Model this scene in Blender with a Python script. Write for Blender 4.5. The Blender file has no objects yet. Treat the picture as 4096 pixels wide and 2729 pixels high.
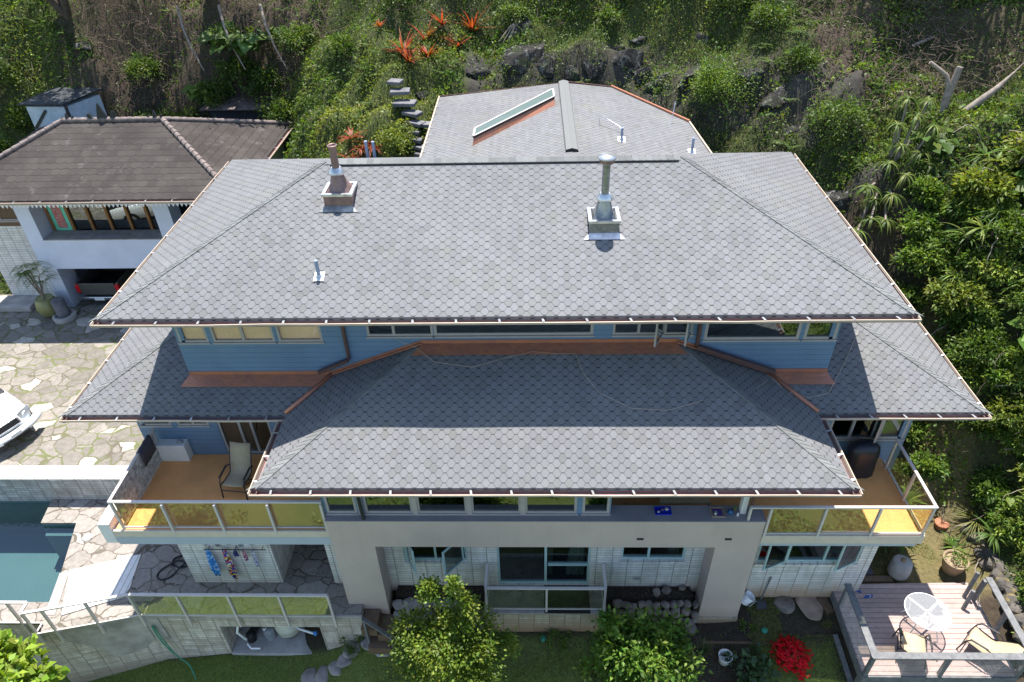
import bpy, bmesh, math, random
import numpy as np
from mathutils import Vector, Matrix
R_ = math.radians
random.seed(7); rng = np.random.default_rng(11)
scene = bpy.context.scene
COL = scene.collection
# ---------------- camera, sky, sun, exposure ----------------
cam_d = bpy.data.cameras.new('camera'); cam = bpy.data.objects.new('camera', cam_d); COL.objects.link(cam)
r = Vector((0.9995598, 0.0195036, -0.0223574)); u = -Vector((-0.0060411, -0.6039775, -0.7969785)); b = -Vector((-0.0290476, 0.7967627, -0.6035938))
m = Matrix((r, u, b)).transposed().to_4x4(); m.translation = (0, 0, 16.7); cam.matrix_world = m
cam_d.sensor_width = 36; cam_d.sensor_fit = 'HORIZONTAL'; cam_d.lens = 2818.6/4096*36
cam_d.clip_start = 0.2; cam_d.clip_end = 2000
scene.camera = cam
world = bpy.data.worlds.new('World'); scene.world = world; world.use_nodes = True
wn = world.node_tree; bg = wn.nodes['Background']
sky = wn.nodes.new('ShaderNodeTexSky'); sky.sky_type = 'NISHITA'; sky.sun_disc = False
sky.sun_elevation = R_(72.9); sky.sun_rotation = 0.0; sky.air_density = 1.0; sky.dust_density = 0.6; sky.ozone_density = 1.2
wn.links.new(sky.outputs[0], bg.inputs[0]); bg.inputs[1].default_value = 0.125
sun_d = bpy.data.lights.new('sun', 'SUN'); sun = bpy.data.objects.new('sun', sun_d); COL.objects.link(sun)
sun_d.energy = 4.4; sun_d.angle = R_(0.53); sun_d.color = (1, 0.965, 0.91)
sun.rotation_euler = Vector((0.004, 0.308, 1.0)).normalized().to_track_quat('Z', 'Y').to_euler()
sun.location = (0, 20, 60)
scene.view_settings.view_transform = 'Standard'; scene.view_settings.look = 'None'
scene.view_settings.exposure = 1.22; scene.view_settings.gamma = 1; scene.view_settings.use_curve_mapping = False
try:
    scene.cycles.max_bounces = 6; scene.cycles.transparent_max_bounces = 10; scene.cycles.diffuse_bounces = 3
    scene.cycles.glossy_bounces = 3; scene.cycles.transmission_bounces = 4; scene.cycles.caustics_reflective = False; scene.cycles.caustics_refractive = False
except Exception: pass

# ---------------- node helper ----------------
class NT:
    def __init__(s, name):
        s.m = bpy.data.materials.new(name); s.m.use_nodes = True; s.t = s.m.node_tree
        s.p = s.t.nodes['Principled BSDF']; s.out = s.t.nodes['Material Output']
    def n(s, ty, **k):
        x = s.t.nodes.new(ty)
        for a, v in k.items(): setattr(x, a, v)
        return x
    def put(s, sock, v):
        if v is None: return
        if isinstance(v, bpy.types.NodeSocket): s.t.links.new(v, sock)
        elif isinstance(v, (tuple, list)):
            v = tuple(v)
            if len(sock.default_value) == 4 and len(v) == 3: v = v + (1,)
            sock.default_value = v
        else: sock.default_value = v
    def uv(s): return s.n('ShaderNodeTexCoord').outputs['UV']
    def obj(s): return s.n('ShaderNodeTexCoord').outputs['Object']
    def geo(s): return s.n('ShaderNodeNewGeometry')
    def pos(s): return s.geo().outputs['Position']
    def mt(s, op, a, b=None, c=None, clamp=False):
        x = s.n('ShaderNodeMath', operation=op); x.use_clamp = clamp
        s.put(x.inputs[0], a); s.put(x.inputs[1], b)
        if c is not None: s.put(x.inputs[2], c)
        return x.outputs[0]
    def vm(s, op, a, b=None):
        x = s.n('ShaderNodeVectorMath', operation=op); s.put(x.inputs[0], a)
        if b is not None: s.put(x.inputs[1], b)
        return x.outputs[0]
    def sep(s, v):
        x = s.n('ShaderNodeSeparateXYZ'); s.put(x.inputs[0], v); return x.outputs
    def comb(s, a, b, c=0.0):
        x = s.n('ShaderNodeCombineXYZ'); s.put(x.inputs[0], a); s.put(x.inputs[1], b); s.put(x.inputs[2], c); return x.outputs[0]
    def noise(s, v, scale, detail=3, rough=.55, col=False):
        x = s.n('ShaderNodeTexNoise'); s.put(x.inputs['Vector'], v); x.inputs['Scale'].default_value = scale
        x.inputs['Detail'].default_value = detail; x.inputs['Roughness'].default_value = rough
        return x.outputs['Color' if col else 'Fac']
    def white(s, v, col=False):
        x = s.n('ShaderNodeTexWhiteNoise'); x.noise_dimensions = '3D'; s.put(x.inputs[0], v); return x.outputs['Color' if col else 'Value']
    def vor(s, v, scale, feat='F1', rnd=1.0):
        x = s.n('ShaderNodeTexVoronoi', feature=feat); s.put(x.inputs['Vector'], v); x.inputs['Scale'].default_value = scale
        x.inputs['Randomness'].default_value = rnd; return x.outputs
    def mr(s, v, a, b, c=0.0, d=1.0, smooth=False):
        x = s.n('ShaderNodeMapRange'); x.interpolation_type = 'SMOOTHSTEP' if smooth else 'LINEAR'
        s.put(x.inputs[0], v)
        for i, q in enumerate((a, b, c, d)): s.put(x.inputs[i+1], q)
        return x.outputs[0]
    def mix(s, f, a, b, mode='MIX'):
        x = s.n('ShaderNodeMix', data_type='RGBA', blend_type=mode); s.put(x.inputs[0], f); s.put(x.inputs[6], a); s.put(x.inputs[7], b)
        return x.outputs[2]
    def scale(s, v, k):
        x = s.n('ShaderNodeVectorMath', operation='MULTIPLY'); s.put(x.inputs[0], v); x.inputs[1].default_value = k; return x.outputs[0]
    def bump(s, h, strength=.4, dist=.01):
        x = s.n('ShaderNodeBump'); x.inputs['Strength'].default_value = strength; x.inputs['Distance'].default_value = dist
        s.put(x.inputs['Height'], h); s.put(s.p.inputs['Normal'], x.outputs[0])
    def fin(s, col=None, rough=None, metal=None, spec=None):
        s.put(s.p.inputs['Base Color'], col); s.put(s.p.inputs['Roughness'], rough); s.put(s.p.inputs['Metallic'], metal)
        s.put(s.p.inputs['Specular IOR Level'], spec)
        return s.m

def simple(name, col, rough=.6, metal=0.0, var=.18, scale=3.0, spec=.5, bump=0, fine=0.0):
    N = NT(name); p = N.pos()
    f = N.noise(p, scale, 4); k = N.mr(f, .3, .7, 1-var, 1+var)
    c = N.mix(1.0, col, N.comb(k, k, k), 'MULTIPLY')
    if fine:
        g = N.mr(N.noise(p, 60, 2), .3, .7, 1-fine, 1+fine); c = N.mix(1.0, c, N.comb(g, g, g), 'MULTIPLY')
    if bump: N.bump(N.noise(p, 25, 4), bump, .01)
    return N.fin(c, rough, metal, spec)

def shingle_mat(name, base, P=.252, Q=.222, lichen=.5, dark=.25, linek=.28):
    N = NT(name); uv = N.uv(); X, Y, _ = N.sep(uv)
    wob = N.noise(N.pos(), .7, 2); 
    px = N.mt('DIVIDE', X, P); py = N.mt('ADD', N.mt('DIVIDE', Y, Q), N.mt('MULTIPLY', wob, .05))
    ax = N.mt('SUBTRACT', N.mt('FRACT', px), .5); ay = N.mt('SUBTRACT', N.mt('FRACT', py), .5)
    d = N.mt('SUBTRACT', N.mt('SUBTRACT', .386, N.mt('ABSOLUTE', ax)), N.mt('MULTIPLY', N.mt('ABSOLUTE', ay), .544))
    inA = N.mt('GREATER_THAN', d, 0.0)
    # cell ids
    idA = N.comb(N.mt('FLOOR', px), N.mt('FLOOR', py), 0.0)
    idB = N.comb(N.mt('FLOOR', N.mt('ADD', px, .5)), N.mt('FLOOR', N.mt('ADD', py, .5)), 7.3)
    idc = N.mix(inA, idB, idA)
    rn = N.white(idc); rn2 = N.white(N.vm('ADD', idc, (3.1, 9.2, 1.7)))
    diag = N.mr(N.mt('ABSOLUTE', d), .018, .048, 1.0, 0.0)
    hA = N.mt('MULTIPLY', inA, N.mt('ADD', ay, .5))            # 0 at A bottom edge
    hB = N.mt('ABSOLUTE', ay)
    lowA = N.mr(N.mt('ADD', ay, .5), .03, .10, 1.0, 0.0)
    hiA = N.mr(N.mt('SUBTRACT', .5, ay), .0, .03, 1.0, 0.0)
    eA = N.mt('MULTIPLY', inA, N.mt('MAXIMUM', lowA, hiA))
    eB = N.mt('MULTIPLY', N.mt('SUBTRACT', 1.0, inA), N.mr(N.mt('ABSOLUTE', N.mt('SUBTRACT', ay, .02)), .03, .10, 1.0, 0.0))
    hor = N.mt('MAXIMUM', eA, eB)
    vr = N.mr(rn, 0, 1, 1-dark*.30, 1+dark*.22)
    odd = N.mt('GREATER_THAN', rn2, .86)
    c = N.mix(1.0, base, N.comb(vr, vr, vr), 'MULTIPLY')
    c = N.mix(N.mt('MULTIPLY', odd, .45), c, (base[0]*.74, base[1]*.74, base[2]*.66))
    big = N.mr(N.noise(N.pos(), .35, 4, .6), .35, .7, .93, 1.07); c = N.mix(1.0, c, N.comb(big, big, big), 'MULTIPLY')
    sp = N.noise(N.pos(), 90, 2, .7); g = N.mr(sp, .25, .75, .82, 1.18); c = N.mix(1.0, c, N.comb(g, g, g), 'MULTIPLY')
    if lichen:
        ln = N.mt('MULTIPLY', N.mr(N.noise(N.pos(), .9, 5, .65), .52, .72, 0, 1), lichen); c = N.mix(ln, c, (base[0]*1.06, base[1]*1.08, base[2]*.86)); st_ = N.mr(N.noise(N.comb(N.mt('MULTIPLY', X, 3.0), N.mt('MULTIPLY', Y, .35), 0.0), 1.0, 4, .6),   .46, .72, 0, .32); c = N.mix(st_, c, (base[0]*.72, base[1]*.72, base[2]*.74))
    c = N.mix(N.mt('MULTIPLY', diag, .55), c, (base[0]*linek, base[1]*linek, base[2]*linek))
    c = N.mix(N.mt('MULTIPLY', hor, .88), c, (.012, .013, .018))
    N.bump(N.mt('SUBTRACT', N.mt('MULTIPLY', sp, .12), N.mt('ADD', hor, N.mt('MULTIPLY', diag, .5))), .5, .008)
    return N.fin(c, .88, 0, .35)

def block_mat(name, base, stain, stain_amt, z0, z1, bx=.405, bz=.102, dirt=(.16, .12, .08)):
    N = NT(name); X, Y, _ = N.sep(N.uv())
    px = N.mt('DIVIDE', X, bx); py = N.mt('DIVIDE', Y, bz)
    wob = N.mt('MULTIPLY', N.mt('SUBTRACT', N.noise(N.pos(), 9, 2), .5), .12)
    fx = N.mt('ABSOLUTE', N.mt('SUBTRACT', N.mt('FRACT', px), .5)); fy = N.mt('ABSOLUTE', N.mt('SUBTRACT', N.mt('FRACT', N.mt('ADD', py, wob)), .5))
    jx = N.mr(fx, .462, .486, 0, 1); jy = N.mr(fy, .33, .45, 0, 1)
    rid = N.white(N.comb(N.mt('FLOOR', px), N.mt('FLOOR', py), 1.0)); vr = N.mr(rid, 0, 1, 1-.13-.16*(stain_amt > .6), 1.09)
    c = N.mix(1.0, base, N.comb(vr, vr, vr), 'MULTIPLY')
    c = N.mix(N.mt('MULTIPLY', jy, .6), c, (base[0]*.38, base[1]*.36, base[2]*.33)); c = N.mix(N.mt('MULTIPLY', jx, .8), c, (base[0]*.2, base[1]*.19, base[2]*.17))
    Z = N.sep(N.pos())[2]
    ns = N.noise(N.scale(N.pos(), (1, 1, .5)), 3.2, 6, .68)
    f = N.mt('MULTIPLY', N.mr(ns, .38, .66, 0, 1), stain_amt)
    c = N.mix(f, c, stain)
    lo = N.mr(N.mt('ADD', Z, N.mt('MULTIPLY', N.mt('SUBTRACT', ns, .5), .9)), z0, z1, 1.0, 0.0, True)
    c = N.mix(N.mt('MULTIPLY', lo, .85), c, dirt)
    st = N.mr(N.noise(N.scale(N.pos(), (9, 9, .8)), 1.5, 4), .47, .72, 0, .35+.3*(stain_amt > .6)); c = N.mix(st, c, (base[0]*.5, base[1]*.47, base[2]*.42))
    N.bump(N.mt('SUBTRACT', N.mt('MULTIPLY', N.noise(N.pos(), 14, 4), .5), N.mt('ADD', jy, jx)), .55, .012)
    return N.fin(c, .85, 0, .3)

def flag_mat(name, cA, cB, pale, joint, scale=1.1, pale_amt=.84, jw=.05, mossn=.5):
    N = NT(name); p = N.pos(); w = N.noise(p, 1.6, 3, .6, True); p2 = N.vm('ADD', p, N.scale(w, (.45, .45, .0)))
    p2 = N.scale(p2, (1, 1.25, 0))
    v1 = N.vor(p2, scale, 'DISTANCE_TO_EDGE'); v2 = N.vor(p2, scale, 'F1')
    h = N.white(N.scale(v2['Color'], (13, 17, 19)))
    c = N.mix(N.sep(v2['Color'])[0], cA, cB)
    c = N.mix(N.mt('GREATER_THAN', h, pale_amt), c, pale)
    tn = N.mr(N.noise(p, 7, 6, .65), .3, .75, .72, 1.2); c = N.mix(1.0, c, N.comb(tn, tn, tn), 'MULTIPLY')
    jn = N.mt('MULTIPLY', N.mr(N.noise(p, 2.3, 4), .35, .65, .25, 1.5), jw)
    e = N.mr(v1['Distance'], N.mt('MULTIPLY', jn, .6), jn, 1, 0)
    j = N.mix(N.mr(N.noise(p, 1.1, 3), .5-.2*mossn, .8-.3*mossn, 0, 1), (.12, .10, .075), joint)
    c = N.mix(e, c, j)
    N.bump(N.mt('ADD', N.mt('MULTIPLY', N.noise(p, 9, 5), .4), N.mr(v1['Distance'], 0, .06, 0, .8)), .5, .02)
    return N.fin(c, .85, 0, .3)

def fres(N, f0=.04):
    """Schlick reflectance that treats both sides of a thin sheet alike"""
    gg = N.geo(); d = N.n('ShaderNodeVectorMath', operation='DOT_PRODUCT'); N.put(d.inputs[0], gg.outputs['Incoming']); N.put(d.inputs[1], gg.outputs['Normal'])
    k = N.mt('SUBTRACT', 1.0, N.mt('ABSOLUTE', d.outputs['Value']), clamp=True); return N.mt('ADD', f0, N.mt('MULTIPLY', N.mt('POWER', k, 5.0), 1-f0))
def glass_mat(name, tint, refl=.0, rough=.01, ior=1.5, boost=1.0):
    N = NT(name); N.t.nodes.remove(N.p)
    tr = N.n('ShaderNodeBsdfTransparent'); tr.inputs[0].default_value = tint+(1,)
    gl = N.n('ShaderNodeBsdfGlossy'); gl.inputs['Roughness'].default_value = rough; gl.inputs[0].default_value = (.95, 1, .97, 1)
    f = N.mt('ADD', N.mt('MULTIPLY', fres(N), boost), refl, clamp=True)
    mx = N.n('ShaderNodeMixShader'); N.put(mx.inputs[0], f); N.t.links.new(tr.outputs[0], mx.inputs[1]); N.t.links.new(gl.outputs[0], mx.inputs[2])
    N.t.links.new(mx.outputs[0], N.out.inputs[0]); return N.m

def leaf_mat(name, trans=.35, rough=.5, spec=.35):
    N = NT(name); a = N.n('ShaderNodeAttribute', attribute_name='Col').outputs['Color']
    N.put(N.p.inputs['Base Color'], a); N.p.inputs['Roughness'].default_value = rough; N.p.inputs['Specular IOR Level'].default_value = spec
    t = N.n('ShaderNodeBsdfTranslucent'); N.put(t.inputs[0], N.mix(1.0, a, (1.3, 1.25, .5), 'MULTIPLY'))
    mx = N.n('ShaderNodeMixShader'); mx.inputs[0].default_value = trans
    N.t.links.new(N.p.outputs[0], mx.inputs[1]); N.t.links.new(t.outputs[0], mx.inputs[2]); N.t.links.new(mx.outputs[0], N.out.inputs[0]); return N.m

M = {}
M['shingle'] = shingle_mat('grey_shingle', (.170, .169, .172))
M['cap'] = None
def cap_mat():
    N = NT('hip_cap_shingle'); g = N.geo(); k = N.mr(g.outputs['Random Per Island'], 0, 1, .74, 1.12)
    c = N.mix(1.0, (.175, .178, .172), N.comb(k, k, k), 'MULTIPLY'); s = N.mr(N.noise(N.pos(), 80, 2), .3, .7, .85, 1.15)
    c = N.mix(1.0, c, N.comb(s, s, s), 'MULTIPLY'); return N.fin(c, .9, 0, .3)
M['cap'] = cap_mat()
M['brown_shingle'] = None
def brown_roof():
    N = NT('brown_shingle'); X, Y, _ = N.sep(N.uv()); P, Q = .34, .30
    row = N.mt('FLOOR', N.mt('DIVIDE', Y, Q)); px = N.mt('ADD', N.mt('DIVIDE', X, P), N.mt('MULTIPLY', N.mt('FLOORED_MODULO', row, 2.0), .5))
    fx = N.mt('FRACT', px); ax = N.mt('ABSOLUTE', N.mt('SUBTRACT', fx, .5))
    fy = N.mt('SUBTRACT', N.mt('FRACT', N.mt('DIVIDE', Y, Q)), N.mt('MULTIPLY', ax, .35))
    ln = N.mr(N.mt('ABSOLUTE', fy), .02, .09, 1, 0)
    vl = N.mt('MULTIPLY', N.mr(N.mt('SUBTRACT', .5, ax), .0, .03, 1, 0), .4)
    n1 = N.noise(N.pos(), .5, 6, .65); n2 = N.noise(N.pos(), 2.2, 6, .7)
    c = N.mix(N.mr(n1, .3, .7, 0, 1), (.040, .033, .030), (.070, .060, .053)); c = N.mix(N.mt('MULTIPLY', N.mr(n2, .58, .75, 0, 1), .55), c, (.17, .16, .15))
    rid = N.white(N.comb(N.mt('FLOOR', px), row, 0.0)); k = N.mr(rid, 0, 1, .85, 1.12); c = N.mix(1.0, c, N.comb(k, k, k), 'MULTIPLY')
    c = N.mix(N.mt('MULTIPLY', N.mt('MAXIMUM', ln, vl), .75), c, (.022, .018, .016)); N.bump(N.mt('SUBTRACT', 0.0, ln), .4, .01)
    return N.fin(c, .9, 0, .25)
M['brown_shingle'] = brown_roof()
def siding():
    N = NT('blue_lap_siding'); Z = N.sep(N.pos())[2]; f = N.mt('FRACT', N.mt('DIVIDE', Z, .155))
    l = N.mr(f, .0, .09, 1, 0); g = N.noise(N.scale(N.pos(), (1.2, 1.2, 30)), 2, 4); k = N.mr(g, .3, .7, .93, 1.07)  # dark line at each board edge: lap shadow drawn into the siding colour
    bn = N.mr(N.noise(N.pos(), .8, 4), .3, .7, .9, 1.08)
    c = N.mix(1.0, (.135, .222, .335), N.comb(k, k, k), 'MULTIPLY'); c = N.mix(1.0, c, N.comb(bn, bn, bn), 'MULTIPLY'); ws_ = N.mr(N.noise(N.scale(N.pos(), (5, 5, .6)), 1.3, 4), .5, .8, 0, .3); c = N.mix(ws_, c, (.17, .26, .33)); c = N.mix(N.mt('MULTIPLY', l, .6), c, (.03, .07, .11))
    N.bump(f, .8, .02); return N.fin(c, .55, 0, .4)
M['siding'] = siding()
M['block_white'] = block_mat('white_slump_block', (.78, .76, .72), (.40, .38, .33), .5, -.5, .32, dirt=(.42, .26, .13))
M['block_grey'] = block_mat('stained_grey_block', (.62, .60, .56), (.24, .22, .19), .75, -.9, .2, dirt=(.25, .21, .16))
M['block_brown'] = block_mat('weathered_slump_block', (.68, .62, .54), (.27, .21, .15), .65, -2.6, -1.7, dirt=(.24, .19, .13))
M['block_step'] = block_mat('rusty_slump_block', (.56, .50, .41), (.33, .24, .14), .7, -.9, -.25, dirt=(.27, .16, .08))
def stuccom():
    N = NT('beige_stucco'); p = N.pos(); k = N.mr(N.noise(p, 1.1, 5, .6), .3, .7, .93, 1.06); c = N.mix(1.0, (.52, .425, .365), N.comb(k, k, k), 'MULTIPLY')
    st = N.mr(N.noise(N.scale(p, (7, 7, .5)), 1.2, 4), .52, .8, 0, .22); c = N.mix(st, c, (.33, .29, .255)); Z = N.sep(p)[2]
    lo = N.mr(N.mt('ADD', Z, N.mt('MULTIPLY', N.noise(p, 5, 5), .5)), -.2, .25, .45, 0); c = N.mix(lo, c, (.34, .25, .17)); N.bump(N.noise(p, 40, 4), .2, .01); return N.fin(c, .85, 0, .3)
M['stucco'] = stuccom()
M['ledge'] = simple('ledge_paint', (.27, .25, .26), .7, var=.06, scale=4)
M['white_paint'] = simple('white_paint', (.74, .73, .70), .6, var=.06, scale=3)
M['bluewhite'] = simple('pale_blue_stucco', (.60, .64, .74), .75, var=.06, scale=1.5, fine=.04)
M['grey_beam'] = simple('grey_blue_fascia', (.42, .47, .52), .6, var=.05, scale=1.5)
M['beige_trim'] = simple('beige_trim', (.62, .53, .43), .5, var=.06, scale=5)
M['rail_metal'] = simple('powder_coated_rail', (.60, .54, .50), .45, var=.05, scale=6)
M['deck_orange'] = simple('orange_deck_coating', (.82, .37, .13), .55, var=.10, scale=1.6, fine=.05)
M['win_frame'] = simple('taupe_window_frame', (.38, .35, .33), .5, var=.06, scale=4)
M['green_frame'] = simple('pale_green_aluminium', (.42, .58, .56), .4, var=.06, scale=4)
M['copper'] = None
def copper(name, c1, c2, metal=.35, rough=.42):
    N = NT(name); n1 = N.noise(N.pos(), 3.5, 5, .6); n2 = N.noise(N.scale(N.pos(), (1, 1, 6)), 8, 4)
    c = N.mix(N.mr(n1, .3, .7, 0, 1), c1, c2); k = N.mr(n2, .3, .7, .85, 1.12); c = N.mix(1.0, c, N.comb(k, k, k), 'MULTIPLY')
    return N.fin(c, rough, metal, .5)
M['copper'] = copper('aged_copper', (.50, .21, .11), (.38, .17, .12))
M['copper_dark'] = copper('dark_copper', (.16, .085, .065), (.10, .06, .06), .3, .5)
M['gutter_in'] = copper('gutter_copper', (.30, .16, .14), (.20, .17, .16), .2, .6)
M['gutter_lip'] = simple('gutter_lip', (.50, .40, .30), .4, var=.08, scale=6)
M['zinc'] = simple('galvanised_metal', (.62, .62, .62), .35, .75, var=.3, scale=5)
M['zinc_dirty'] = copper('stained_zinc', (.42, .43, .40), (.12, .13, .14), .7, .38)
M['rust_copper'] = copper('rusty_pipe', (.34, .22, .18), (.17, .11, .11), .4, .5)
M['pipe_pvc'] = simple('bluish_vent_pipe', (.24, .30, .40), .5, var=.08)
M['black'] = simple('black_rubber', (.012, .012, .014), .6, var=.2)
M['dark_metal'] = simple('dark_metal', (.03, .032, .036), .45, .2, var=.2)
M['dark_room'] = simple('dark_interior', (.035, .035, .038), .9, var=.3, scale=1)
M['reflection_tan'] = simple('tan_reflection_backing', (.95, .64, .42), .8, var=.10, scale=2)  # tan sheet behind panes, its colour stands in for a warm reflection
M['curtain'] = simple('pale_curtain', (.55, .60, .52), .85, var=.12, scale=4)
M['glass_win'] = glass_mat('window_glass', (.62, .68, .68), .10, .01, 1.55, 1.5)
M['glass_tan'] = glass_mat('window_glass_clear', (.95, .95, .93), .0, .01, 1.5, .8)
M['glass_rail'] = glass_mat('railing_glass', (.95, .96, .87), .09, .01, 1.5, 1.5)
M['screen'] = glass_mat('window_screen', (.25, .28, .30), .03, .1)
M['driveway'] = flag_mat('driveway_flagstone', (.17, .15, .125), (.27, .24, .205), (.42, .385, .33), (.13, .145, .055), 1.75, .89, .055, .7)
M['patio'] = flag_mat('patio_flagstone', (.24, .21, .18), (.32, .285, .25), (.37, .335, .295), (.17, .145, .125), 1.7, .94, .035, .0)
M['concrete'] = simple('weathered_concrete', (.36, .33, .30), .85, var=.28, scale=2.5, bump=.3, fine=.08)
M['concrete_dark'] = simple('dark_stone', (.14, .135, .14), .85, var=.35, scale=3, bump=.4, fine=.1)
M['stone_tan'] = simple('tan_stone', (.27, .235, .21), .9, var=.35, scale=3.5, bump=.5, fine=.1)
M['stone_red'] = simple('reddish_stone', (.33, .235, .175), .9, var=.25, scale=3.5, bump=.4, fine=.1)
def rockm(name, a, b, lich, amt):
    N = NT(name); p = N.pos(); n1 = N.noise(p, 2.5, 7, .7); c = N.mix(N.mr(n1, .3, .7, 0, 1), a, b)
    n2 = N.noise(p, 4.5, 7, .75); c = N.mix(N.mt('MULTIPLY', N.mr(n2, .54, .6, 0, 1), amt), c, lich)
    n3 = N.noise(p, 1.1, 4); c = N.mix(N.mt('MULTIPLY', N.mr(n3, .52, .68, 0, 1), .5), c, (.05, .075, .018))
    N.bump(N.noise(p, 6, 8, .7), .9, .08); return N.fin(c, .92, 0, .25)
M['lava'] = rockm('lava_rock', (.014, .013, .013), (.05, .045, .04), (.26, .26, .24), .6)
M['rock_grey'] = rockm('garden_rock', (.13, .105, .09), (.30, .25, .21), (.30, .27, .24), .5)
M['rock_moss'] = rockm('mossy_wall_rock', (.05, .046, .044), (.17, .15, .13), (.34, .25, .07), .6)
M['wood_grey'] = None
def woodm(name, a, b, plank=None, axis=1):
    N = NT(name); p = N.pos(); g = N.noise(N.scale(p, (2, 2, 2)), 4, 6, .7); c = N.mix(N.mr(g, .3, .7, 0, 1), a, b)
    if plank:
        X = N.sep(p)[axis]; f = N.mt('FRACT', N.mt('DIVIDE', X, plank)); l = N.mr(f, .05, .13, 1, 0)
        rid = N.white(N.comb(N.mt('FLOOR', N.mt('DIVIDE', X, plank)), 0.0, 0.0)); k = N.mr(rid, 0, 1, .86, 1.1); c = N.mix(1.0, c, N.comb(k, k, k), 'MULTIPLY')
        gr = N.noise(N.scale(p, (1.5, 40, 1) if axis == 1 else (40, 1.5, 1)), 2, 4); k2 = N.mr(gr, .3, .7, .88, 1.1); c = N.mix(1.0, c, N.comb(k2, k2, k2), 'MULTIPLY')
        c = N.mix(N.mt('MULTIPLY', l, .9), c, (a[0]*.18, a[1]*.18, a[2]*.18)); N.bump(N.mt('SUBTRACT', 0.0, l), .5, .01)
    return N.fin(c, .8, 0, .3)
M['wood_grey'] = woodm('weathered_grey_wood', (.10, .105, .11), (.22, .215, .21))
M['deck_wood'] = woodm('pinkish_deck_boards', (.36, .262, .232), (.46, .345, .305), .142)
M['mat_boards'] = woodm('white_pool_cover_boards', (.74, .70, .64), (.86, .83, .78), .16, 0)
M['wood_dark'] = woodm('old_brown_wood', (.10, .065, .04), (.18, .12, .075))
M['wood_teak'] = woodm('varnished_brown_post', (.20, .09, .03), (.32, .16, .06))
M['bark'] = woodm('pale_bark', (.16, .125, .10), (.36, .30, .25))
M['bark_dark'] = woodm('dark_bark', (.05, .04, .03), (.13, .10, .08))
M['bamboo'] = woodm('slat_bench_wood', (.55, .42, .24), (.66, .53, .33))
M['canvas'] = simple('tan_sling_fabric', (.42, .33, .21), .8, var=.06, scale=8, fine=.08)
M['canvas_sun'] = simple('sand_sling_fabric', (.50, .38, .235), .8, var=.06, scale=8, fine=.08)
M['pot_olive'] = simple('glazed_olive_pot', (.22, .22, .08), .3, var=.25)
M['pot_tan'] = simple('terracotta_tan_pot', (.27, .19, .11), .6, var=.2)
M['pot_red'] = simple('terracotta_pot', (.36, .14, .07), .7, var=.15)
M['soil'] = simple('garden_soil', (.055, .038, .028), .95, var=.5, scale=6, bump=.8, fine=.35)
M['plastic_white'] = simple('white_plastic', (.75, .75, .74), .35, var=.05)
M['plastic_green'] = simple('green_plastic', (.03, .23, .15), .4, var=.1)
M['plastic_cream'] = simple('cream_plastic', (.55, .54, .44), .4, var=.1)
M['blue_glaze'] = simple('cobalt_glaze', (.01, .025, .42), .25, var=.1)
M['blue_pot'] = simple('blue_glazed_pot', (.01, .09, .22), .2, var=.2)
M['pvc_blue'] = simple('blue_pvc', (.04, .18, .5), .4, var=.1)
M['car_white'] = simple('white_car_paint', (.80, .82, .82), .15, var=.01)
M['car_dark'] = simple('dark_bronze_paint', (.10, .095, .08), .3, .2, var=.05)
M['chrome'] = simple('chrome', (.6, .62, .66), .2, .9, var=.05)
M['red_lens'] = simple('red_lens', (.55, .015, .02), .25, var=.05)
M['headlight'] = simple('clear_headlight', (.45, .47, .48), .12, .5, var=.3, scale=9)
M['blue_towel'] = simple('slate_towel', (.075, .07, .09), .95, var=.12, scale=8, fine=.15)
M['bbq_cover'] = simple('black_vinyl_cover', (.010, .013, .022), .42, var=.3, scale=2)
M['panel_green'] = simple('mint_green_panel', (.16, .62, .42), .5, var=.05)
M['panel_pink'] = simple('pink_relief', (.55, .17, .16), .6, var=.35, scale=14)
M['tar_roof'] = simple('black_felt_roof', (.028, .032, .036), .7, var=.35, scale=2, fine=.2)
M['ribbed'] = simple('mildewed_white_board', (.55, .62, .66), .7, var=.15, scale=3)
def frostm():
    N = NT('frosted_table_glass'); N.p.inputs['Base Color'].default_value = (.75, .76, .76, 1); N.p.inputs['Roughness'].default_value = .25
    tr = N.n('ShaderNodeBsdfTransparent'); mx = N.n('ShaderNodeMixShader'); mx.inputs[0].default_value = .22; N.t.links.new(tr.outputs[0], mx.inputs[1]); N.t.links.new(N.p.outputs[0], mx.inputs[2]); N.t.links.new(mx.outputs[0], N.out.inputs[0]); return N.m
def waterm():
    N = NT('pool_water'); N.t.nodes.remove(N.p)
    tr = N.n('ShaderNodeBsdfTransparent'); tr.inputs[0].default_value = (.62, .78, .78, 1)
    gl = N.n('ShaderNodeBsdfGlossy'); gl.inputs['Roughness'].default_value = .03
    b_ = N.n('ShaderNodeBump'); b_.inputs['Strength'].default_value = .25; b_.inputs['Distance'].default_value = .02; N.put(b_.inputs['Height'], N.noise(N.pos(), 7, 4)); N.t.links.new(b_.outputs[0], gl.inputs['Normal'])
    mx = N.n('ShaderNodeMixShader')
    N.put(mx.inputs[0], N.mt('ADD', fres(N, .02), .06)); N.t.links.new(tr.outputs[0], mx.inputs[1]); N.t.links.new(gl.outputs[0], mx.inputs[2]); N.t.links.new(mx.outputs[0], N.out.inputs[0]); return N.m
M['water'] = waterm()
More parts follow.
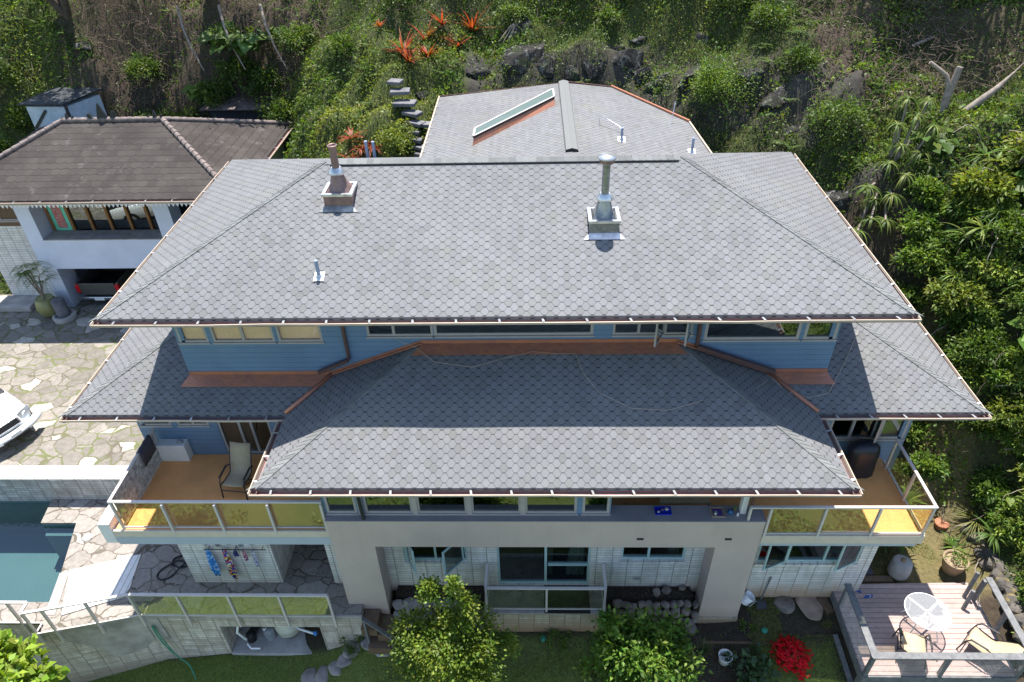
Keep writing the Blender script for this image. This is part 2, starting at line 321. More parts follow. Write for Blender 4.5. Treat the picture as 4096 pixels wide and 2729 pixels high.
def tilem():
    N = NT('teal_pool_tile'); p = N.pos(); X, Y, Z = N.sep(p)
    f1 = N.mt('ABSOLUTE', N.mt('SUBTRACT', N.mt('FRACT', N.mt('DIVIDE', N.mt('ADD', X, N.mt('MULTIPLY', Y, .5)), .09)), .5)); f2 = N.mt('ABSOLUTE', N.mt('SUBTRACT', N.mt('FRACT', N.mt('DIVIDE', N.mt('SUBTRACT', Y, N.mt('MULTIPLY', X, .5)), .09)), .5))
    l = N.mt('MULTIPLY', N.mt('LESS_THAN', f1, .32), N.mt('LESS_THAN', f2, .32)); c = N.mix(N.noise(p, 1.0, 4), (.085, .125, .13), (.13, .175, .175)); c = N.mix(N.mt('MULTIPLY', l, .12), c, (.22, .32, .31)); return N.fin(c, .5, 0, .4)
M['pool_tile'] = tilem()
def mulchm(name, a, b, c3, s=9):
    N = NT(name); p = N.pos(); n = N.noise(p, s, 7, .75); c = N.mix(N.mr(n, .35, .65, 0, 1), a, b); n2 = N.noise(p, 1.3, 5, .6)
    at = N.n('ShaderNodeAttribute', attribute_name='Col').outputs['Color']; c = N.mix(N.mr(n2, .4, .6, 0, .35), c, c3); c = N.mix(.75, c, N.mix(1.0, at, N.comb(N.mr(n, .3, .7, .6, 1.4), N.mr(n, .3, .7, .6, 1.4), N.mr(n, .3, .7, .6, 1.4)), 'MULTIPLY'))
    N.bump(n, .8, .05); return N.fin(c, .95, 0, .2)
M['ground'] = mulchm('ground_soil', (.035, .027, .020), (.085, .062, .045), (.05, .07, .02))
M['leaf'] = leaf_mat('leaf_matt', .42); M['leaf_gloss'] = leaf_mat('leaf_glossy', .4, .5, .28); M['grass'] = leaf_mat('grass_blade', .3, .7, .2)
M['twig'] = leaf_mat('dry_twig', .0, .9, .1)

# ---------------- mesh helper ----------------
def tot(o):
    v = Vector((0, 0, 0))
    while o is not None: v = v + Vector(o.location); o = o.parent
    return v
def tag(o, label=None, cat=None, group=None, kind=None):
    if label: o['label'] = label
    if cat: o['category'] = cat
    if group: o['group'] = group
    if kind: o['kind'] = kind
    return o
def empty(name, loc, label, cat, group=None):
    o = bpy.data.objects.new(name, None); COL.objects.link(o); o.location = loc; o.empty_display_size = .2
    return tag(o, label, cat, group)
class MB:
    def __init__(s): s.v = []; s.f = []; s.sm = []; s.T = None; s.uvo = {}
    def add(s, vs, fs, smooth=False):
        o = len(s.v)
        if s.T is not None: vs = [tuple(s.T @ Vector(v)) for v in vs]
        s.v += [tuple(v) for v in vs]
        for f in fs: s.f.append(tuple(i+o for i in f)); s.sm.append(smooth)
        return s
    def box(s, x0, x1, y0, y1, z0, z1):
        if x0 > x1: x0, x1 = x1, x0
        if y0 > y1: y0, y1 = y1, y0
        if z0 > z1: z0, z1 = z1, z0
        vs = [(x0,y0,z0),(x1,y0,z0),(x1,y1,z0),(x0,y1,z0),(x0,y0,z1),(x1,y0,z1),(x1,y1,z1),(x0,y1,z1)]
        return s.add(vs, [(0,3,2,1),(4,5,6,7),(0,1,5,4),(1,2,6,5),(2,3,7,6),(3,0,4,7)])
    def poly(s, pts): return s.add(pts, [tuple(range(len(pts)))])
    def prism(s, pts, ext):
        n = len(pts); e = Vector(ext); a = [Vector(p) for p in pts]
        nrm = Vector((0,0,0))
        for i in range(n): nrm += a[i].cross(a[(i+1) % n])
        vs = a+[p+e for p in a]
        top = tuple(range(n)); bot = tuple(range(2*n-1, n-1, -1)); sides = [(i, i+n, (i+1) % n+n, (i+1) % n) for i in range(n)]
        fs = [top, bot]+sides
        if nrm.dot(e) > 0: fs = [tuple(reversed(f)) for f in fs]
        return s.add(vs, fs)
    def beam(s, p0, p1, w, h, up=(0,0,1)):
        p0 = Vector(p0); p1 = Vector(p1); d = (p1-p0).normalized(); U = Vector(up); sd = d.cross(U)
        if sd.length < 1e-3: sd = d.cross(Vector((1,0,0)))
        sd.normalize(); U = sd.cross(d).normalized(); a = sd*w/2; b_ = U*h/2
        vs = [p0-a-b_, p0+a-b_, p0+a+b_, p0-a+b_, p1-a-b_, p1+a-b_, p1+a+b_, p1-a+b_]
        return s.add(vs, [(0,1,2,3),(7,6,5,4),(0,4,5,1),(1,5,6,2),(2,6,7,3),(3,7,4,0)])
    def tube(s, pts, rad, n=8, caps=True):
        P = [Vector(p) for p in pts]; R = rad if isinstance(rad, (list, tuple)) else [rad]*len(P)
        vs = []; ref = None
        for i, p in enumerate(P):
            d = (P[min(i+1, len(P)-1)]-P[max(i-1, 0)]).normalized()
            if ref is None: ref = d.cross(Vector((.3, .2, 1))) if abs(d.z) < .9 else d.cross(Vector((1, 0, 0)))
            a = (ref-d*ref.dot(d)).normalized(); b_ = d.cross(a); ref = a
            for k in range(n):
                t = 2*math.pi*k/n; vs.append(p+(a*math.cos(t)+b_*math.sin(t))*R[i])
        fs = [(i*n+k, i*n+(k+1) % n, (i+1)*n+(k+1) % n, (i+1)*n+k) for i in range(len(P)-1) for k in range(n)]
        s.add(vs, fs, True)
        if caps: 
            s.add(vs[:n], [tuple(reversed(range(n)))]); s.add(vs[-n:], [tuple(range(n))])
        return s
    def lathe(s, c, prof, n=24, sq=False):
        c = Vector(c); vs = []
        for (rr, z) in prof:
            for k in range(n):
                t = 2*math.pi*k/n; vs.append(c+Vector((rr*math.cos(t), rr*math.sin(t), z)))
        fs = [(i*n+k, i*n+(k+1) % n, (i+1)*n+(k+1) % n, (i+1)*n+k) for i in range(len(prof)-1) for k in range(n)]
        s.add(vs, fs, True)
        if prof[0][0] > 1e-4: s.add(vs[:n], [tuple(reversed(range(n)))])
        if prof[-1][0] > 1e-4: s.add(vs[-n:], [tuple(range(n))])
        return s
    def build(s, name, mat, parent=None, bevel=0, uv=True, solid=0, uvflat=False):
        o0 = tot(parent) if parent is not None else Vector((0, 0, 0))
        me = bpy.data.meshes.new(name); me.from_pydata([tuple(Vector(v)-o0) for v in s.v], [], s.f); me.materials.append(mat)
        me.polygons.foreach_set('use_smooth', s.sm)
        if uv:
            L = me.uv_layers.new(name='UVMap'); vv = s.v; data = L.data
            for p in me.polygons:
                nrm = p.normal
                if uvflat or abs(nrm.z) > .995: h = Vector((1, 0, 0)); t = Vector((0, 1, 0))
                else: h = Vector((-nrm.y, nrm.x, 0)).normalized(); t = nrm.cross(h)
                for li in p.loop_indices:
                    q = Vector(vv[me.loops[li].vertex_index]); data[li].uv = (q.dot(h), q.dot(t))
        me.update(); o = bpy.data.objects.new(name, me); COL.objects.link(o)
        if parent is not None: o.parent = parent
        if bevel:
            bv = o.modifiers.new('bevel', 'BEVEL'); bv.width = bevel; bv.segments = 2; bv.limit_method = 'ANGLE'
        if solid:
            sd = o.modifiers.new('solid', 'SOLIDIFY'); sd.thickness = solid; sd.offset = 0
        return o
def catmull(pts, k=5):
    P = [Vector(p) for p in pts]; P = [P[0]]+P+[P[-1]]; out = []
    for i in range(1, len(P)-2):
        for j in range(k):
            t = j/k; a, b_, c, d = P[i-1], P[i], P[i+1], P[i+2]
            out.append(tuple(.5*((2*b_)+(c-a)*t+(2*a-5*b_+4*c-d)*t*t+(3*b_-a-3*c+d)*t**3)))
    return out+[tuple(P[-2])]
def rotz(a, c=(0, 0, 0)): return Matrix.Translation(c) @ Matrix.Rotation(a, 4, 'Z')
def thing(name, mb, mat, label, cat, loc, group=None, **k):
    """a thing that is a single mesh: vertices in world space, origin at loc"""
    o0 = Vector(loc); mb.v = [tuple(Vector(v)-o0) for v in mb.v]
    o = mb.build(name, mat, None, **k); o.location = loc
    return tag(o, label, cat, group)
def struct(name, mb, mat, **k):
    return tag(mb.build(name, mat, None, **k), kind='structure')
def wall_open(mb, x0, x1, z0, z1, y, ops, depth=.16):
    """front wall facing -y with rectangular openings and reveals"""
    xs = sorted(set([x0, x1]+[v for o in ops for v in o[:2]])); zs = sorted(set([z0, z1]+[v for o in ops for v in o[2:4]]))
    for i in range(len(xs)-1):
        for j in range(len(zs)-1):
            cx = (xs[i]+xs[i+1])/2; cz = (zs[j]+zs[j+1])/2
            if any(o[0] < cx < o[1] and o[2] < cz < o[3] for o in ops): continue
            mb.add([(xs[i],y,zs[j]),(xs[i+1],y,zs[j]),(xs[i+1],y,zs[j+1]),(xs[i],y,zs[j+1])], [(0,1,2,3)])
    Y = y+depth
    for a, b_, c, d in [o[:4] for o in ops]:
        mb.add([(a,y,c),(a,Y,c),(a,Y,d),(a,y,d)], [(3,2,1,0)]); mb.add([(b_,y,c),(b_,Y,c),(b_,Y,d),(b_,y,d)], [(0,1,2,3)])
        mb.add([(a,y,c),(b_,y,c),(b_,Y,c),(a,Y,c)], [(0,1,2,3)]); mb.add([(a,y,d),(b_,y,d),(b_,Y,d),(a,Y,d)], [(3,2,1,0)])
    return mb
def frame(mb, x0, x1, z0, z1, y0, y1, w):
    mb.box(x0, x0+w, y0, y1, z0, z1); mb.box(x1-w, x1, y0, y1, z0, z1)
    mb.box(x0+w, x1-w, y0+.001, y1-.001, z0, z0+w); mb.box(x0+w, x1-w, y0+.001, y1-.001, z1-w, z1)
def window(parent, x0, x1, z0, z1, y, fm='win_frame', w=.055, mull=(), glass='glass_win', sill=True, back=None, name='window', proud=.03):
    """frame with a pane sub-part for each light"""
    mb = MB(); frame(mb, x0, x1, z0, z1, y-proud, y+.07, w)
    for mx in mull: mb.box(mx-w*.6, mx+w*.6, y-proud+.004, y+.066, z0+w, z1-w)
    if sill: mb.box(x0-.03, x1+.03, y-proud-.035, y, z0-.045, z0-.002)
    f = mb.build(name, M[fm], parent, bevel=.004)
    xs = [x0+w]+sorted(mull)+[x1-w]
    for i in range(len(xs)-1):
        g = MB(); g.box(xs[i]+.004, xs[i+1]-.004, y+.012, y+.02, z0+w-.01, z1-w+.01); g.build('window_pane', M[glass], f)
    if back: 
        g = MB(); n = max(2, int((x1-x0)/.06)); 
        for i in range(n):
            a = x0+(x1-x0)*i/n; g.poly([(a, y+.032+.006*(i % 2), z0), (a+(x1-x0)/n, y+.032+.006*((i+1) % 2), z0), (a+(x1-x0)/n, y+.032+.006*((i+1) % 2), z1), (a, y+.032+.006*(i % 2), z1)])
        g.build('reflection_backing', M[back], f)
    return f
def casement(parent, hinge, width, z0, z1, y, ang, fm, w=.05, glass='glass_win'):
    """open sash hinged at x=hinge; ang>0 opens outwards (towards -y); width signed"""
    T = Matrix.Translation((hinge, y, 0)) @ Matrix.Rotation(-ang if width > 0 else ang, 4, 'Z')
    mb = MB(); mb.T = T; a, b_ = (0, width) if width > 0 else (width, 0)
    frame(mb, a, b_, z0, z1, -.02, .02, w); f = mb.build('open_casement', M[fm], parent)
    g = MB(); g.T = T; g.box(a+w, b_-w, -.004, .004, z0+w, z1-w); g.build('window_pane', M[glass], f); return f
def gutter(parent, p0, p1, out, z, n, lipmat='gutter_lip', depth=.15):
    """U gutter from p0 to p1 (xy); out = unit xy vector away from the roof"""
    p0 = Vector((p0[0], p0[1], 0)); p1 = Vector((p1[0], p1[1], 0)); o = Vector((out[0], out[1], 0))
    prof = [(-.02, .0), (.0, -.10), (.10, -.10), (depth, -.02)]
    mb = MB(); P = [p0+o*a+Vector((0, 0, z+b_)) for a, b_ in prof]; Q_ = [p1+o*a+Vector((0, 0, z+b_)) for a, b_ in prof]
    mb.add(P+Q_, [(i, i+1, i+5, i+4) for i in range(3)]); mb.poly(P); mb.poly(Q_)
    g = mb.build('gutter', M['gutter_in'], parent, solid=.006)
    l = MB(); a = p0+o*(depth+.005)+Vector((0, 0, z-.005)); b_ = p1+o*(depth+.005)+Vector((0, 0, z-.005)); m_ = max(3, int((b_-a).length/1.2)); P_ = [a.lerp(b_, i/m_)+(Vector((0, 0, random.uniform(-.012, .008)))+o*random.uniform(-.008, .008) if 0 < i < m_ else Vector((0, 0, 0))) for i in range(m_+1)]
    l.tube(P_, .015, 6); l.tube([q_+Vector((0, 0, -.03))-o*.004 for q_ in P_], [.022]*len(P_), 4); l.build('gutter_lip', M[lipmat], g)
    d = (p1-p0); L = d.length; d.normalize()
    for k in range(n):
        c = p0+d*(L*(k+.5)/n); s_ = MB(); s_.beam(c-o*.02+Vector((0, 0, z-.012)), c+o*depth+d*.03+Vector((0, 0, z+.014)), .045, .008); s_.build('gutter_strap', M['zinc'], g)
    return g
def cap_strip(parent, p0, p1, nA, nB, n, half=.16, lift=.012, name='hip_cap', hA=None, hB=None):
    hA = hA or half; hB = hB or half
    """row of folded cap tabs along an edge; nA/nB: in-plane unit vectors running down each side"""
    p0 = Vector(p0); p1 = Vector(p1); d = (p1-p0)/n; nA = Vector(nA).normalized(); nB = Vector(nB).normalized(); mb = MB(); up = Vector((0, 0, 1))
    for k in range(n):
        a = p0+d*k+up*(lift+.012); c = p0+d*(k+1.12)+up*lift if k < n-1 else p1+up*lift
        j = random.uniform(-.008, .008)
        vs = [a+nA*(hA+j), a, a+nB*(hB+j), c+nB*hB, c, c+nA*hA]
        v2 = [v-up*.016 for v in vs]
        mb.add(vs+v2, [(0,1,4,5),(1,2,3,4),(6,7,1,0),(7,8,2,1),(2,8,9,3),(0,5,11,6),(5,4,10,11),(4,3,9,10)])
    return mb.build(name, M['cap'], parent)
# ================= MAIN HOUSE =================
house = empty('blue_house', (0, 14, 0), 'large blue three storey house with grey hexagonal shingle roofs and a beige portal', 'house')
S1, S2 = .405, .40
def roofbody(mb, tops, base_z):
    for p in tops: mb.poly(p)
# --- upper roof (closed hip) ---
X0, X1, Y0, Y1, ZE = -9.31, 7.89, 12.14, 20.71, 8.156
YR = (Y0+Y1)/2; ZR = ZE+S2*(YR-Y0); RX0 = X0+(YR-Y0); RX1 = X1-(YR-Y0)
mb = MB(); a, b_, c, d = (X0,Y0,ZE), (X1,Y0,ZE), (X1,Y1,ZE), (X0,Y1,ZE); e, f = (RX0,YR,ZR), (RX1,YR,ZR)
for p in ([a,b_,f,e], [b_,c,f], [c,d,e,f], [d,a,e]): mb.poly(p)
g = .10
lo = [(p[0],p[1],ZE-g) for p in (a,b_,c,d)]
for i, j in ((0,1),(1,2),(2,3),(3,0)): mb.poly([lo[i], lo[j], (a,b_,c,d)[j], (a,b_,c,d)[i]])
mb.poly(lo[::-1]); up_roof = mb.build('upper_roof', M['shingle'], house)
n45 = lambda x, y: Vector((x, y, 0))
dn = lambda vx, vy, s: Vector((vx, vy, -s))
cap_strip(up_roof, a, e, dn(0,-1,S2)+Vector((0,0,0)), dn(-1,0,S2), 40, hA=.05, hB=.27); cap_strip(up_roof, b_, f, dn(1,0,S2), dn(0,-1,S2), 40, hB=.05, hA=.27)
cap_strip(up_roof, e, f, dn(0,1,S2), dn(0,-1,S2), 52, name='ridge_cap')
vb = MB(); vb.beam((RX0+.1, YR-.18, ZR-.05), (RX1-.05, YR-.18, ZR-.05), .035, .035); vb.build('ridge_vent', M['black'], up_roof)
for dd, k in (((RX0-.05, YR-.25), (X0+.1, Y0+.35)), ((RX1+.05, YR-.25), (X1-.1, Y0+.35))):
    z0_ = ZE+S2*(dd[1]-Y0)+.012; z1_ = ZE+S2*(k[1]-Y0)+.012
gutter(house, (X0-.12, Y0), (X1+.12, Y0), (0,-1), ZE-.05, 19)
gutter(house, (X0, Y1), (X0, Y0-.12), (-1,0), ZE-.05, 10, depth=.12); gutter(house, (X1, Y0-.12), (X1, Y1), (1,0), ZE-.05, 10, depth=.12)
# --- low roofs ---
LX0, LX1, LY, ZL = -11.25, 10.48, 12.26, 5.257; FX0, FX1, FY = -5.91, 6.66, 9.97; WX0, WX1, WY = -8.49, 7.09, 13.25; BY = 20.4
zz = lambda d: ZL+S1*d
def slab(mb, pts, th=.12):
    mb.poly(pts); mb.poly([(p[0], p[1], ZL-.1 if False else p[2]-th) for p in pts[::-1]])
mb = MB()
vl = (FX0+(WY-LY), WY, zz(WY-LY)); vr = (FX1-(WY-LY), WY, zz(WY-LY))
cL = (WX0, LY+(WX0-LX0), zz(WX0-LX0)); cR = (WX1, LY+(LX1-WX1), zz(LX1-WX1))
lowL = [(LX0,LY,ZL),(FX0,LY,ZL),vl,(WX0,WY,zz(WY-LY)),cL]; lowR = [(FX1,LY,ZL),(LX1,LY,ZL),cR,(WX1,WY,zz(WY-LY)),vr]
sideL = [(LX0,BY,ZL),(LX0,LY,ZL),cL,(WX0,BY,zz(WX0-LX0))]; sideR = [(LX1,LY,ZL),(LX1,BY,ZL),(WX1,BY,zz(LX1-WX1)),cR]
for p in (lowL, lowR, sideL, sideR): mb.poly(p)
# soffits and fascia
for a_, b2 in (((LX0,LY),(FX0,LY)), ((FX1,LY),(LX1,LY))): mb.poly([(a_[0],LY,ZL-.1),(b2[0],LY,ZL-.1),(b2[0],LY,ZL),(a_[0],LY,ZL)])
mb.poly([(LX0,BY,ZL-.1),(LX0,LY,ZL-.1),(LX0,LY,ZL),(LX0,BY,ZL)]); mb.poly([(LX1,LY,ZL-.1),(LX1,BY,ZL-.1),(LX1,BY,ZL),(LX1,LY,ZL)])
mb.box(LX0+.01, LX1-.01, LY+.01, BY, ZL-.16, ZL-.1)
mb.poly([(LX0,BY,ZL-.1),(WX0,BY,ZL-.1),(WX0,BY,zz(WX0-LX0)),(LX0,BY,ZL)][::-1]); mb.poly([(LX1,BY,ZL-.1),(WX1,BY,ZL-.1),(WX1,BY,zz(LX1-WX1)),(LX1,BY,ZL)])
low = mb.build('middle_roof', M['shingle'], house)
cap_strip(low, (LX0,LY,ZL), cL, dn(0,-1,S1), dn(-1,0,S1), 27, hA=.05, hB=.27); cap_strip(low, (LX1,LY,ZL), cR, dn(1,0,S1), dn(0,-1,S1), 32, hB=.05, hA=.27)
mb = MB(); hL = (FX0+(WY-FY), WY, zz(WY-FY)); hR = (FX1-(WY-FY), WY, zz(WY-FY))
mb.poly([(FX0,FY,ZL),(FX1,FY,ZL),hR,hL]); mb.poly([(FX0,LY,ZL),(FX0,FY,ZL),hL,vl]); mb.poly([(FX1,FY,ZL),(FX1,LY,ZL),vr,hR])
mb.poly([(FX0,FY,ZL-.1),(FX1,FY,ZL-.1),(FX1,FY,ZL),(FX0,FY,ZL)]); mb.poly([(FX0,LY,ZL-.1),(FX0,FY,ZL-.1),(FX0,FY,ZL),(FX0,LY,ZL)]); mb.poly([(FX1,FY,ZL-.1),(FX1,LY,ZL-.1),(FX1,LY,ZL),(FX1,FY,ZL)])
mb.box(FX0+.01, FX1-.01, FY+.01, LY+.008, ZL-.155, ZL-.1)
fr = mb.build('front_roof', M['shingle'], house)
cap_strip(fr, (FX0,FY,ZL), hL, dn(0,-1,S1), dn(-1,0,S1), 32, hA=.05, hB=.27); cap_strip(fr, (FX1,FY,ZL), hR, dn(1,0,S1), dn(0,-1,S1), 32, hB=.05, hA=.27)
gutter(house, (LX0-.12, LY), (FX0-.02, LY), (0,-1), ZL-.05, 6); gutter(house, (FX1+.02, LY), (LX1+.12, LY), (0,-1), ZL-.05, 5)
gutter(house, (LX0, BY), (LX0, LY-.12), (-1,0), ZL-.05, 9, depth=.12); gutter(house, (LX1, LY-.12), (LX1, BY), (1,0), ZL-.05, 9, depth=.12)
gutter(house, (FX0-.12, FY), (FX1+.12, FY), (0,-1), ZL-.05, 15)
gutter(house, (FX0, LY-.2), (FX0, FY-.12), (-1,0), ZL-.05, 3); gutter(house, (FX1, FY-.12), (FX1, LY-.2), (1,0), ZL-.05, 3)
# copper flashings
cu = MB()
def flash(p0, p1, h=.13, w=.30, s=S1, side=None):
    p0 = Vector(p0); p1 = Vector(p1); y = WY-.012; up = Vector((0,0,1))
    cu.add([(p0.x, y, p0.z+.0), (p1.x, y, p1.z), (p1.x, y, p1.z+h), (p0.x, y, p0.z+h)], [(0,1,2,3)])
flash(hL, hR); cu.add([(hL[0]+.02,WY-.012,hL[2]+.03),(hR[0]-.02,WY-.012,hR[2]+.03),(hR[0]+.22,WY-.31,hR[2]-S1*.31+.034),(hL[0]-.22,WY-.31,hL[2]-S1*.31+.034)][::-1], [(0,1,2,3)])
for (p, q) in ((vl, hL), (hR, vr)): cu.add([(p[0],WY-.012,p[2]),(q[0],WY-.012,q[2]),(q[0],WY-.012,q[2]+.13),(p[0],WY-.012,p[2]+.13)], [(0,1,2,3)])
for (p, q) in ((vl, hL), (hR, vr)): cu.beam((p[0],WY-.05,p[2]+.06),(q[0],WY-.05,q[2]+.06), .05, .03)
for xa, xb in ((WX0, vl[0]), (vr[0], WX1)):
    z = zz(WY-LY); cu.add([(xa,WY-.012,z),(xb,WY-.012,z),(xb,WY-.012,z+.13),(xa,WY-.012,z+.13)], [(0,1,2,3)])
    ex = .14 if xa == WX0 else 0; ey = .14 if xb == WX1 else 0
    cu.add([(xa-ex,WY-.33,z-S1*.33+.034),(xb+ey,WY-.33,z-S1*.33+.034),(xb,WY-.012,z+.03),(xa,WY-.012,z+.03)], [(0,1,2,3)])
for (a_, b2) in (((FX0,LY,ZL),vl), ((FX1,LY,ZL),vr)): cu.tube([(a_[0],a_[1],a_[2]+.03),(b2[0],b2[1],b2[2]+.03)], .055, 6)
cu.build('copper_flashing', M['copper'], house, solid=.008)
# thin white cable on the roofs
cb = MB()
def onroof(x, y):
    return zz(y-FY) if abs(x) < 3 else None
pts = [(-3.2,13.22,6.72),(-2.75,13.1,6.58),(-2.3,12.75,6.42),(-1.4,12.62,6.36),(-.6,12.85,6.46),(.0,12.98,6.53),(.6,12.92,6.5),(1.0,12.95,6.5),(1.15,12.5,6.3),(1.5,12.0,6.1),(2.2,11.65,5.95),(3.0,11.6,5.93),(3.7,11.8,6.0),(4.2,12.15,5.98),(4.9,12.2,5.83),(5.5,12.7,5.85)]
cb.tube([(x, y, z+.025) for x, y, z in pts], .005, 4)
cb.tube([(5.7,13.0,5.72),(6.0,12.75,5.5),(6.5,12.6,5.42),(7.0,12.7,5.47),(7.6,13.5,5.8),(8.1,14.3,6.1),(8.4,14.9,6.15),(8.9,15.3,5.95)], .006, 4)
cb.build('loose_cable', M['gutter_lip'], house)
# --- third storey walls ---
win3 = [(-8.43,-7.72,6.68,7.95),(-7.6,-6.12,6.68,7.95),(-6.03,-4.97,6.68,7.95),(-3.89,-2.33,6.83,7.9),(-2.31,1.42,6.83,7.9),(1.87,3.72,6.83,7.9),(4.0,6.2,6.66,7.95),(6.3,7.05,6.66,7.95)]
mb = MB(); wall_open(mb, WX0, WX1, ZL-.2, ZE-.11, WY, win3, .2)
mb.box(WX0, WX0+.2, WY+.001, 19.9, ZL-.2, ZE-.11); mb.box(WX1-.2, WX1, WY+.001, 19.9, ZL-.2, ZE-.11); mb.box(WX0, WX1, 19.9, 20.1, ZL-.2, ZE-.11)
mb.build('upper_wall', M['siding'], house)
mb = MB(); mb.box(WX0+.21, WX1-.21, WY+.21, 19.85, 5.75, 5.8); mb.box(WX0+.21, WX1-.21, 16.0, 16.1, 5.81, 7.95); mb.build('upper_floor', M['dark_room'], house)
wy = WY+.03
window(house, -8.43,-7.72,6.68,7.95, wy, back='reflection_tan', glass='glass_tan'); window(house, -7.6,-6.12,6.68,7.95, wy, mull=(-6.87,), back='reflection_tan', glass='glass_tan'); window(house, -6.03,-4.97,6.68,7.95, wy, back='reflection_tan', glass='glass_tan')
window(house, -3.89,-2.33,6.83,7.9, wy, mull=(-3.26,)); window(house, -2.31,1.42,6.83,7.9, wy, w=.07); window(house, 1.87,3.72,6.83,7.9, wy, mull=(2.47,3.08))
window(house, 4.0,6.2,6.66,7.95, wy, w=.07); window(house, 6.3,7.05,6.66,7.95, wy, w=.07)
casement(house, 3.05, -.62, 6.88, 7.85, wy-.03, R_(62), 'win_frame', .04); casement(house, 3.68, -.58, 6.88, 7.85, wy-.03, R_(66), 'win_frame', .04)
# downpipes
dp = MB(); dp.tube([(-4.42,WY-.06,8.0),(-4.42,WY-.06,6.2)], .045, 8); dp.box(-4.49,-4.35,WY-.13,WY-.0,7.2,7.26); dp.beam((-4.42,WY-.11,6.20),(-5.2,WY-.16,5.86), .12, .07); dp.build('downpipe', M['copper_dark'], house, bevel=.01); dp = MB()
dp.tube([(3.86,WY-.06,8.0),(3.86,WY-.06,6.55)], .05, 8); dp.beam((3.84,WY-.12,6.56),(5.78,WY-.17,5.82), .12, .09); dp.build('downpipe', M['copper_dark'], house, bevel=.01)
# --- second storey ---
Z2 = 2.87
w2 = [(-10.33,-9.5,3.95,4.85),(-9.32,-8.5,3.95,4.85),(-8.28,-6.9,Z2+.02,4.95)]
mb = MB(); wall_open(mb, -10.4, -4.95, Z2-.2, 5.04, WY, w2, .2)
wr = [(7.55,8.72,3.55,4.95),(8.82,9.5,3.55,4.95)]
wall_open(mb, 4.9, 9.55, Z2-.2, 5.04, 13.1, wr, .2)
mb.box(-10.4,-10.2,WY+.001,19.9,0.0,5.04); mb.box(9.35,9.55,13.101,19.9,-.3,5.04); mb.box(-10.4,9.55,19.901,20.1,0,5.04)
mb.box(-5.05,-4.93,10.95,WY-.001,Z2,5.04); mb.box(4.9,5.0,13.11,14.5,Z2,5.04)
mb.build('middle_wall', M['siding'], house)
window(house, -10.33,-9.5,3.95,4.85, WY+.03, glass='glass_tan'); window(house, -9.32,-8.5,3.95,4.85, WY+.03, mull=(-8.91,), back='reflection_tan')
window(house, -8.28,-6.9,Z2+.02,4.95, WY+.05, mull=(-7.72,-7.4), w=.06, sill=False, name='sliding_door')
window(house, 7.55,8.72,3.55,4.95, 13.13, mull=(8.12,)); window(house, 8.82,9.5,3.55,4.95, 13.13, w=.07)
casement(house, 8.66, -.52, 3.6, 4.9, 13.1, R_(70), 'win_frame', .045)
# middle bay windows above portal + porch
yb = 10.76
ops = [(-4.88,-4.16,3.47,4.75),(-3.97,-2.83,3.47,4.75),(-2.73,-1.55,3.47,4.75),(-1.46,-.29,3.47,4.75),(-.20,1.01,3.47,4.75),(1.14,1.77,3.47,4.75)]
mb = MB(); wall_open(mb, -4.92, 1.80, Z2, 5.04, yb, ops, .12); mb.box(1.74,1.80,yb+.13,12.2,Z2,5.04); mb.box(-4.93,5.0,13.3,13.4,Z2,5.04); mb.build('bay_wall', M['siding'], house)
for o in ops: window(house, o[0],o[1],o[2],o[3], yb+.03, w=.06, fm='win_frame')
mb = MB(); 
for x in (-4.06,-2.78,-1.505,-.245): mb.box(x-.06,x+.06,yb-.03,yb-.002,3.42,5.0)
mb.build('window_post', M['win_frame'], house)
mb = MB(); mb.box(4.82,4.95,10.78,10.93,3.42,5.04); mb.build('porch_post', M['white_paint'], house, bevel=.005)
mb = MB(); mb.tube([(4.99,10.68,5.05),(4.99,10.68,3.42)], .035, 8); mb.build('downpipe', M['copper_dark'], house)
mb = MB(); mb.tube([(-4.06,10.66,5.05),(-4.02,10.66,3.6),(-4.0,10.62,3.42)], .045, 8); mb.build('downpipe', M['dark_metal'], house)
# floor slabs and decks
mb = MB(); mb.box(-4.9,5.36,10.9,13.29,2.5,Z2-.01); mb.box(-10.2,9.3,13.46,19.8,2.6,Z2-.02); mb.build('floor_slab', M['dark_room'], house)
mb = MB(); mb.box(-10.2,-4.91,10.72,13.24,2.52,Z2); mb.build('left_deck', M['deck_orange'], house)
mb = MB(); mb.box(5.38,9.12,10.62,13.09,2.6,Z2); mb.box(1.81,5.37,11.03,13.28,Z2-.005,Z2+.003); mb.build('right_deck', M['deck_orange'], house)
for q_ in ((-10.22,-4.91,10.66,10.719,2.68,Z2+.03),(5.38,9.15,10.555,10.619,2.62,Z2+.03),(9.121,9.18,10.62,13.0,2.62,Z2+.03)): mb = MB(); mb.box(*q_); mb.build('deck_edge_board', M['beige_trim'], house, bevel=.004)
mb = MB(); mb.box(-10.24,-4.91,10.675,11.0,2.38,2.66); mb.box(-10.24,-10.2,11.0,13.24,2.38,2.66); mb.box(5.38,9.1,10.64,10.9,2.42,2.6); mb.build('fascia_beam', M['grey_beam'], house)
mb = MB(); mb.box(-10.55,-10.26,10.68,13.2,2.42,3.12); mb.build('deck_side_curb', M['white_paint'], house, bevel=.01)
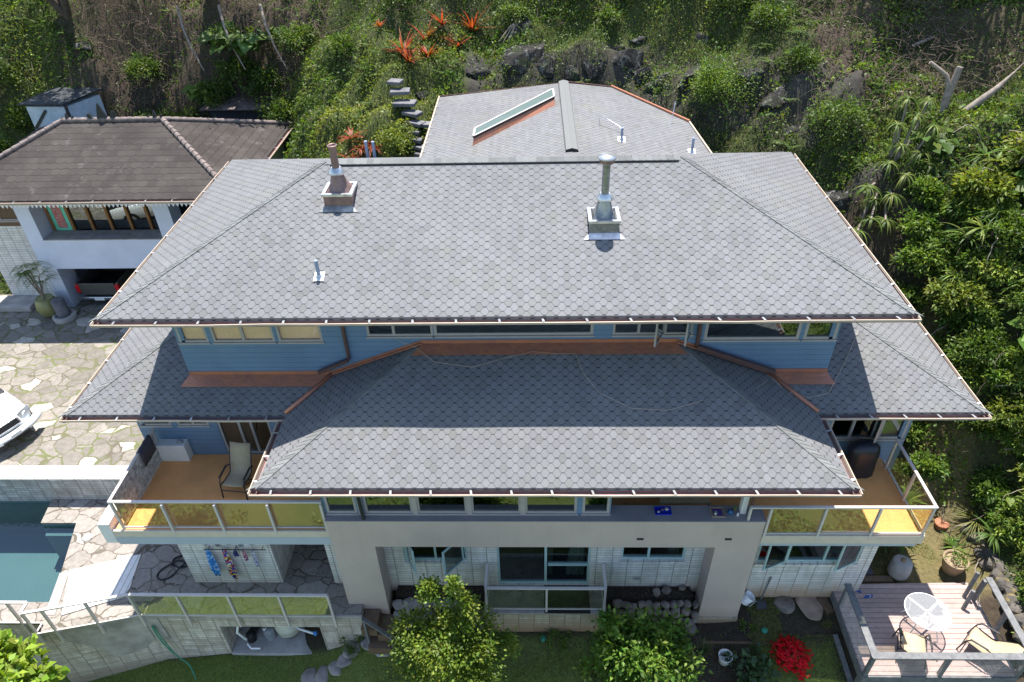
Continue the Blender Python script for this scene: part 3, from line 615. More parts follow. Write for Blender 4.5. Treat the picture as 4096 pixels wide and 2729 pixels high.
# --- portal ---
mb = MB(); px0, px1, py = -4.9, 5.37, 10.57
mb.prism([(px0,py,-.15),(-3.86,py,-.5),(-3.86,py,2.44),(4.35,py,2.44),(4.35,py,-.75),(px1,py,-.75),(px1,py,3.40),(px0,py,3.40)], (0,.46,0))
mb.box(px0,-3.86,11.031,11.149,-.5,2.5); mb.box(4.35,px1,11.031,11.149,-.75,2.5)
portal = mb.build('portal', M['stucco'], house)
mb = MB(); mb.box(px0-.01,px1+.01,py-.012,11.035,3.401,3.425); mb.build('ledge', M['ledge'], portal)
mb = MB(); mb.box(4.34,5.38,py-.03,11.0,-.78,-.5); mb.build('portal_footing', M['block_step'], portal)
for xa in (2.45, 4.53): mb = MB(); mb.box(xa,xa+.16,py-.01,py+.02,2.73,2.80); mb.build('vent_slot', M['dark_metal'], portal)
# --- ground storey block walls ---
bwy = 11.15
gops = [(-3.36,-1.74,1.08,2.1),(-.95,1.46,0.02,2.2),(2.25,3.87,1.14,2.1)]
mb = MB(); wall_open(mb, -3.95, 4.4, -.25, 2.44, bwy, gops, .15); wall_open(mb, 5.30, 8.65, -.6, 2.56, bwy, [(5.72,8.3,1.05,2.2)], .15)
mb.box(8.45,8.65,bwy+.002,19.5,-.6,2.56); mb.box(4.7,5.31,bwy+.02,bwy+.2,-.6,2.5); mb.build('block_wall', M['block_white'], house)
mb = MB(); wall_open(mb, -9.24, -6.82, -.1, 2.5, 11.2, [(-8.56,-8.42,1.66,1.84),(-8.25,-8.12,1.58,1.78),(-7.96,-7.83,1.66,1.84),(-7.64,-7.50,1.58,1.78),(-7.35,-7.22,1.66,1.84)], .12); wall_open(mb, -5.4, -4.85, -.1, 2.5, 11.2, [])
mb.box(-9.24,-9.05,11.202,19.5,0,2.5); mb.box(-6.9,-6.82,11.202,12.45,0,2.5); mb.box(-5.4,-5.3,11.202,12.9,0,2.5); mb.box(-6.9,-5.3,14.4,14.6,0,2.5); mb.box(-7.0,-6.9,12.9,14.5,0,2.5); mb.build('block_wall', M['block_white'], house)
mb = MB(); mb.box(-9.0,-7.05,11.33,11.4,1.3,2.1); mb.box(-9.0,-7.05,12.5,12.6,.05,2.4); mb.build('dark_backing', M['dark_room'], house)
# recess: door ajar and mat inside
mb = MB(); mb.T = rotz(R_(-42), (-6.86,12.2,0)); mb.box(-.03,.03,-.75,0,.03,2.2); mb.build('open_door', M['grey_beam'], house, bevel=.005)
window(house, -3.36,-1.74,1.08,2.1, bwy+.06, fm='green_frame', mull=(-2.55,), w=.05, glass='screen', sill=False)
casement(house, -3.28, .52, 1.12, 2.08, bwy, R_(58), 'green_frame', .045); casement(house, -1.82, -.66, 1.12, 2.08, bwy, R_(48), 'green_frame', .045)
window(house, -.95,1.46,.03,2.2, bwy+.07, fm='green_frame', mull=(.31,), w=.055, sill=False, name='patio_door')
mb = MB(); mb.box(.37,1.4,bwy+.035,bwy+.10,.82,.89); mb.build('door_transom', M['green_frame'], house)
window(house, 2.25,3.87,1.14,2.1, bwy+.06, fm='green_frame', mull=(2.95,), w=.05, sill=False)
window(house, 5.72,8.3,1.05,2.2, bwy+.06, fm='green_frame', mull=(6.5,7.45), w=.05, sill=False)
casement(house, 6.46, -.7, 1.08, 2.15, bwy, R_(22), 'green_frame', .045); casement(house, 8.25, -.72, 1.08, 2.15, bwy, R_(24), 'green_frame', .045)
# block sills
for xa, xb, z in ((2.22,3.9,1.13),(5.68,8.32,1.04),(-3.4,-1.72,1.07)):
    n = int((xb-xa)/.2); mb = MB()
    for i in range(n): mb.box(xa+(xb-xa)*i/n+.006, xa+(xb-xa)*(i+1)/n-.006, bwy-.045, bwy+.1, z-.1, z-.005)
    mb.build('window_sill', M['block_white'], house, bevel=.008)
# curtains and dark interior
mb = MB()
def drape(x0, x1, y, z0, z1, lean=.0):
    n = 14
    for i in range(n):
        a0 = x0+(x1-x0)*i/n; a1 = x0+(x1-x0)*(i+1)/n; u0 = .035*math.sin(i*1.9); u1 = .035*math.sin((i+1)*1.9)
        mb.add([(a0-lean*(1-i/n), y+u0, z0),(a1-lean*(1-(i+1)/n), y+u1, z0),(a1, y+u1, z1),(a0, y+u0, z1)], [(0,1,2,3)], True)
drape(1.0,1.36,bwy+.3,.05,2.3,.15); drape(.38,.5,bwy+.3,.05,2.3); drape(3.5,3.8,bwy+.3,.9,2.3); drape(-3.3,-3.05,bwy+.3,.9,2.3)
mb.build('curtain', M['curtain'], house)
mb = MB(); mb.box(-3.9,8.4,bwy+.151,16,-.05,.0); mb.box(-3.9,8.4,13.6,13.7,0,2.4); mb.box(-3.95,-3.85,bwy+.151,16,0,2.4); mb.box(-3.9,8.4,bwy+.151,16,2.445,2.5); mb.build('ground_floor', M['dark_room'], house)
# --- railings as parts of the house ---
def rail(parent, pts, zb, zt, posts, ztop_w=.07, pz=None, base_drop=.25, mat='rail_metal', glass='glass_rail', name='balcony_railing', gb=.06, skip=(), wrap=None):
    """pts: polyline xy; posts: list of xy; panels between polyline points"""
    mb = MB()
    mb.beam((pts[0][0],pts[0][1],zt), (pts[-1][0],pts[-1][1],zt), ztop_w, .045)
    r_ = mb.build(name, M[mat], parent, bevel=.006); mb = MB(); mb.beam((pts[0][0],pts[0][1],zb+gb), (pts[-1][0],pts[-1][1],zb+gb), .035, .03); mb.build('bottom_rail', M[mat], r_)
    for p in posts: q = MB(); q.box(p[0]-.025,p[0]+.025,p[1]-.03,p[1]+.03,(zb-base_drop if pz is None else pz),zt-.024); q.build('post', M[mat], r_)
    for i, (a, b2) in enumerate(zip(pts[:-1], pts[1:])):
        if i in skip: continue
        g = MB(); g.beam((a[0],a[1],(zb+gb+zt)/2+.0), (b2[0],b2[1],(zb+gb+zt)/2), .008, zt-zb-gb-.06); g.build('glass_panel', M[glass], r_)
    return r_
LZ = 3.88
rail(house, [(-9.99,10.75),(-8.72,10.75),(-7.47,10.75),(-6.22,10.75),(-4.95,10.75)], Z2+.02, LZ, [(-9.97,10.74),(-8.72,10.68),(-7.47,10.68),(-6.22,10.68),(-4.97,10.7)], base_drop=.12)
r2 = rail(house, [(-9.99,13.2),(-9.99,10.72)], Z2+.02, LZ, [(-9.99,13.1)], base_drop=0, skip=(0,), name='side_railing')
bt = MB(); k = 0; y = 10.86
while y < 13.15:
    w_ = random.uniform(.045,.075); bt.box(-10.0+random.uniform(-.012,.012),-9.975,y,y+w_,Z2+.03,LZ-.04); y += w_+random.uniform(.002,.012)
bt.build('batten_screen', woodm('painted_bamboo_battens', (.16,.15,.15), (.80,.78,.74)), r2)
rail(house, [(4.95,10.6),(5.42,10.6),(6.66,10.6),(7.88,10.6),(9.1,10.6)], Z2+.02, LZ, [(4.97,10.62),(5.42,10.58),(6.66,10.58),(7.88,10.58),(9.08,10.6)], base_drop=.1, skip=(0,))
rail(house, [(9.1,10.57),(9.1,12.75)], Z2+.02, LZ, [(9.1,11.65),(9.1,12.72)], base_drop=.1, name='side_railing')
# --- rear wing roof ---
mb = MB(); ZB = 8.02
B0 = (-3.45,19.6,ZB); B1 = (-3.45,26.75,ZB); Cm = (1.2,19.6,8.5); C1 = (1.22,26.7,8.5); D0 = (5.62,19.6,ZB); D1 = (5.35,23.7,ZB); D2 = (3.0,26.75,8.28)
mb.poly([B0,Cm,C1,B1]); mb.poly([Cm,D0,D1,D2,C1])
ring = [B0,D0,D1,D2,C1,B1]
for p, q in zip(ring[1:], ring[2:]+ring[:1]): mb.poly([p, (p[0],p[1],ZB-.15), (q[0],q[1],ZB-.15), q])
mb.poly([(p[0],p[1],ZB-.15) for p in ring][::-1])
rear = mb.build('rear_roof', M['shingle'], house, uvflat=True)
mb = MB(); mb.box(-3.2,5.2,20.12,23.6,3.5,ZB-.16); mb.box(-3.2,3.0,23.6,26.4,3.5,ZB-.16); mb.build('rear_wall', M['siding'], house)
mb = MB()
for sg in (-1, 1):
    mb.add([(1.21,20.15,8.60),(1.21,26.72,8.60),(1.21+sg*.17,26.72,8.555),(1.21+sg*.17,20.15,8.555)], [(0,1,2,3)])
    mb.add([(1.21+sg*.17,20.15,8.555),(1.21+sg*.17,26.72,8.555),(1.21+sg*.2,26.72,8.47),(1.21+sg*.2,20.15,8.47)], [(0,1,2,3)])
mb.build('ridge_cap', M['cap'], rear, solid=.01)
mb = MB(); mb.poly([(1.04,20.14,8.48),(1.38,20.14,8.48),(1.38,20.14,8.555),(1.21,20.14,8.6),(1.04,20.14,8.555)]); mb.build('cap_end', M['black'], rear)
mb = MB(); mb.beam((-3.47,20.9,ZB-.02),(-3.47,26.8,ZB-.02),.05,.12); mb.beam((5.57,20.9,ZB-.02),(5.38,23.75,ZB-.02),.05,.12); mb.build('gutter_lip', M['gutter_lip'], rear)
for y in np.linspace(21.4,26.3,8): q = MB(); q.box(-3.49,-3.36,y,y+.05,ZB,ZB+.03); q.build('gutter_strap', M['zinc'], rear)
mb = MB(); mb.beam((5.38,23.75,ZB+.0),(3.0,26.85,8.27),.07,.14); mb.build('copper_edge', M['copper'], rear); mb = MB(); mb.beam((3.0,26.8,8.26),(1.2,26.78,8.5),.05,.1); mb.beam((-3.45,26.83,ZB-.01),(1.2,26.78,8.44),.04,.07); mb.build('copper_edge', M['copper_dark'], rear)
# skylight
q = [Vector((-1.82,22.35,8.42)),Vector((.78,25.42,8.68)),Vector((.80,24.60,8.68)),Vector((-1.83,21.68,8.42))]
sk = MB(); sk.prism([tuple(p-Vector((0,0,.28))) for p in q], (0,0,.26)); skl = sk.build('skylight_curb', M['copper'], rear)
sk = MB(); ed = q+[q[0]]
for p, r2_ in zip(ed[:-1], ed[1:]): sk.beam(p, r2_, .07, .05)
sk.build('skylight_frame', M['win_frame'], rear)
sk = MB(); sk.poly([tuple(p+Vector((0,0,.01))) for p in q[::-1]]); sk.build('skylight_glass', simple('milky_skylight_glass', (.11,.15,.14), .3, var=.06), rear)
sk = MB(); sk.beam(q[3]+Vector((0,-.04,-.02)), q[2]+Vector((0,-.04,-.02)), .03, .07); sk.build('skylight_gasket', M['black'], rear)
sk = MB(); a_ = q[3]; b2 = q[2]; sk.add([a_+Vector((0,-.05,-.06)), b2+Vector((0,-.05,-.06)), b2+Vector((.03,-.30,-.27)), a_+Vector((-.05,-.30,-.36))], [(3,2,1,0)]); sk.build('skylight_apron', M['copper'], rear, solid=.01)
# vent pipes
def vent(x, y, z, h, rr=.04, lean=(0,0), base=True, label=None):
    v = MB(); v.tube([(x,y,z-.05),(x,y,z+.0),(x+lean[0],y+lean[1],z+h)], rr, 12); o = v.build('vent_pipe', M['pipe_pvc'], house)
    if base: f_ = MB(); f_.lathe((x,y,z-.02), [(rr*2.4,0),(rr*1.6,.05),(rr*1.1,.09)], 12); f_.beam((x,y-.12,z-.03),(x,y+.12,z+.05),.22,.012); f_.build('flashing_collar', M['zinc'], o)
    return o
vent(-4.68,13.12,8.56,.42); vent(2.82,21.4,8.35,.38); vent(4.95,20.95,8.1,.45); vent(-5.10,20.9,8.12,.5,.05,base=False); vent(-4.88,20.9,8.12,.48,.05,base=False)
mb = MB(); mb.tube([(2.24,22.6,8.4),(2.2,22.65,8.6),(2.3,22.62,8.68),(2.8,22.2,8.5),(2.95,22.0,8.38)], .012, 6); mb.tube([(4.65,23.3,8.1),(4.75,23.5,8.3),(4.82,23.7,8.75)], .012, 6); mb.build('antenna_wire', M['zinc'], house)
# chimneys
def chimney(cx, cy, z, kind):
    base = MB(); w = .33; s = S2
    zb = lambda y: ZE+S2*(y-Y0)
    z1 = zb(cy+w)+.03
    m1 = 'zinc_dirty' if kind else 'rust_copper'
    base.prism([(cx-w,cy-w,zb(cy-w)-.05),(cx+w,cy-w,zb(cy-w)-.05),(cx+w,cy-w,z1),(cx-w,cy-w,z1)], (0,2*w,0)); c = base.build('chimney', M[m1], house, bevel=.006)
    f_ = MB(); f_.add([(cx-w-.14,cy-w-.14,zb(cy-w-.14)+.015),(cx+w+.14,cy-w-.14,zb(cy-w-.14)+.015),(cx+w+.0,cy-w-.004,zb(cy-w)+.05),(cx-w-.0,cy-w-.004,zb(cy-w)+.05)], [(0,1,2,3)]); f_.build('chimney_flashing', M['zinc_dirty' if not kind else 'zinc'], c, solid=.008)
    t = MB(); frame_w = .055
    t.box(cx-w-.03,cx-w+.05,cy-w-.03,cy+w+.03,z1,z1+.06); t.box(cx+w-.05,cx+w+.03,cy-w-.03,cy+w+.03,z1,z1+.06); t.box(cx-w+.05,cx+w-.05,cy-w-.029,cy-w+.05,z1,z1+.059); t.box(cx-w+.05,cx+w-.05,cy+w-.05,cy+w+.029,z1,z1+.059); t.build('chimney_rim', M['zinc'], c)
    p = MB(); n = 20; rings = []
    for k, (zz_, blend, hw) in enumerate(((z1+.0,0,w-.06),(z1+.14,.25,w-.13),(z1+.30,.7,.165),(z1+.42,1,.135))):
        rg = []
        for i in range(n):
            t_ = 2*math.pi*(i+.5)/n; c_, s_ = math.cos(t_), math.sin(t_); sq = 1/max(abs(c_), abs(s_)); rr = hw*(sq*(1-blend)+blend); rg.append((cx+rr*c_, cy+rr*s_, zz_))
        rings += rg
    p.add(rings, [(k*n+i, k*n+(i+1) % n, (k+1)*n+(i+1) % n, (k+1)*n+i) for k in range(3) for i in range(n)], True); p.build('chimney_cone', M[m1], c)
    zc = z1+.42
    h = 1.02 if kind else .78
    q_ = MB(); q_.lathe((cx,cy,zc), [(.13,0),(.20,.02),(.205,.06),(.11,.16)], 24); q_.build('storm_collar', M['zinc'], c)
    q_ = MB(); q_.lathe((cx,cy,zc+.14), [(.085,0),(.085,h-.28)], 24); q_.build('flue', M['zinc_dirty' if kind else 'rust_copper'], c)
    q_ = MB()
    if kind: q_.lathe((cx,cy,zc+h-.18), [(.09,0),(.16,.03),(.165,.12),(.205,.13),(.205,.17),(.0,.20)], 24)
    else: q_.lathe((cx,cy,zc+h-.18), [(.085,0),(.11,.05),(.115,.08),(.10,.09),(.095,.02)], 24)
    q_.build('flue_cap', M['zinc' if kind else 'rust_copper'], c)
    if kind: q_ = MB(); q_.lathe((cx,cy,zc+h-.17), [(.167,.03),(.168,.115)], 24); q_.build('cap_mesh', M['rust_copper'], c)
    return c
chimney(1.63,14.49,0,1); chimney(-4.52,15.32,0,0)
# ================= TERRAIN =================
CP = np.array([
 # lawn and garden
 (0,9.5,-1.0),(5,9.5,-1.0),(7,10.6,-.62),(7.3,8.9,-1.1),(-2,9.9,-1.0),(-4.5,10.0,-1.05),(-5.8,9.9,-1.9),(-8.5,10.2,-1.9),(-12,10.2,-2.45),(-16,10.2,-2.6),(-9,8.8,-2.2),(-2,8.6,-1.4),(3,8.3,-1.3),
 (1,10.35,-.85),(4,10.3,-.85),(6,10.8,-.5),(8.5,11.4,-.35),(9,10,-.9),(9,8.5,-1.6),(12,8.5,-1.2),(11,11.8,-.3),(9.5,13,-.3),(11.3,13.5,-.25),(11,10,-.9),(10.3,16,-.1),(9.8,18,.6),
 (0,4,-3.0),(-10,4,-4.2),(8,4,-2.8),(0,-4,-6),(-14,-2,-7),(12,-2,-5),(0,13,-.9),(-8,13,-2.4),(-16,13,-2.4),(7,14,-.5),(0,18,-.6),(-14,18,-1.5),(-20,18,-1.5),(-28,18,-.5),(-25,12,-2),(5,18,0),(-14,22,-1.),(-20,26,-.6),(-14,27,-.4),(-20,29.6,.3),(-14,29.6,.3),(-26,24,2.2),(-24.5,29,3.0),(-10,20,1.5),
 # hill behind and between
 (-3.9,25.2,6.95),(-4.6,26,7.75),(-5.2,27,8.3),(-7,25.4,6.9),(-8.5,27.2,7.0),(-8.6,24.6,5.6),(-6.5,23,5.2),(-4.2,22.8,5.4),(0,22.5,5.6),(3,24,6.2),(5.5,22.4,5.0),
 (-1,27.4,7.9),(1.5,27.3,7.6),(1.5,28.0,8.9),(-1.5,28.3,8.6),(3.4,27.3,7.4),(3.6,28.0,8.6),(6.1,24.8,6.6),(6.6,25.7,8.3),(7.5,23.2,6.3),(8.3,24.3,8.5),
 (0,30.5,10.4),(-6,30.5,10.4),(6,29.5,10.7),(-14,31.5,6.4),(-20,31.5,6.4),(-14,34,9.8),(-20,34,9.9),(-26,33,9.3),(-27,28,6.2),(-10.2,30.6,7.2),(-10,33,9.8),(0,34,13),(-10,38,14),(-22,40,14.5),(6,34,14),(16,34,16),(26,32,19),
 # right side slope
 (9.2,19.6,3.2),(10.2,19.2,4.6),(9.6,21,5.2),(11,20.8,7.4),(13.3,23,8.3),(15.5,26,11.2),(12.4,17.4,5.6),(13.6,18,6.6),(12.0,15.2,2.5),(11.5,17,2.2),(12.9,14.8,4.0),(13.4,13.2,1.7),(12.9,11.8,.5),(12.6,13.6,.5),(15,12.5,3.2),(14,10.2,.9),(14.6,15.5,5.5),(16.5,19,8.3),(18,15,7.5),(22,20,12),(20,9,4),(26,14,11),(13.5,7,-1.2),(18,5,0),
 # far
 (0,60,26),(-40,60,24),(40,60,30),(-60,20,4),(-60,-10,-6),(60,20,22),(60,-20,2),(0,-30,-13),(-50,-50,-14),(50,-50,-10)], float)
def phi(d): return d
_D = np.hypot(CP[:,None,0]-CP[None,:,0], CP[:,None,1]-CP[None,:,1])
_A = np.zeros((len(CP)+3,)*2); _A[:len(CP),:len(CP)] = _D+np.eye(len(CP))*-.15; _A[:len(CP),-3] = 1; _A[:len(CP),-2:] = CP[:,:2]; _A[-3,:len(CP)] = 1; _A[-2:,:len(CP)] = CP[:,:2].T
_W = np.linalg.solve(_A, np.concatenate([CP[:,2], [0,0,0]]))
_pr = np.random.default_rng(5); _K = [(_pr.uniform(-1,1,2)*f, _pr.uniform(0,6.28), a) for f, a in [(1.1,.13)]*6+[(2.6,.06)]*8+[(6,.022)]*8]
def hill_mask(x, y):
    return np.clip((np.maximum(y-20.5, x-12.2+np.maximum(0, 12-y)*.0))/1.2, 0, 1)*np.clip((y-9)/2, 0, 1)
def hgt(x, y, rough=True):
    x = np.asarray(x, float); y = np.asarray(y, float); sh = x.shape; x = x.ravel(); y = y.ravel()
    xc = np.clip(x, -70, 70); yc = np.clip(y, -60, 70)
    d = np.hypot(xc[:,None]-CP[None,:,0], yc[:,None]-CP[None,:,1]); z = d@_W[:-3]+_W[-3]+xc*_W[-2]+yc*_W[-1]
    if rough:
        n = sum(a*np.sin(k[0]*x*2+k[1]*y*2+p) for k, p, a in _K); z = z+n*hill_mask(x, y)*1.0
    z = np.clip(z, -14, 34); return z.reshape(sh)
def noise2(x, y, s, seed=0):
    g = np.random.default_rng(seed).random((64, 64)); X = np.asarray(x)*s+100.3; Y = np.asarray(y)*s+100.7; i = np.floor(X).astype(int); j = np.floor(Y).astype(int); fx = X-i; fy = Y-j
    fx = fx*fx*(3-2*fx); fy = fy*fy*(3-2*fy); G = lambda a, b: g[a % 64, b % 64]
    return (G(i,j)*(1-fx)+G(i+1,j)*fx)*(1-fy)+(G(i,j+1)*(1-fx)+G(i+1,j+1)*fx)*fy
def fbm(x, y, s, seed=0): return (noise2(x,y,s,seed)+.5*noise2(x,y,s*2.1,seed+1)+.25*noise2(x,y,s*4.3,seed+2))/1.75
def pal(t, cols):
    t = np.clip(t, 0, .9999)*(len(cols)-1); i = t.astype(int); f = (t-i)[:,None]; c = np.array(cols, float); return c[i]*(1-f)+c[i+1]*f
gx = np.concatenate([[-420,-200,-120,-80,-60,-48,-40,-34], np.arange(-30, 24.01, .28), [28,34,42,55,75,120,220,420]])
gy = np.concatenate([[-420,-200,-110,-70,-45,-30,-20,-12,-6,-2,0,2,4,6], np.arange(7, 37.01, .28), [39,42,46,52,60,80,120,220,420]])
GX, GY = np.meshgrid(gx, gy); GZ = hgt(GX, GY)
def pinned(x, y, z):
    z = np.where((x > -22.5) & (x < -10.3) & (y > 14.2) & (y < 30.4), np.minimum(z, .55), z)        # under the drive
    z = np.where((x > -21) & (x < -9.3) & (y > 10.4) & (y < 14.4), np.minimum(z, -2.2), z)          # under the pool terrace
    z = np.where((x > -9.9) & (x < -4.6) & (y > 10.45) & (y < 19), np.minimum(z, -.5), z)
    z = np.where((x > -3.9) & (x < 4.35) & (y > 10.75) & (y < 19), -.02+0*z, z)                      # beds against the wall
    z = np.where((x > 4.6) & (x < 8.6) & (y > 11.25) & (y < 19), -.6, z)
    return z
GZ = pinned(GX, GY, GZ)
ny, nx = GX.shape; vs = np.stack([GX.ravel(), GY.ravel(), GZ.ravel()], 1)
ii = (np.arange(ny-1)[:,None]*nx+np.arange(nx-1)[None,:]).ravel(); fs = np.stack([ii, ii+1, ii+nx+1, ii+nx], 1)
def np_mesh(name, V, F, cols, mat, smooth=False, uvscale=None):
    me = bpy.data.meshes.new(name); n = len(V); k = F.shape[1]; me.vertices.add(n); me.vertices.foreach_set('co', np.asarray(V, np.float32).ravel())
    me.loops.add(F.size); me.loops.foreach_set('vertex_index', F.ravel().astype(np.int32)); me.polygons.add(len(F)); me.polygons.foreach_set('loop_start', np.arange(0, F.size, k, dtype=np.int32))
    if smooth: me.polygons.foreach_set('use_smooth', np.ones(len(F), bool))
    me.update(calc_edges=True)
    at = me.color_attributes.new('Col', 'FLOAT_COLOR', 'POINT'); c4 = np.ones((n, 4), np.float32); c4[:, :3] = cols; at.data.foreach_set('color', c4.ravel())
    me.materials.append(mat); o = bpy.data.objects.new(name, me); COL.objects.link(o); return o
vx, vy = vs[:,0], vs[:,1]
t = fbm(vx, vy, .35, 3); colr = pal(t, [(.030,.024,.018),(.060,.045,.032),(.035,.045,.016),(.05,.07,.02)])
lawn = ((vy < 10.25) & (vx < 1.6)) | ((vy < 9.9) & (vx > 5.6) & (vx < 7.6)); lawnc = pal(fbm(vx, vy, .8, 9), [(.11,.14,.035),(.14,.19,.04),(.18,.21,.07)])
colr = np.where(lawn[:,None], lawnc, colr)
front = (vy < 8.2) & (vy > -40) & (np.abs(vx) < 45); colr = np.where(front[:,None], pal(fbm(vx, vy, .6, 19), [(.05,.075,.02),(.10,.15,.03),(.17,.20,.05)]), colr)
hillc = (hill_mask(vx, vy) > .2); colr = np.where(hillc[:,None], pal(t, [(.035,.035,.015),(.045,.06,.018),(.06,.08,.02),(.05,.075,.02)]), colr); bz = hillc & (((vx < -8.5) & (vx > -21.5) & (vy > 31)) | ((vx > 10) & (vy > 23.5))); colr = np.where(bz[:,None], pal(t, [(.05,.035,.026),(.075,.055,.04),(.05,.05,.025)]), colr)
cl = hillc & (((vy > 26.6) & (vy < 28.6) & (vx > -2.4) & (vx < 4.6)) | ((vx > 4.2) & (vx < 11) & (np.abs(vy-(28.0-(vx-3.5)*.6)) < 1.2)) | ((vx > 8.5) & (vx < 12) & (vy > 17) & (vy < 21.5))); colr = np.where(cl[:,None], pal(fbm(vx, vy, 1.5, 4), [(.015,.014,.014),(.06,.055,.05),(.03,.035,.015)]), colr)
gr = (vx > 9.0) & (vx < 12.3) & (vy > 11.2) & (vy < 18); colr = np.where(gr[:,None], pal(fbm(vx, vy, 1.2, 12), [(.20,.13,.07),(.15,.13,.05),(.24,.17,.10)]), colr)
bed = (vx > -3.9) & (vx < 4.4) & (vy > 10.5) & (vy < 12); colr = np.where(bed[:,None], np.array([(.028,.020,.017)]), colr)
tag(np_mesh('ground', vs, fs, colr, M['ground'], True), kind='structure')

# ================= PAVED TERRACES, POOL =================
def deckslab(name, polys, z, th, mat):
    mb = MB()
    for p in polys: mb.prism([(x, y, z) for x, y in p], (0, 0, -th))
    return struct(name, mb, mat)
deckslab('driveway', [[(-40,14.62),(-10.42,14.62),(-10.42,24.3),(-40,24.3)]], .9, .25, M['driveway'])
patio_polys = [[(-14.7,13.2),(-9.3,13.2),(-9.3,14.08),(-14.85,14.08)], [(-13.62,13.2),(-13.15,11.45),(-9.3,11.45),(-9.3,13.2)],
 [(-13.15,11.45),(-12.92,10.58),(-12.92,10.2),(-12.7,9.68),(-10.32,10.26),(-5.2,10.26),(-4.52,10.30),(-4.52,10.56),(-4.89,11.2),(-5.4,11.2),(-5.4,11.45)], [(-9.3,11.45),(-5.4,11.45),(-5.4,14.4),(-9.0,14.4),(-9.3,14.0)], [(-20,9.98),(-12.92,9.98),(-12.92,10.58),(-20,10.58)]]
patio_polys[2][3] = (-12.9,9.99)
patio_polys[2].insert(4, (-12.7,9.68))
deckslab('patio', patio_polys, 0, .06, M['patio'])
mb = MB(); mb.prism([(x, y, -1.6) for x, y in [(-20,10.58),(-12.92,10.58),(-13.62,13.2),(-14.7,13.2),(-14.85,14.08),(-20,14.08)]], (0,0,-.2))
for p, q in zip([(-20,10.58),(-12.92,10.58),(-13.62,13.2),(-14.7,13.2),(-14.85,14.08)], [(-12.92,10.58),(-13.62,13.2),(-14.7,13.2),(-14.85,14.08),(-20,14.08)]): mb.poly([(p[0],p[1],-1.6),(q[0],q[1],-1.6),(q[0],q[1],-.06),(p[0],p[1],-.06)][::-1])
mb.prism([(x,y,-.35) for x,y in [(-14.6,13.0),(-13.62,13.0),(-13.6,13.19),(-14.65,13.19)]], (0,0,-1.2))
struct('pool_basin', mb, M['pool_tile'])
mb = MB(); mb.poly([(x, y, -.13) for x, y in [(-20,10.581),(-12.925,10.581),(-13.625,13.199),(-14.705,13.199),(-14.855,14.079),(-20,14.079)]]); struct('pool_water', mb, M['water'])
mb = MB(); mb.prism([(-13.17,11.46,.0),(-12.92,11.46,.0),(-12.62,10.0+.2,.0),(-12.90,10.2,.0)][::-1], (0,0,.02)); thing('coping_slab', mb, M['concrete'], 'plain grey stone slab along the pool edge beside the white boards', 'paving slab', (-12.9,10.9,0))
mb = MB(); mb.prism([(-12.93,11.55,.004),(-11.15,12.08,.004),(-10.98,11.0,.004),(-11.05,10.72,.004),(-12.43,10.18,.004)][::-1], (0,0,.035)); thing('board_mat', mb, M['mat_boards'], 'white slatted board platform on the patio between pool and railing', 'platform', (-12,11,0))
mb = MB(); mb.lathe((-13.02,12.69,0), [(.13,.002),(.13,.014),(.0,.016)], 24); thing('skimmer_lid', mb, M['plastic_white'], 'round white skimmer lid set in the flagstone patio by the pool', 'lid', (-13.02,12.69,0))
# retaining walls
rw = empty('retaining_wall', (-16,14.3,0), 'white slump block retaining wall with broad flat cap between driveway and pool', 'wall')
mb = MB(); mb.box(-40,-10.42,14.09,14.6,-1.7,.90); mb.build('wall_face', M['block_grey'], rw)
mb = MB(); mb.box(-40,-10.41,14.07,14.63,.901,.945); mb.build('wall_cap', M['block_white'], rw, bevel=.01)
tw = empty('terrace_wall', (-8,10.2,-1), 'stained slump block wall holding up the patio with an open pump niche', 'wall')
mb = MB(); wall_open(mb, -10.32, -4.52, -2.8, -.07, 10.25, [(-8.42,-5.71,-1.9,-.58)], .02)
mb.box(-8.42,-5.71,11.75,11.85,-1.9,-.5); mb.box(-8.5,-8.42,10.27,11.8,-1.9,-.5); mb.box(-5.71,-5.6,10.27,11.8,-1.9,-.5); mb.box(-8.42,-5.71,10.26,11.8,-.58,-.5)
mb.poly([(-4.52,10.25,-2.5),(-4.52,11.2,-2.5),(-4.52,11.2,-.07),(-4.52,10.25,-.07)])
mb.poly([(-12.9,9.66,-3.2),(-10.32,10.25,-3.2),(-10.32,10.25,-.07),(-12.9,9.66,-.07)]); mb.poly([(-20,9.97,-3.2),(-12.9,9.97,-3.2),(-12.9,9.97,-.07),(-20,9.97,-.07)]); mb.poly([(-12.9,9.97,-3.2),(-12.9,9.66,-3.2),(-12.9,9.66,-.07),(-12.9,9.97,-.07)])
mb.build('block_wall', M['block_brown'], tw)
mb = MB(); mb.prism([(-12.95,9.62,.0),(-10.33,10.20,.0),(-4.5,10.20,.0),(-4.5,10.27,.0),(-10.35,10.27,.0),(-12.95,9.68,.0)], (0,0,-.12)); mb.build('wall_coping', M['concrete'], tw, bevel=.01)
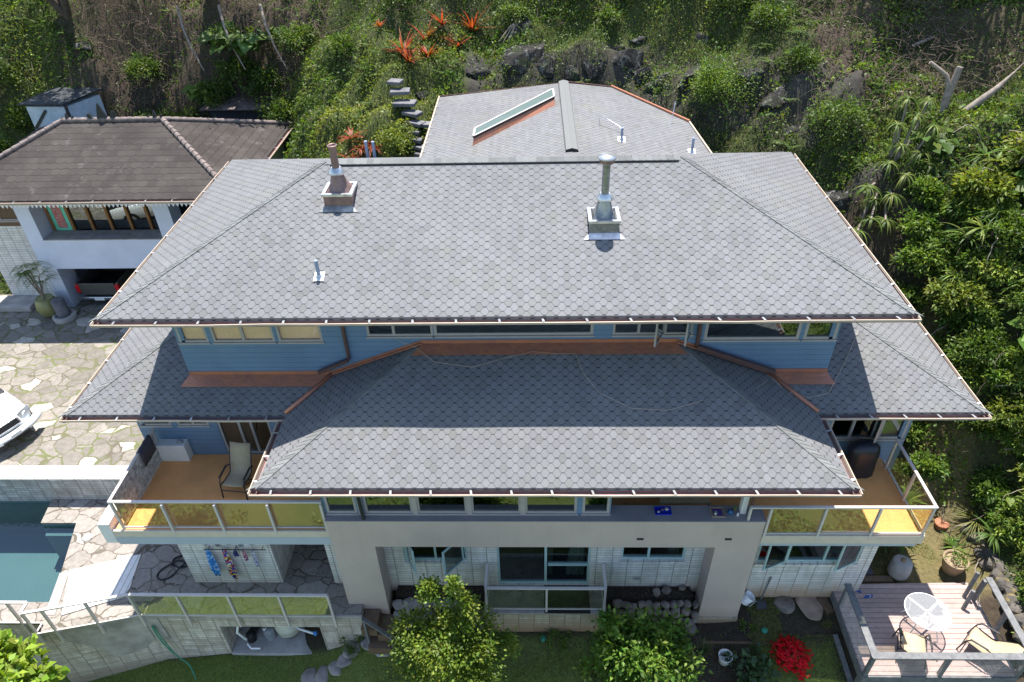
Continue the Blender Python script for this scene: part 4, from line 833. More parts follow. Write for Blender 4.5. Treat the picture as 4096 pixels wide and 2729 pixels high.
# mortared stone facing on the angled stretch: irregular outline with thickness
fd = Vector((2.58,.59,0)).normalized(); fn = Vector((fd.y,-fd.x,0)); P0 = Vector((-12.9,9.66,0))
def onface(s_, z, o=.03): p = P0+fd*s_+fn*o; return (p.x, p.y, z)
mb = MB(); mb.prism([onface(.45,-.1), onface(2.6,-.12), onface(2.62,-1.15), onface(2.3,-1.5), onface(2.0,-1.62), onface(1.5,-1.7), onface(1.25,-1.2), onface(.9,-.75), onface(.45,-.45)], tuple(-fn*.06)); mb.prism([(-10.3,10.20,-.12),(-9.95,10.2,-.12),(-9.9,10.2,-1.1),(-10.28,10.2,-1.35)], (0,.045,0)); mb.build('stone_facing', M['concrete'], tw, bevel=.02)
mb = MB(); mb.box(-8.41,-5.72,10.2,11.74,-2.1,-1.86); thing('pump_slab', mb, M['concrete'], 'stained concrete pad under the pool pump and filter tank', 'slab', (-7,10.8,-1.9), bevel=.02)
# terrace railing
tr = empty('terrace_railing', (-8,10.2,0), 'beige metal and glass railing along the edge of the patio', 'railing')
def railthing(root, segs, posts, zt, zb, glassidx, pbot, mat='rail_metal', glass='glass_rail'):
    mb = MB()
    for a, b2 in segs: mb.beam((a[0],a[1],zt), (b2[0],b2[1],zt), .075, .045)
    mb.build('top_rail', M[mat], root, bevel=.006); mb = MB()
    for a, b2 in segs: mb.beam((a[0],a[1],zb), (b2[0],b2[1],zb), .035, .03)
    mb.build('bottom_rail', M[mat], root)
    for p in posts: q = MB(); q.box(p[0]-.025,p[0]+.025,p[1]-.03,p[1]+.03,pbot,zt-.023); q.build('post', M[mat], root)
    for i in glassidx: a, b2 = segs[i]; g = MB(); g.beam((a[0],a[1],(zt+zb)/2), (b2[0],b2[1],(zt+zb)/2), .008, zt-zb-.06); g.build('glass_panel', M[glass], root)
px = [-10.3,-9.06,-7.75,-6.45,-5.2]
segs = [((-20,9.93),(-13.3,9.93)),((-13.3,9.93),(-12.78,9.93)),((-12.78,9.93),(-12.78,9.62)),((-12.78,9.62),(-11.5,9.9)),((-11.5,9.9),(-10.3,10.17))]+[((px[i],10.17),(px[i+1],10.17)) for i in range(4)]
railthing(tr, segs, [(-13.3,9.92),(-12.76,9.64),(-12.3,9.72),(-11.3,9.93)]+[(x,10.16) for x in px], 1.0, .08, range(5,9), -.4)
# centre landing
ld = empty('concrete_landing', (.3,10.7,0), 'small block and concrete landing below the patio doors', 'landing')
mb = MB(); mb.box(-1.3,1.87,10.34,11.149,-.9,-.06); mb.build('block_base', M['block_step'], ld)
mb = MB(); mb.box(-1.31,1.88,10.33,11.149,-.059,.0); mb.box(-.95,1.46,11.149,11.22,-.05,.018); mb.build('landing_top', M['concrete'], ld)
lr = empty('landing_railing', (.3,10.4,0), 'low glass railing with square metal posts around the door landing', 'railing')
railthing(lr, [((-1.22,11.12),(-1.22,10.4)),((-1.22,10.4),(.32,10.4)),((.32,10.4),(1.8,10.4)),((1.8,10.4),(1.8,11.12))], [(-1.22,10.38),(.32,10.38),(1.8,10.38),(-1.22,11.1),(1.8,11.1)], 1.0, .09, [0,1,2,3], .0)
mb = MB(); mb.box(.27,1.46,10.32,11.2,.003,.012); thing('door_mat', mb, M['black'], 'black rubber mat on the concrete door landing', 'mat', (.9,10.8,0))
# garden steps by the portal leg
st = empty('garden_steps', (-4.1,10.2,-.5), 'brown stone steps going down from the patio corner beside the portal leg', 'steps')
for i, (xa, xb, z) in enumerate([(-4.5,-4.08,-.2),(-4.1,-3.68,-.45),(-4.35,-3.75,-.75)]):
    mb = MB(); mb.box(xa,xb,9.95 if i < 2 else 9.75,10.56,z-.28,z); mb.build('step', M['wood_dark'], st, bevel=.01)
hr = MB(); hr.beam((-4.36,9.93,.35),(-3.72,9.85,-.35),.09,.05); hr.beam((-4.3,9.9,.25),(-3.6,9.9,-.5),.035,.04); hr.box(-3.76,-3.7,9.84,9.9,-1.1,-.36); hr.box(-4.38,-4.32,9.9,9.96,-1.0,.3); thing('wooden_handrail', hr, M['wood_grey'], 'weathered grey timber handrail beside the brown garden steps', 'handrail', (-4,9.9,-.9))
mb = MB(); mb.prism([(-4.52,10.31,.0),(-4.05,10.31,.0),(-4.1,10.58,.0),(-4.52,10.58,.0)], (0,0,.03)); 
# timber deck at right
wd = empty('timber_deck', (9.8,10.1,-.2), 'raised deck of pinkish boards with grey timber frame below the right balcony', 'deck')
mb = MB(); mb.prism([(8.02,11.36,-.2),(7.94,8.86,-.2),(11.55,8.86,-.2),(11.66,11.42,-.2)], (0,0,-.04)); mb.build('deck_boards', M['deck_wood'], wd)
mb = MB(); mb.beam((8.0,11.36,-.34),(7.93,8.84,-.34),.05,.24); mb.beam((7.93,8.84,-.34),(11.6,8.84,-.34),.05,.24); mb.beam((11.58,8.84,-.34),(11.68,11.4,-.34),.05,.24); mb.build('rim_joist', M['wood_grey'], wd)
for x in (8.0,9.75,11.5): mb = MB(); mb.box(x-.07,x+.07,8.87,9.01,-2.2,-.25); mb.build('support_post', M['wood_grey'], wd)
dr = empty('deck_railing', (9.8,9,.2), 'weathered timber railing with wire mesh around the raised deck', 'railing')
zt = .68
def board(p, q, w=.17, h=.04): mb = MB(); mb.beam(p, q, w, h); mb.build('rail_cap', M['wood_grey'], dr, bevel=.006)
board((8.02,10.78,zt),(7.97,8.80,zt)); board((7.9,8.86,zt+.002),(11.62,8.86,zt+.002)); board((11.6,8.9,zt-.003),(11.66,10.98,zt-.003))
for (x, y, lx, ly) in ((8.03,10.72,-.02,-.0),(7.98,8.88,0,0),(9.75,8.88,0,0),(11.58,8.88,0,0),(11.62,10.0,0,0),(11.55,10.9,0,0)):
    mb = MB(); mb.box(x-.045,x+.045,y-.045,y+.045,-.5,zt-.02); mb.build('post', M['wood_grey'], dr)
for x, y, z2 in ((11.35,10.98,.35),(11.15,10.62,.1)): mb = MB(); mb.tube([(x,y,-.25),(x+.1,y+.12,z2+.35)], .05, 8); mb.build('old_post', M['wood_grey'], dr)
mb = MB()
def mesh_wire(p, q, z0, z1, n, m_):
    p = Vector(p); q = Vector(q); L = (q-p)
    H = z1-z0; k = H/L.length
    for i in range(-m_, n):
        for sg in (1, -1):
            a0 = i/n; a1 = a0+k*.8; za, zb_ = (z0, z1) if sg > 0 else (z1, z0)
            s0, s1 = max(a0, 0), min(a1, 1)
            if s1 <= s0: continue
            f0 = (s0-a0)/(a1-a0); f1 = (s1-a0)/(a1-a0)
            A_ = p+L*s0; B_ = p+L*s1; mb.tube([(A_.x,A_.y,za+(zb_-za)*f0),(B_.x,B_.y,za+(zb_-za)*f1)], .0028, 3, False)
mesh_wire((8.0,10.7,0),(7.96,8.86,0),-.18,zt-.03,34,14); mesh_wire((7.98,8.84,0),(11.6,8.84,0),-.18,zt-.03,66,14)
mb.build('wire_mesh', M['zinc'], dr)
# threshold step at wall end
mb = MB(); mb.box(8.72,9.75,11.5,11.68,-.42,-.27); thing('railway_sleeper', mb, M['wood_dark'], 'short dark timber sleeper on the ground behind the deck', 'timber', (9.2,11.6,-.4), bevel=.01)
mb = MB(); mb.box(8.75,9.3,11.72,12.3,-.3,-.26); thing('slate_mat', mb, M['blue_towel'], 'dark slate coloured mat by the corner of the block wall', 'mat', (9.0,12,-.3))

# ================= NEIGHBOUR HOUSE =================
nb = empty('brown_roof_house', (-16,26,.9), 'neighbouring pale blue house with weathered brown hip roof and carport', 'house')
nx0,nx1,ny0,ny1,nz,nr = -21.6,-10.4,22.6,29.9,5.95,7.5; cy = (ny0+ny1)/2; rx0, rx1 = nx0+3.65, nx1-3.65
mb = MB(); a,b_,c,d,e,f = (nx0,ny0,nz),(nx1,ny0,nz),(nx1,ny1,nz),(nx0,ny1,nz),(rx0,cy,nr),(rx1,cy,nr)
for p in ([a,b_,f,e],[b_,c,f],[c,d,e,f],[d,a,e]): mb.poly(p)
mb.box(nx0+.01,nx1-.01,ny0+.01,ny1-.01,nz-.14,nz-.003); nbr = mb.build('hip_roof', M['brown_shingle'], nb)
rt = simple('barrel_ridge_tile', (.17,.135,.12), .85, var=.4, scale=5)
for p, q, n in ((a,e,16),(b_,f,20),(c,f,18),(e,f,15)):
    mb = MB(); p = Vector(p); q = Vector(q); dd = (q-p)/n
    for k in range(n):
        s_ = p+dd*k+Vector((0,0,.03)); mb.tube([s_, s_+dd*1.08], [.115,.09], 8)
    mb.build('ridge_tiles', rt, nbr)
gutter(nb, (nx0-.1,ny0), (nx1+.1,ny0), (0,-1), nz-.01, 12); gutter(nb, (nx1,ny0-.1),(nx1,ny1),(1,0), nz-.01, 7)
mb = MB()
for k in range(70): x = nx0+.2+(nx1-nx0-.4)*k/70; mb.add([(x,ny0-.04,nz-.14),(x+.15,ny0-.04,nz-.14),(x+.075,ny0-.05,nz-.27)], [(0,1,2)])
mb.build('scalloped_trim', M['white_paint'], nb, solid=.01)
# finials on the ridge
def finial(x, y, z, s, nm):
    mb = MB(); pts = [(-.62,.0),(-.7,.22),(-.58,.32),(-.45,.12),(-.25,.05),(-.16,.3),(-.1,.52),(.0,.78),(.1,.5),(.18,.28),(.26,.06),(.42,.12),(.5,.34),(.62,.4),(.66,.15),(.6,0)]
    mb.prism([(x+px_*s, y-.05, z+pz*s) for px_, pz in pts], (0,.1,0)); mb.build(nm, M['dark_metal'], nbr, bevel=.01)
finial(-16.35,cy,nr+.05,.8,'ridge_ornament'); finial(-14.3,cy,nr+.05,.42,'ridge_end_ornament'); finial(-17.7,cy,nr+.05,.35,'ridge_end_ornament')
fy = 23.33
mb = MB()
wall_open(mb, -19.15, -10.8, 2.88, 5.82, fy, [(-18.58,-13.95,3.97,5.9),(-13.35,-11.2,3.97,5.9)], .75)
mb.box(-19.15,-18.6,fy,fy+.9,.9,2.879); mb.box(-13.6,-13.0,fy,fy+.9,.9,2.879); mb.box(-18.6,-13.95,fy+.001,fy+.75,2.7,2.879)
mb.box(-19.16,-18.9,fy+.002,29.5,.9,5.8); mb.box(-11.0,-10.8,fy+.002,29.5,.9,5.8); mb.box(-19.1,-10.9,29.3,29.5,.9,5.8); mb.build('wall', M['bluewhite'], nb)
mb = MB(); mb.box(-18.9,-11,fy+.8,29.3,2.7,2.8); mb.box(-18.9,-11,28.5,28.6,.9,2.69); mb.box(-18.9,-11.0,25.9,26,2.9,5.8); mb.build('inner_floor', M['dark_room'], nb)
mb = MB(); mb.box(-18.57,-13.96,fy-.03,fy+.72,3.965,4.0); mb.build('window_ledge', M['concrete'], nb)
xs = [-18.5,-17.72,-16.95,-16.2,-15.42,-14.66,-13.98]
for x in xs: mb = MB(); mb.beam((x,fy+.76,3.98),(x,fy+.76,5.85),.11,.13,(0,1,0)); mb.build('window_post', M['wood_teak'], nb, bevel=.01)
for i, (xa, xb) in enumerate(zip(xs[1:-1], xs[2:])): mb = MB(); mb.box(xa+.055,xb-.055,fy+.78,fy+.79,4.02,5.8); mb.build('window_pane', M['glass_win'], nb)
pn = MB(); pn.box(-18.44,-17.78,fy+.74,fy+.80,4.0,5.85); pn = pn.build('carved_panel', M['panel_green'], nb)
pp = MB(); pp.box(-18.28,-17.94,fy+.715,fy+.739,4.12,5.8); pr = pp.build('pink_inset', M['panel_pink'], pn)
pp = MB(); 
for k in range(14): z = 4.2+k*.11; x = -18.11+.07*math.sin(k*1.7); pp.lathe((0,0,0), [(.001,0)], 3) if False else pp.tube([(x-.06,fy+.708,z),(x+.02,fy+.70,z+.05),(x+.07,fy+.708,z+.02)], .014, 5)
pp.build('carving', M['plastic_cream'], pn)
lw = MB(); lw.box(-21.4,-19.17,23.9,24.1,.9,4.3); lw.build('side_block_wall', M['block_white'], nb); lw = MB(); lw.box(-21.4,-19.17,23.88,24.12,4.301,5.8); lw.build('side_brown_wall', M['wood_dark'], nb)
window(nb, -20.3,-19.5,4.55,5.6,23.87, w=.06)
# shed behind
sh = empty('flat_roof_shed', (-20.9,30.5,5), 'small white board shed with sloping black felt roof behind the brown roof', 'shed')
mb = MB(); mb.prism([(-21.85,30.0,4.0),(-20.0,29.9,4.0),(-19.35,31.5,4.0),(-21.5,31.8,4.0)], (0,0,2.85)); mb.build('shed_wall', M['ribbed'], sh)
mb = MB(); mb.prism([(-22.1,29.85,6.95),(-20.0,29.7,6.97),(-19.2,31.65,7.03),(-21.6,32.0,7.0)], (0,0,.06)); mb.build('shed_roof', M['tar_roof'], sh, bevel=.01)
mb = MB(); mb.beam((-20.02,29.87,4.2),(-20.02,29.87,6.9),.12,.06,(0,1,0)); mb.beam((-21.8,29.96,5.9),(-21.0,29.93,6.7),.1,.05,(0,1,0)); mb.build('corner_trim', M['dark_metal'], sh)
lt = empty('lean_to', (-12.5,31,5.6), 'low rusty sheet roof of a lean-to behind the brown roof', 'lean-to')
mb = MB(); mb.prism([(-14.6,30.6,6.35),(-11.6,30.4,6.4),(-11.0,31.9,6.5),(-14.2,32,6.5)], (0,0,.05)); mb.build('sheet_roof', copper('rusty_sheet', (.22,.17,.15), (.06,.035,.03), .2, .7), lt)
mb = MB(); mb.box(-14.2,-11.7,30.7,31.6,4.5,6.34); mb.build('lean_to_wall', M['dark_room'], lt)
# ================= OBJECTS =================
def place(root, loc, rz=0): root.location = loc; root.rotation_euler = (0, 0, rz); return root
def sling_chair(label, loc, rz, mat, recl=.30, backh=.62, group='sling chairs on the decks'):
    t = empty('sling_chair', (0,0,0), label, 'chair', group); w = .27
    # profile: seat front -> seat rear -> back top
    prof = [(-.30,.40),(-.27,.425),(-.1,.40),(.10,.375),(.20,.40),(.20+recl*.4,.40+backh*.42),(.20+recl*.8,.40+backh*.8),(.20+recl,.40+backh)]
    mb = MB(); n = len(prof)
    sag = lambda i: .012
    vs = [(-w,y,z) for y,z in prof]+[(0,y,z-.02) for y,z in prof]+[(w,y,z) for y,z in prof]
    mb.add(vs, [(i+n*k, i+n*(k+1), i+1+n*(k+1), i+1+n*k) for i in range(n-1) for k in (0,1)], True); mb.build('sling', mat, t, solid=.012)
    for s in (-1, 1):
        x = s*(w+.015); mb = MB(); mb.tube([(x,y,z) for y,z in prof], .016, 8); mb.build('side_frame', M['dark_metal'], t)
        x = s*(w+.05); mb = MB(); mb.tube([(x,-.36,.0),(x,-.33,.22),(x,-.29,.46),(x,-.22,.58),(x,-.1,.62),(x,.08,.62),(x,.22,.60),(x-s*.02,.30,.52)], .017, 8)
        mb.tube([(x,-.22,.40),(x,.1,.22),(x,.36,.0)], .016, 8); mb.beam((x,-.24,.60),(x,.16,.635),.045,.02); mb.build('arm', M['dark_metal'], t)
    mb = MB(); mb.tube([(-w-.05,.1,.24),(w+.05,.1,.24)], .014, 6); mb.tube([(-w-.05,-.33,.25),(w+.05,-.33,.25)], .014, 6); mb.build('cross_bar', M['dark_metal'], t)
    return place(t, loc, rz)
sling_chair('tan sling chair with high back on the orange left balcony before the sliding door', (-7.52,12.05,Z2+.003), R_(-6), M['canvas'], .35, .70)
sling_chair('sand coloured sling chair left of the pair beside the round glass table', (9.25,9.42,-.197), R_(164), M['canvas_sun'], .42, .46)
sling_chair('sand coloured sling chair at the outer right corner of the timber deck', (10.95,9.48,-.197), R_(222), M['canvas_sun'], .50, .46)
# round glass table
t = empty('round_table', (9.8,10.12,-.2), 'round frosted glass table with white rim and crossed white bars on the timber deck', 'table')
mb = MB(); ang = [2*math.pi*k/40 for k in range(41)]
mb.tube([(9.8+.52*math.cos(a_), 10.12+.52*math.sin(a_), .50) for a_ in ang], .016, 8, False); mb.build('rim', M['plastic_white'], t)
mb = MB(); mb.lathe((9.8,10.12,.493), [(.0,.0),(.505,.0)], 40); mb.build('glass_top', frostm(), t)
mb = MB()
for a_ in (R_(35), R_(125)):
    c_, s_ = math.cos(a_), math.sin(a_); mb.beam((9.8-.5*c_,10.12-.5*s_,.475),(9.8+.5*c_,10.12+.5*s_,.475),.045,.02)
mb.lathe((9.8,10.12,.49), [(.03,.0),(.03,.02),(.045,.02),(.045,.0)], 16); mb.build('cross_bars', M['plastic_white'], t)
for k in range(4):
    a_ = R_(35+90*k); c_, s_ = math.cos(a_), math.sin(a_); mb = MB(); mb.tube([(9.8+.44*c_,10.12+.44*s_,.48),(9.8+.36*c_,10.12+.36*s_,.15),(9.8+.50*c_,10.12+.50*s_,-.19)], .014, 8); mb.build('leg', M['plastic_white'], t)
# flip flops
def flipflop(label, x, y, rz):
    t = empty('flip_flop', (0,0,0), label, 'sandal', 'blue flip flops on the timber deck'); mb = MB(); pts = []
    for k in range(20): a_ = 2*math.pi*k/20; pts.append(((.045+.008*math.cos(a_))*math.sin(a_)*1.0, .135*math.cos(a_), .0))
    mb.prism(pts[::-1], (0,0,.02)); mb.build('sole', simple('navy_rubber', (.03,.08,.26), .7, var=.2), t)
    mb = MB(); mb.tube([(-.045,-.01,.02),(-.03,.03,.045),(0,.075,.03),(0,.08,.02)], .007, 6); mb.tube([(.045,-.01,.02),(.03,.03,.045),(0,.075,.03)], .007, 6); mb.build('strap', M['plastic_white'], t)
    return place(t, (x,y,-.197), rz)
flipflop('blue flip flop lying near the deck rail end post', 8.62,11.18,R_(50)); flipflop('blue flip flop lying farther out on the deck boards', 8.86,10.98,R_(-75))
# storage bench / unit, towel, covered grill
t = empty('white_cabinet', (-9.6,13.1,Z2), 'low white box cabinet against the blue wall on the left balcony', 'cabinet')
mb = MB(); mb.box(-9.97,-9.22,12.98,13.235,Z2+.003,3.44); mb.build('body', M['white_paint'], t, bevel=.008)
mb = MB(); mb.box(-9.98,-9.21,12.97,13.24,3.442,3.47); mb.build('lid', M['white_paint'], t, bevel=.008)
mb = MB(); mb.box(-9.45,-9.28,13.05,13.15,3.472,3.50); mb.box(-9.42,-9.32,13.08,13.16,3.501,3.53); thing('folded_cloth', mb, M['zinc'], 'small folded grey cloth lying on the white cabinet', 'cloth', (-9.35,13.1,3.47), bevel=.01)
mb = MB()
def drapeY(x, y0, y1, ztop, drop_in, drop_out, n=10):
    prof = [(.05,-drop_in),(.048,-.05),(.03,.03),(-.03,.03),(-.05,-.05),(-.06,-drop_out)]
    vs = []; 
    for i in range(n+1):
        y = y0+(y1-y0)*i/n; w = .006*math.sin(i*1.7)
        for dx, dz in prof: vs.append((x+dx+w, y, ztop+dz))
    k = len(prof); mb.add(vs, [(i*k+j, i*k+j+1, (i+1)*k+j+1, (i+1)*k+j) for i in range(n) for j in range(k-1)], True)
drapeY(-9.99, 12.28, 12.92, LZ+.01, .48, .35); thing('beach_towel', mb, M['blue_towel'], 'slate blue towel hung over the side rail of the left balcony', 'towel', (-9.99,12.6,3.9), solid=.012)
mb = MB(); n = 36; rings = []
prof = [(.00,.40,.26),(.25,.39,.26),(.55,.37,.25),(.75,.39,.24),(.92,.35,.22),(1.02,.22,.14),(1.05,.0,.0)]
for z, a_, b2 in prof:
    for k in range(n):
        t_ = 2*math.pi*k/n; wv = 1+.035*math.sin(k*2.4)*(1 if z < .8 else .4)+.015*math.sin(k*5.1+z*7); c_, s_ = math.cos(t_), math.sin(t_); p_ = 2.6
        rr = 1/(abs(c_)**p_+abs(s_)**p_)**(1/p_); rings.append((8.3+a_*rr*c_*wv, 12.62+b2*rr*s_*wv, Z2+.004+z))
mb.add(rings, [(k*n+i, k*n+(i+1) % n, (k+1)*n+(i+1) % n, (k+1)*n+i) for k in range(len(prof)-1) for i in range(n)], True)
thing('covered_grill', mb, M['bbq_cover'], 'barbecue grill under a creased black cover on the right balcony', 'grill', (8.3,12.62,Z2))
# ledge items
def tray(name, x0, x1, y0, y1, z, mat, inner, label, skew=0):
    t = empty(name, ((x0+x1)/2,(y0+y1)/2,z), label, 'tray'); mb = MB(); mb.box(x0,x1,y0,y1,z,z+.012); h = .035
    mb.box(x0,x0+.014,y0,y1,z+.0121,z+h); mb.box(x1-.014,x1,y0,y1,z+.0121,z+h); mb.box(x0+.014,x1-.014,y0,y0+.014,z+.0121,z+h-.001); mb.box(x0+.014,x1-.014,y1-.014,y1,z+.0121,z+h-.001); mb.build('tray_body', mat, t, bevel=.003)
    if inner: mb = MB(); mb.box(x0+.05,x1-.05,y0+.05,y1-.05,z+.0125,z+.016); mb.build('patterned_panel', inner, t)
    return t
zl = 3.428
tray('blue_tray', 2.85,3.23,10.74,10.97,zl, M['blue_glaze'], None, 'cobalt blue tray holding three shells on the portal ledge')
def shell(x, y, r_, m_, label): 
    mb = MB(); pts = []; 
    for k in range(22): a_ = k*.55; q_ = 1-k/24; pts.append((x+r_*q_*math.cos(a_)*.7, y+r_*q_*math.sin(a_)*.7, zl+.02+r_*(.25+.6*k/22)))
    mb.tube(pts, [r_*.45*(1-k/26) for k in range(22)], 8); thing('sea_shell', mb, M[m_], label, 'shell', (x,y,zl+.014), 'shells in the blue tray')
shell(2.93,10.81,.035,'plastic_cream','small pale shell at the left end of the blue tray'); shell(3.03,10.87,.038,'pot_tan','brownish round shell in the middle of the blue tray'); shell(3.13,10.88,.052,'plastic_cream','largest white shell at the right end of the blue tray')
pat = simple('indigo_pattern', (.08,.05,.22), .6, var=.9, scale=18)
tray('red_tray', 4.15,4.46,10.67,10.96,zl, M['stone_red'], pat, 'square reddish tray with an indigo patterned panel on the portal ledge')
mb = MB(); mb.lathe((4.24,10.75,zl+.018), [(.03,0),(.033,.03),(.03,.07),(.026,.07),(.026,.02),(0,.015)], 16); thing('cream_cup', mb, M['plastic_cream'], 'small cream cup standing in the reddish tray', 'cup', (4.24,10.75,zl))
mb = MB(); mb.lathe((4.60,10.80,zl), [(.03,0),(.065,.02),(.075,.05),(.055,.085),(.022,.10),(.028,.115),(.018,.115),(.016,.08)], 20); thing('blue_vase', mb, M['blue_pot'], 'round dark blue vase beside the reddish tray on the ledge', 'vase', (4.6,10.8,zl))
t = empty('succulent_pot', (4.72,10.9,zl), 'tiny green succulent in a pot next to the blue vase', 'plant'); mb = MB(); mb.lathe((4.72,10.90,zl), [(.035,0),(.045,.05),(.04,.05)], 14); mb.build('pot', M['pot_tan'], t)
mb = MB()
for k in range(14): a_ = k*2.4; mb.tube([(4.72,10.9,zl+.05),(4.72+.05*math.cos(a_),10.9+.05*math.sin(a_),zl+.07+.02*(k % 3))], [.012,.004], 5)
mb.build('leaves', simple('succulent_green', (.20,.34,.08), .5), t)
mb = MB(); mb.lathe((4.75,10.72,zl), [(.022,0),(.024,.09),(.015,.10)], 12); thing('white_bottle', mb, M['plastic_white'], 'small white bottle at the foot of the porch post', 'bottle', (4.75,10.72,zl))
# porch bench
t = empty('slatted_bench', (3.68,11.9,Z2), 'pale slatted wooden bench inside the dark porch behind the ledge', 'bench'); mb = MB()
for k in range(24): x = 3.08+k*.05; mb.box(x,x+.03,11.32,11.78,3.20,3.225)
mb.build('seat', M['bamboo'], t); mb = MB(); mb.box(3.05,4.30,11.29,11.319,3.17,3.23); mb.box(3.05,4.30,11.781,11.81,3.17,3.23); mb.build('seat_rail', M['bamboo'], t)
for x in (3.08,4.26):
    for y in (11.33,11.77): mb = MB(); mb.box(x-.025,x+.025,y-.025,y+.025,Z2+.004,3.17); mb.build('leg', M['bamboo'], t)
# clothes rod and swimwear
t = empty('clothes_rod', (-7.7,11.1,1.6), 'thin metal rod fixed along the white block wall beside the patio', 'rod'); mb = MB(); mb.tube([(-8.52,11.09,1.62),(-6.9,11.09,1.60)], .012, 8); mb.build('rod', M['dark_metal'], t)
for x in (-8.4,-7.7,-7.0): mb = MB(); mb.tube([(x,11.09,1.61),(x,11.19,1.61)], .01, 6); mb.build('bracket', M['dark_metal'], t)
def patchcloth(name, cols, sc):
    N = NT(name); v = N.vor(N.pos(), sc); c = cols[0]; r1 = N.sep(v['Color'])[0]
    for i, cc in enumerate(cols[1:]): c = N.mix(N.mt('GREATER_THAN', r1, (i+1)/len(cols)), c, cc)
    return N.fin(c, .85, 0, .3)
def hang(name, label, cat, x, y, ztop, zbot, w0, w1, mat, lean=0):
    mb = MB(); n = 10; m_ = 6; vs = []
    for i in range(n+1):
        f = i/n; w = w0+(w1-w0)*math.sin(f*math.pi*.75); z = ztop+(zbot-ztop)*f
        for j in range(m_+1): u = j/m_-.5; vs.append((x+lean*f+u*w*(1-.6*max(0, f-.8)*5*abs(u)), y-.02-.02*math.cos(u*9+f*3), z+(.04*abs(u) if f > .9 else 0)))
    mb.add(vs, [(i*(m_+1)+j, i*(m_+1)+j+1, (i+1)*(m_+1)+j+1, (i+1)*(m_+1)+j) for i in range(n) for j in range(m_)], True)
    return thing(name, mb, mat, label, cat, (x,y,ztop), 'swimwear drying on the rod', solid=.015)
hang('hanging_towel','blue and white patterned towel hanging at the left of the rod','towel',-8.42,11.08,1.62,.52,.10,.26,patchcloth('blue_towel_print',[(.03,.16,.42),(.02,.20,.50),(.35,.50,.72)],22))
hang('hanging_towel','long red yellow and black patterned cloth hanging from the rod','towel',-7.98,11.08,1.62,.36,.10,.22,patchcloth('bold_print',[(.02,.02,.03),(.55,.03,.06),(.65,.42,.05),(.03,.05,.30),(.6,.6,.62)],18))
hang('swim_goggles','small dark blue goggles strap hanging between patterned cloths','goggles',-7.70,11.08,1.60,1.36,.06,.16,simple('navy_strap',(.02,.03,.14),.5))
hang('hanging_cloth','small pink and black swimwear hanging on the rod','swimwear',-7.48,11.08,1.58,1.18,.07,.12,patchcloth('pink_print',[(.5,.08,.15),(.05,.04,.10),(.5,.35,.4)],25))
hang('hanging_cloth','white and violet swimwear hanging at the right end of the rod','swimwear',-7.24,11.08,1.58,.95,.06,.12,patchcloth('pale_print',[(.5,.5,.56),(.35,.34,.5),(.08,.07,.2)],20))
# hoses
mb = MB(); hz = .022
mb.tube(catmull([(-9.62,11.72,hz),(-9.85,11.66,hz),(-10.08,11.74,hz),(-10.14,11.92,hz),(-9.98,12.04,hz),(-9.76,12.02,hz),(-9.72,11.84,hz+.03),(-9.84,11.62,hz+.04),(-9.98,11.38,hz),(-10.2,11.26,hz),(-10.38,11.36,hz),(-10.36,11.56,hz),(-10.14,11.74,hz+.04),(-9.92,11.86,hz+.04),(-9.72,11.78,hz+.03),(-9.5,11.68,hz)]), .024, 8)
thing('black_hose', mb, M['black'], 'looped black rubber hose lying on the shaded patio flagstones', 'hose', (-9.9,11.8,0))
mb = MB(); mb.tube(catmull([(-10.15,10.15,-.42),(-10.1,10.1,-.8),(-9.98,10.05,-1.3),(-9.75,10.0,-1.75),(-9.5,9.9,-1.93),(-9.2,9.55,-2.0)]), .018, 6); mb.tube([(-10.12,10.16,-.42),(-10.02,10.1,-.9),(-9.9,10.05,-1.45),(-9.72,9.98,-1.78)], .016, 6); thing('green_hose', mb, M['plastic_green'], 'green garden hose hanging down the terrace wall onto the lawn', 'hose', (-10,10.1,-.5))
# pump room gear
pz = -1.858
t = empty('pool_pump', (-7.95,10.6,pz), 'black pool pump with white pipe in the niche of the terrace wall', 'pump'); mb = MB(); mb.lathe((-7.95,10.62,pz), [(.12,0),(.13,.05),(.12,.25),(.13,.27),(.10,.32),(.0,.34)], 20); mb.build('strainer', M['black'], t)
mb = MB(); mb.tube([(-7.95,10.62,pz+.16),(-7.92,10.95,pz+.18),(-7.9,11.35,pz+.18)], [.11,.12,.10], 14); mb.build('motor', M['dark_metal'], t); mb = MB(); mb.tube([(-8.0,10.45,pz+.3),(-8.05,10.3,pz+.9),(-8.0,10.5,pz+1.2)], .035, 8); mb.tube([(-8.0,10.42,pz+.12),(-7.85,10.3,pz+.1),(-7.6,10.3,pz+.1)], .03, 8); mb.build('inlet_pipe', M['plastic_white'], t)
t = empty('filter_tank', (-7.0,10.85,pz), 'round cream pool filter tank in the terrace wall niche', 'tank'); mb = MB(); mb.lathe((-6.95,10.95,pz), [(.26,0),(.27,.06),(.36,.12),(.38,.35),(.385,.36),(.385,.39),(.38,.40),(.36,.62),(.22,.78),(.08,.83),(0,.84)], 30); mb.build('tank_body', M['plastic_cream'], t)
mb = MB(); mb.lathe((-6.95,10.95,pz), [(.30,0),(.31,.08),(.27,.085)], 24); mb.build('tank_base', M['black'], t)
t = empty('grey_drum', (-7.45,10.7,pz), 'small grey plastic drum between the pump and the filter tank', 'drum'); mb = MB(); mb.lathe((-7.45,10.72,pz), [(.15,0),(.16,.35),(.12,.42),(0,.43)], 18); mb.build('drum_body', simple('grey_plastic', (.22,.23,.24), .5), t); mb = MB(); mb.tube([(-7.5,10.72,pz+.42),(-7.5,10.6,pz+.62),(-7.42,10.5,pz+.7)], .03, 8); mb.build('drum_valve', M['plastic_white'], t)
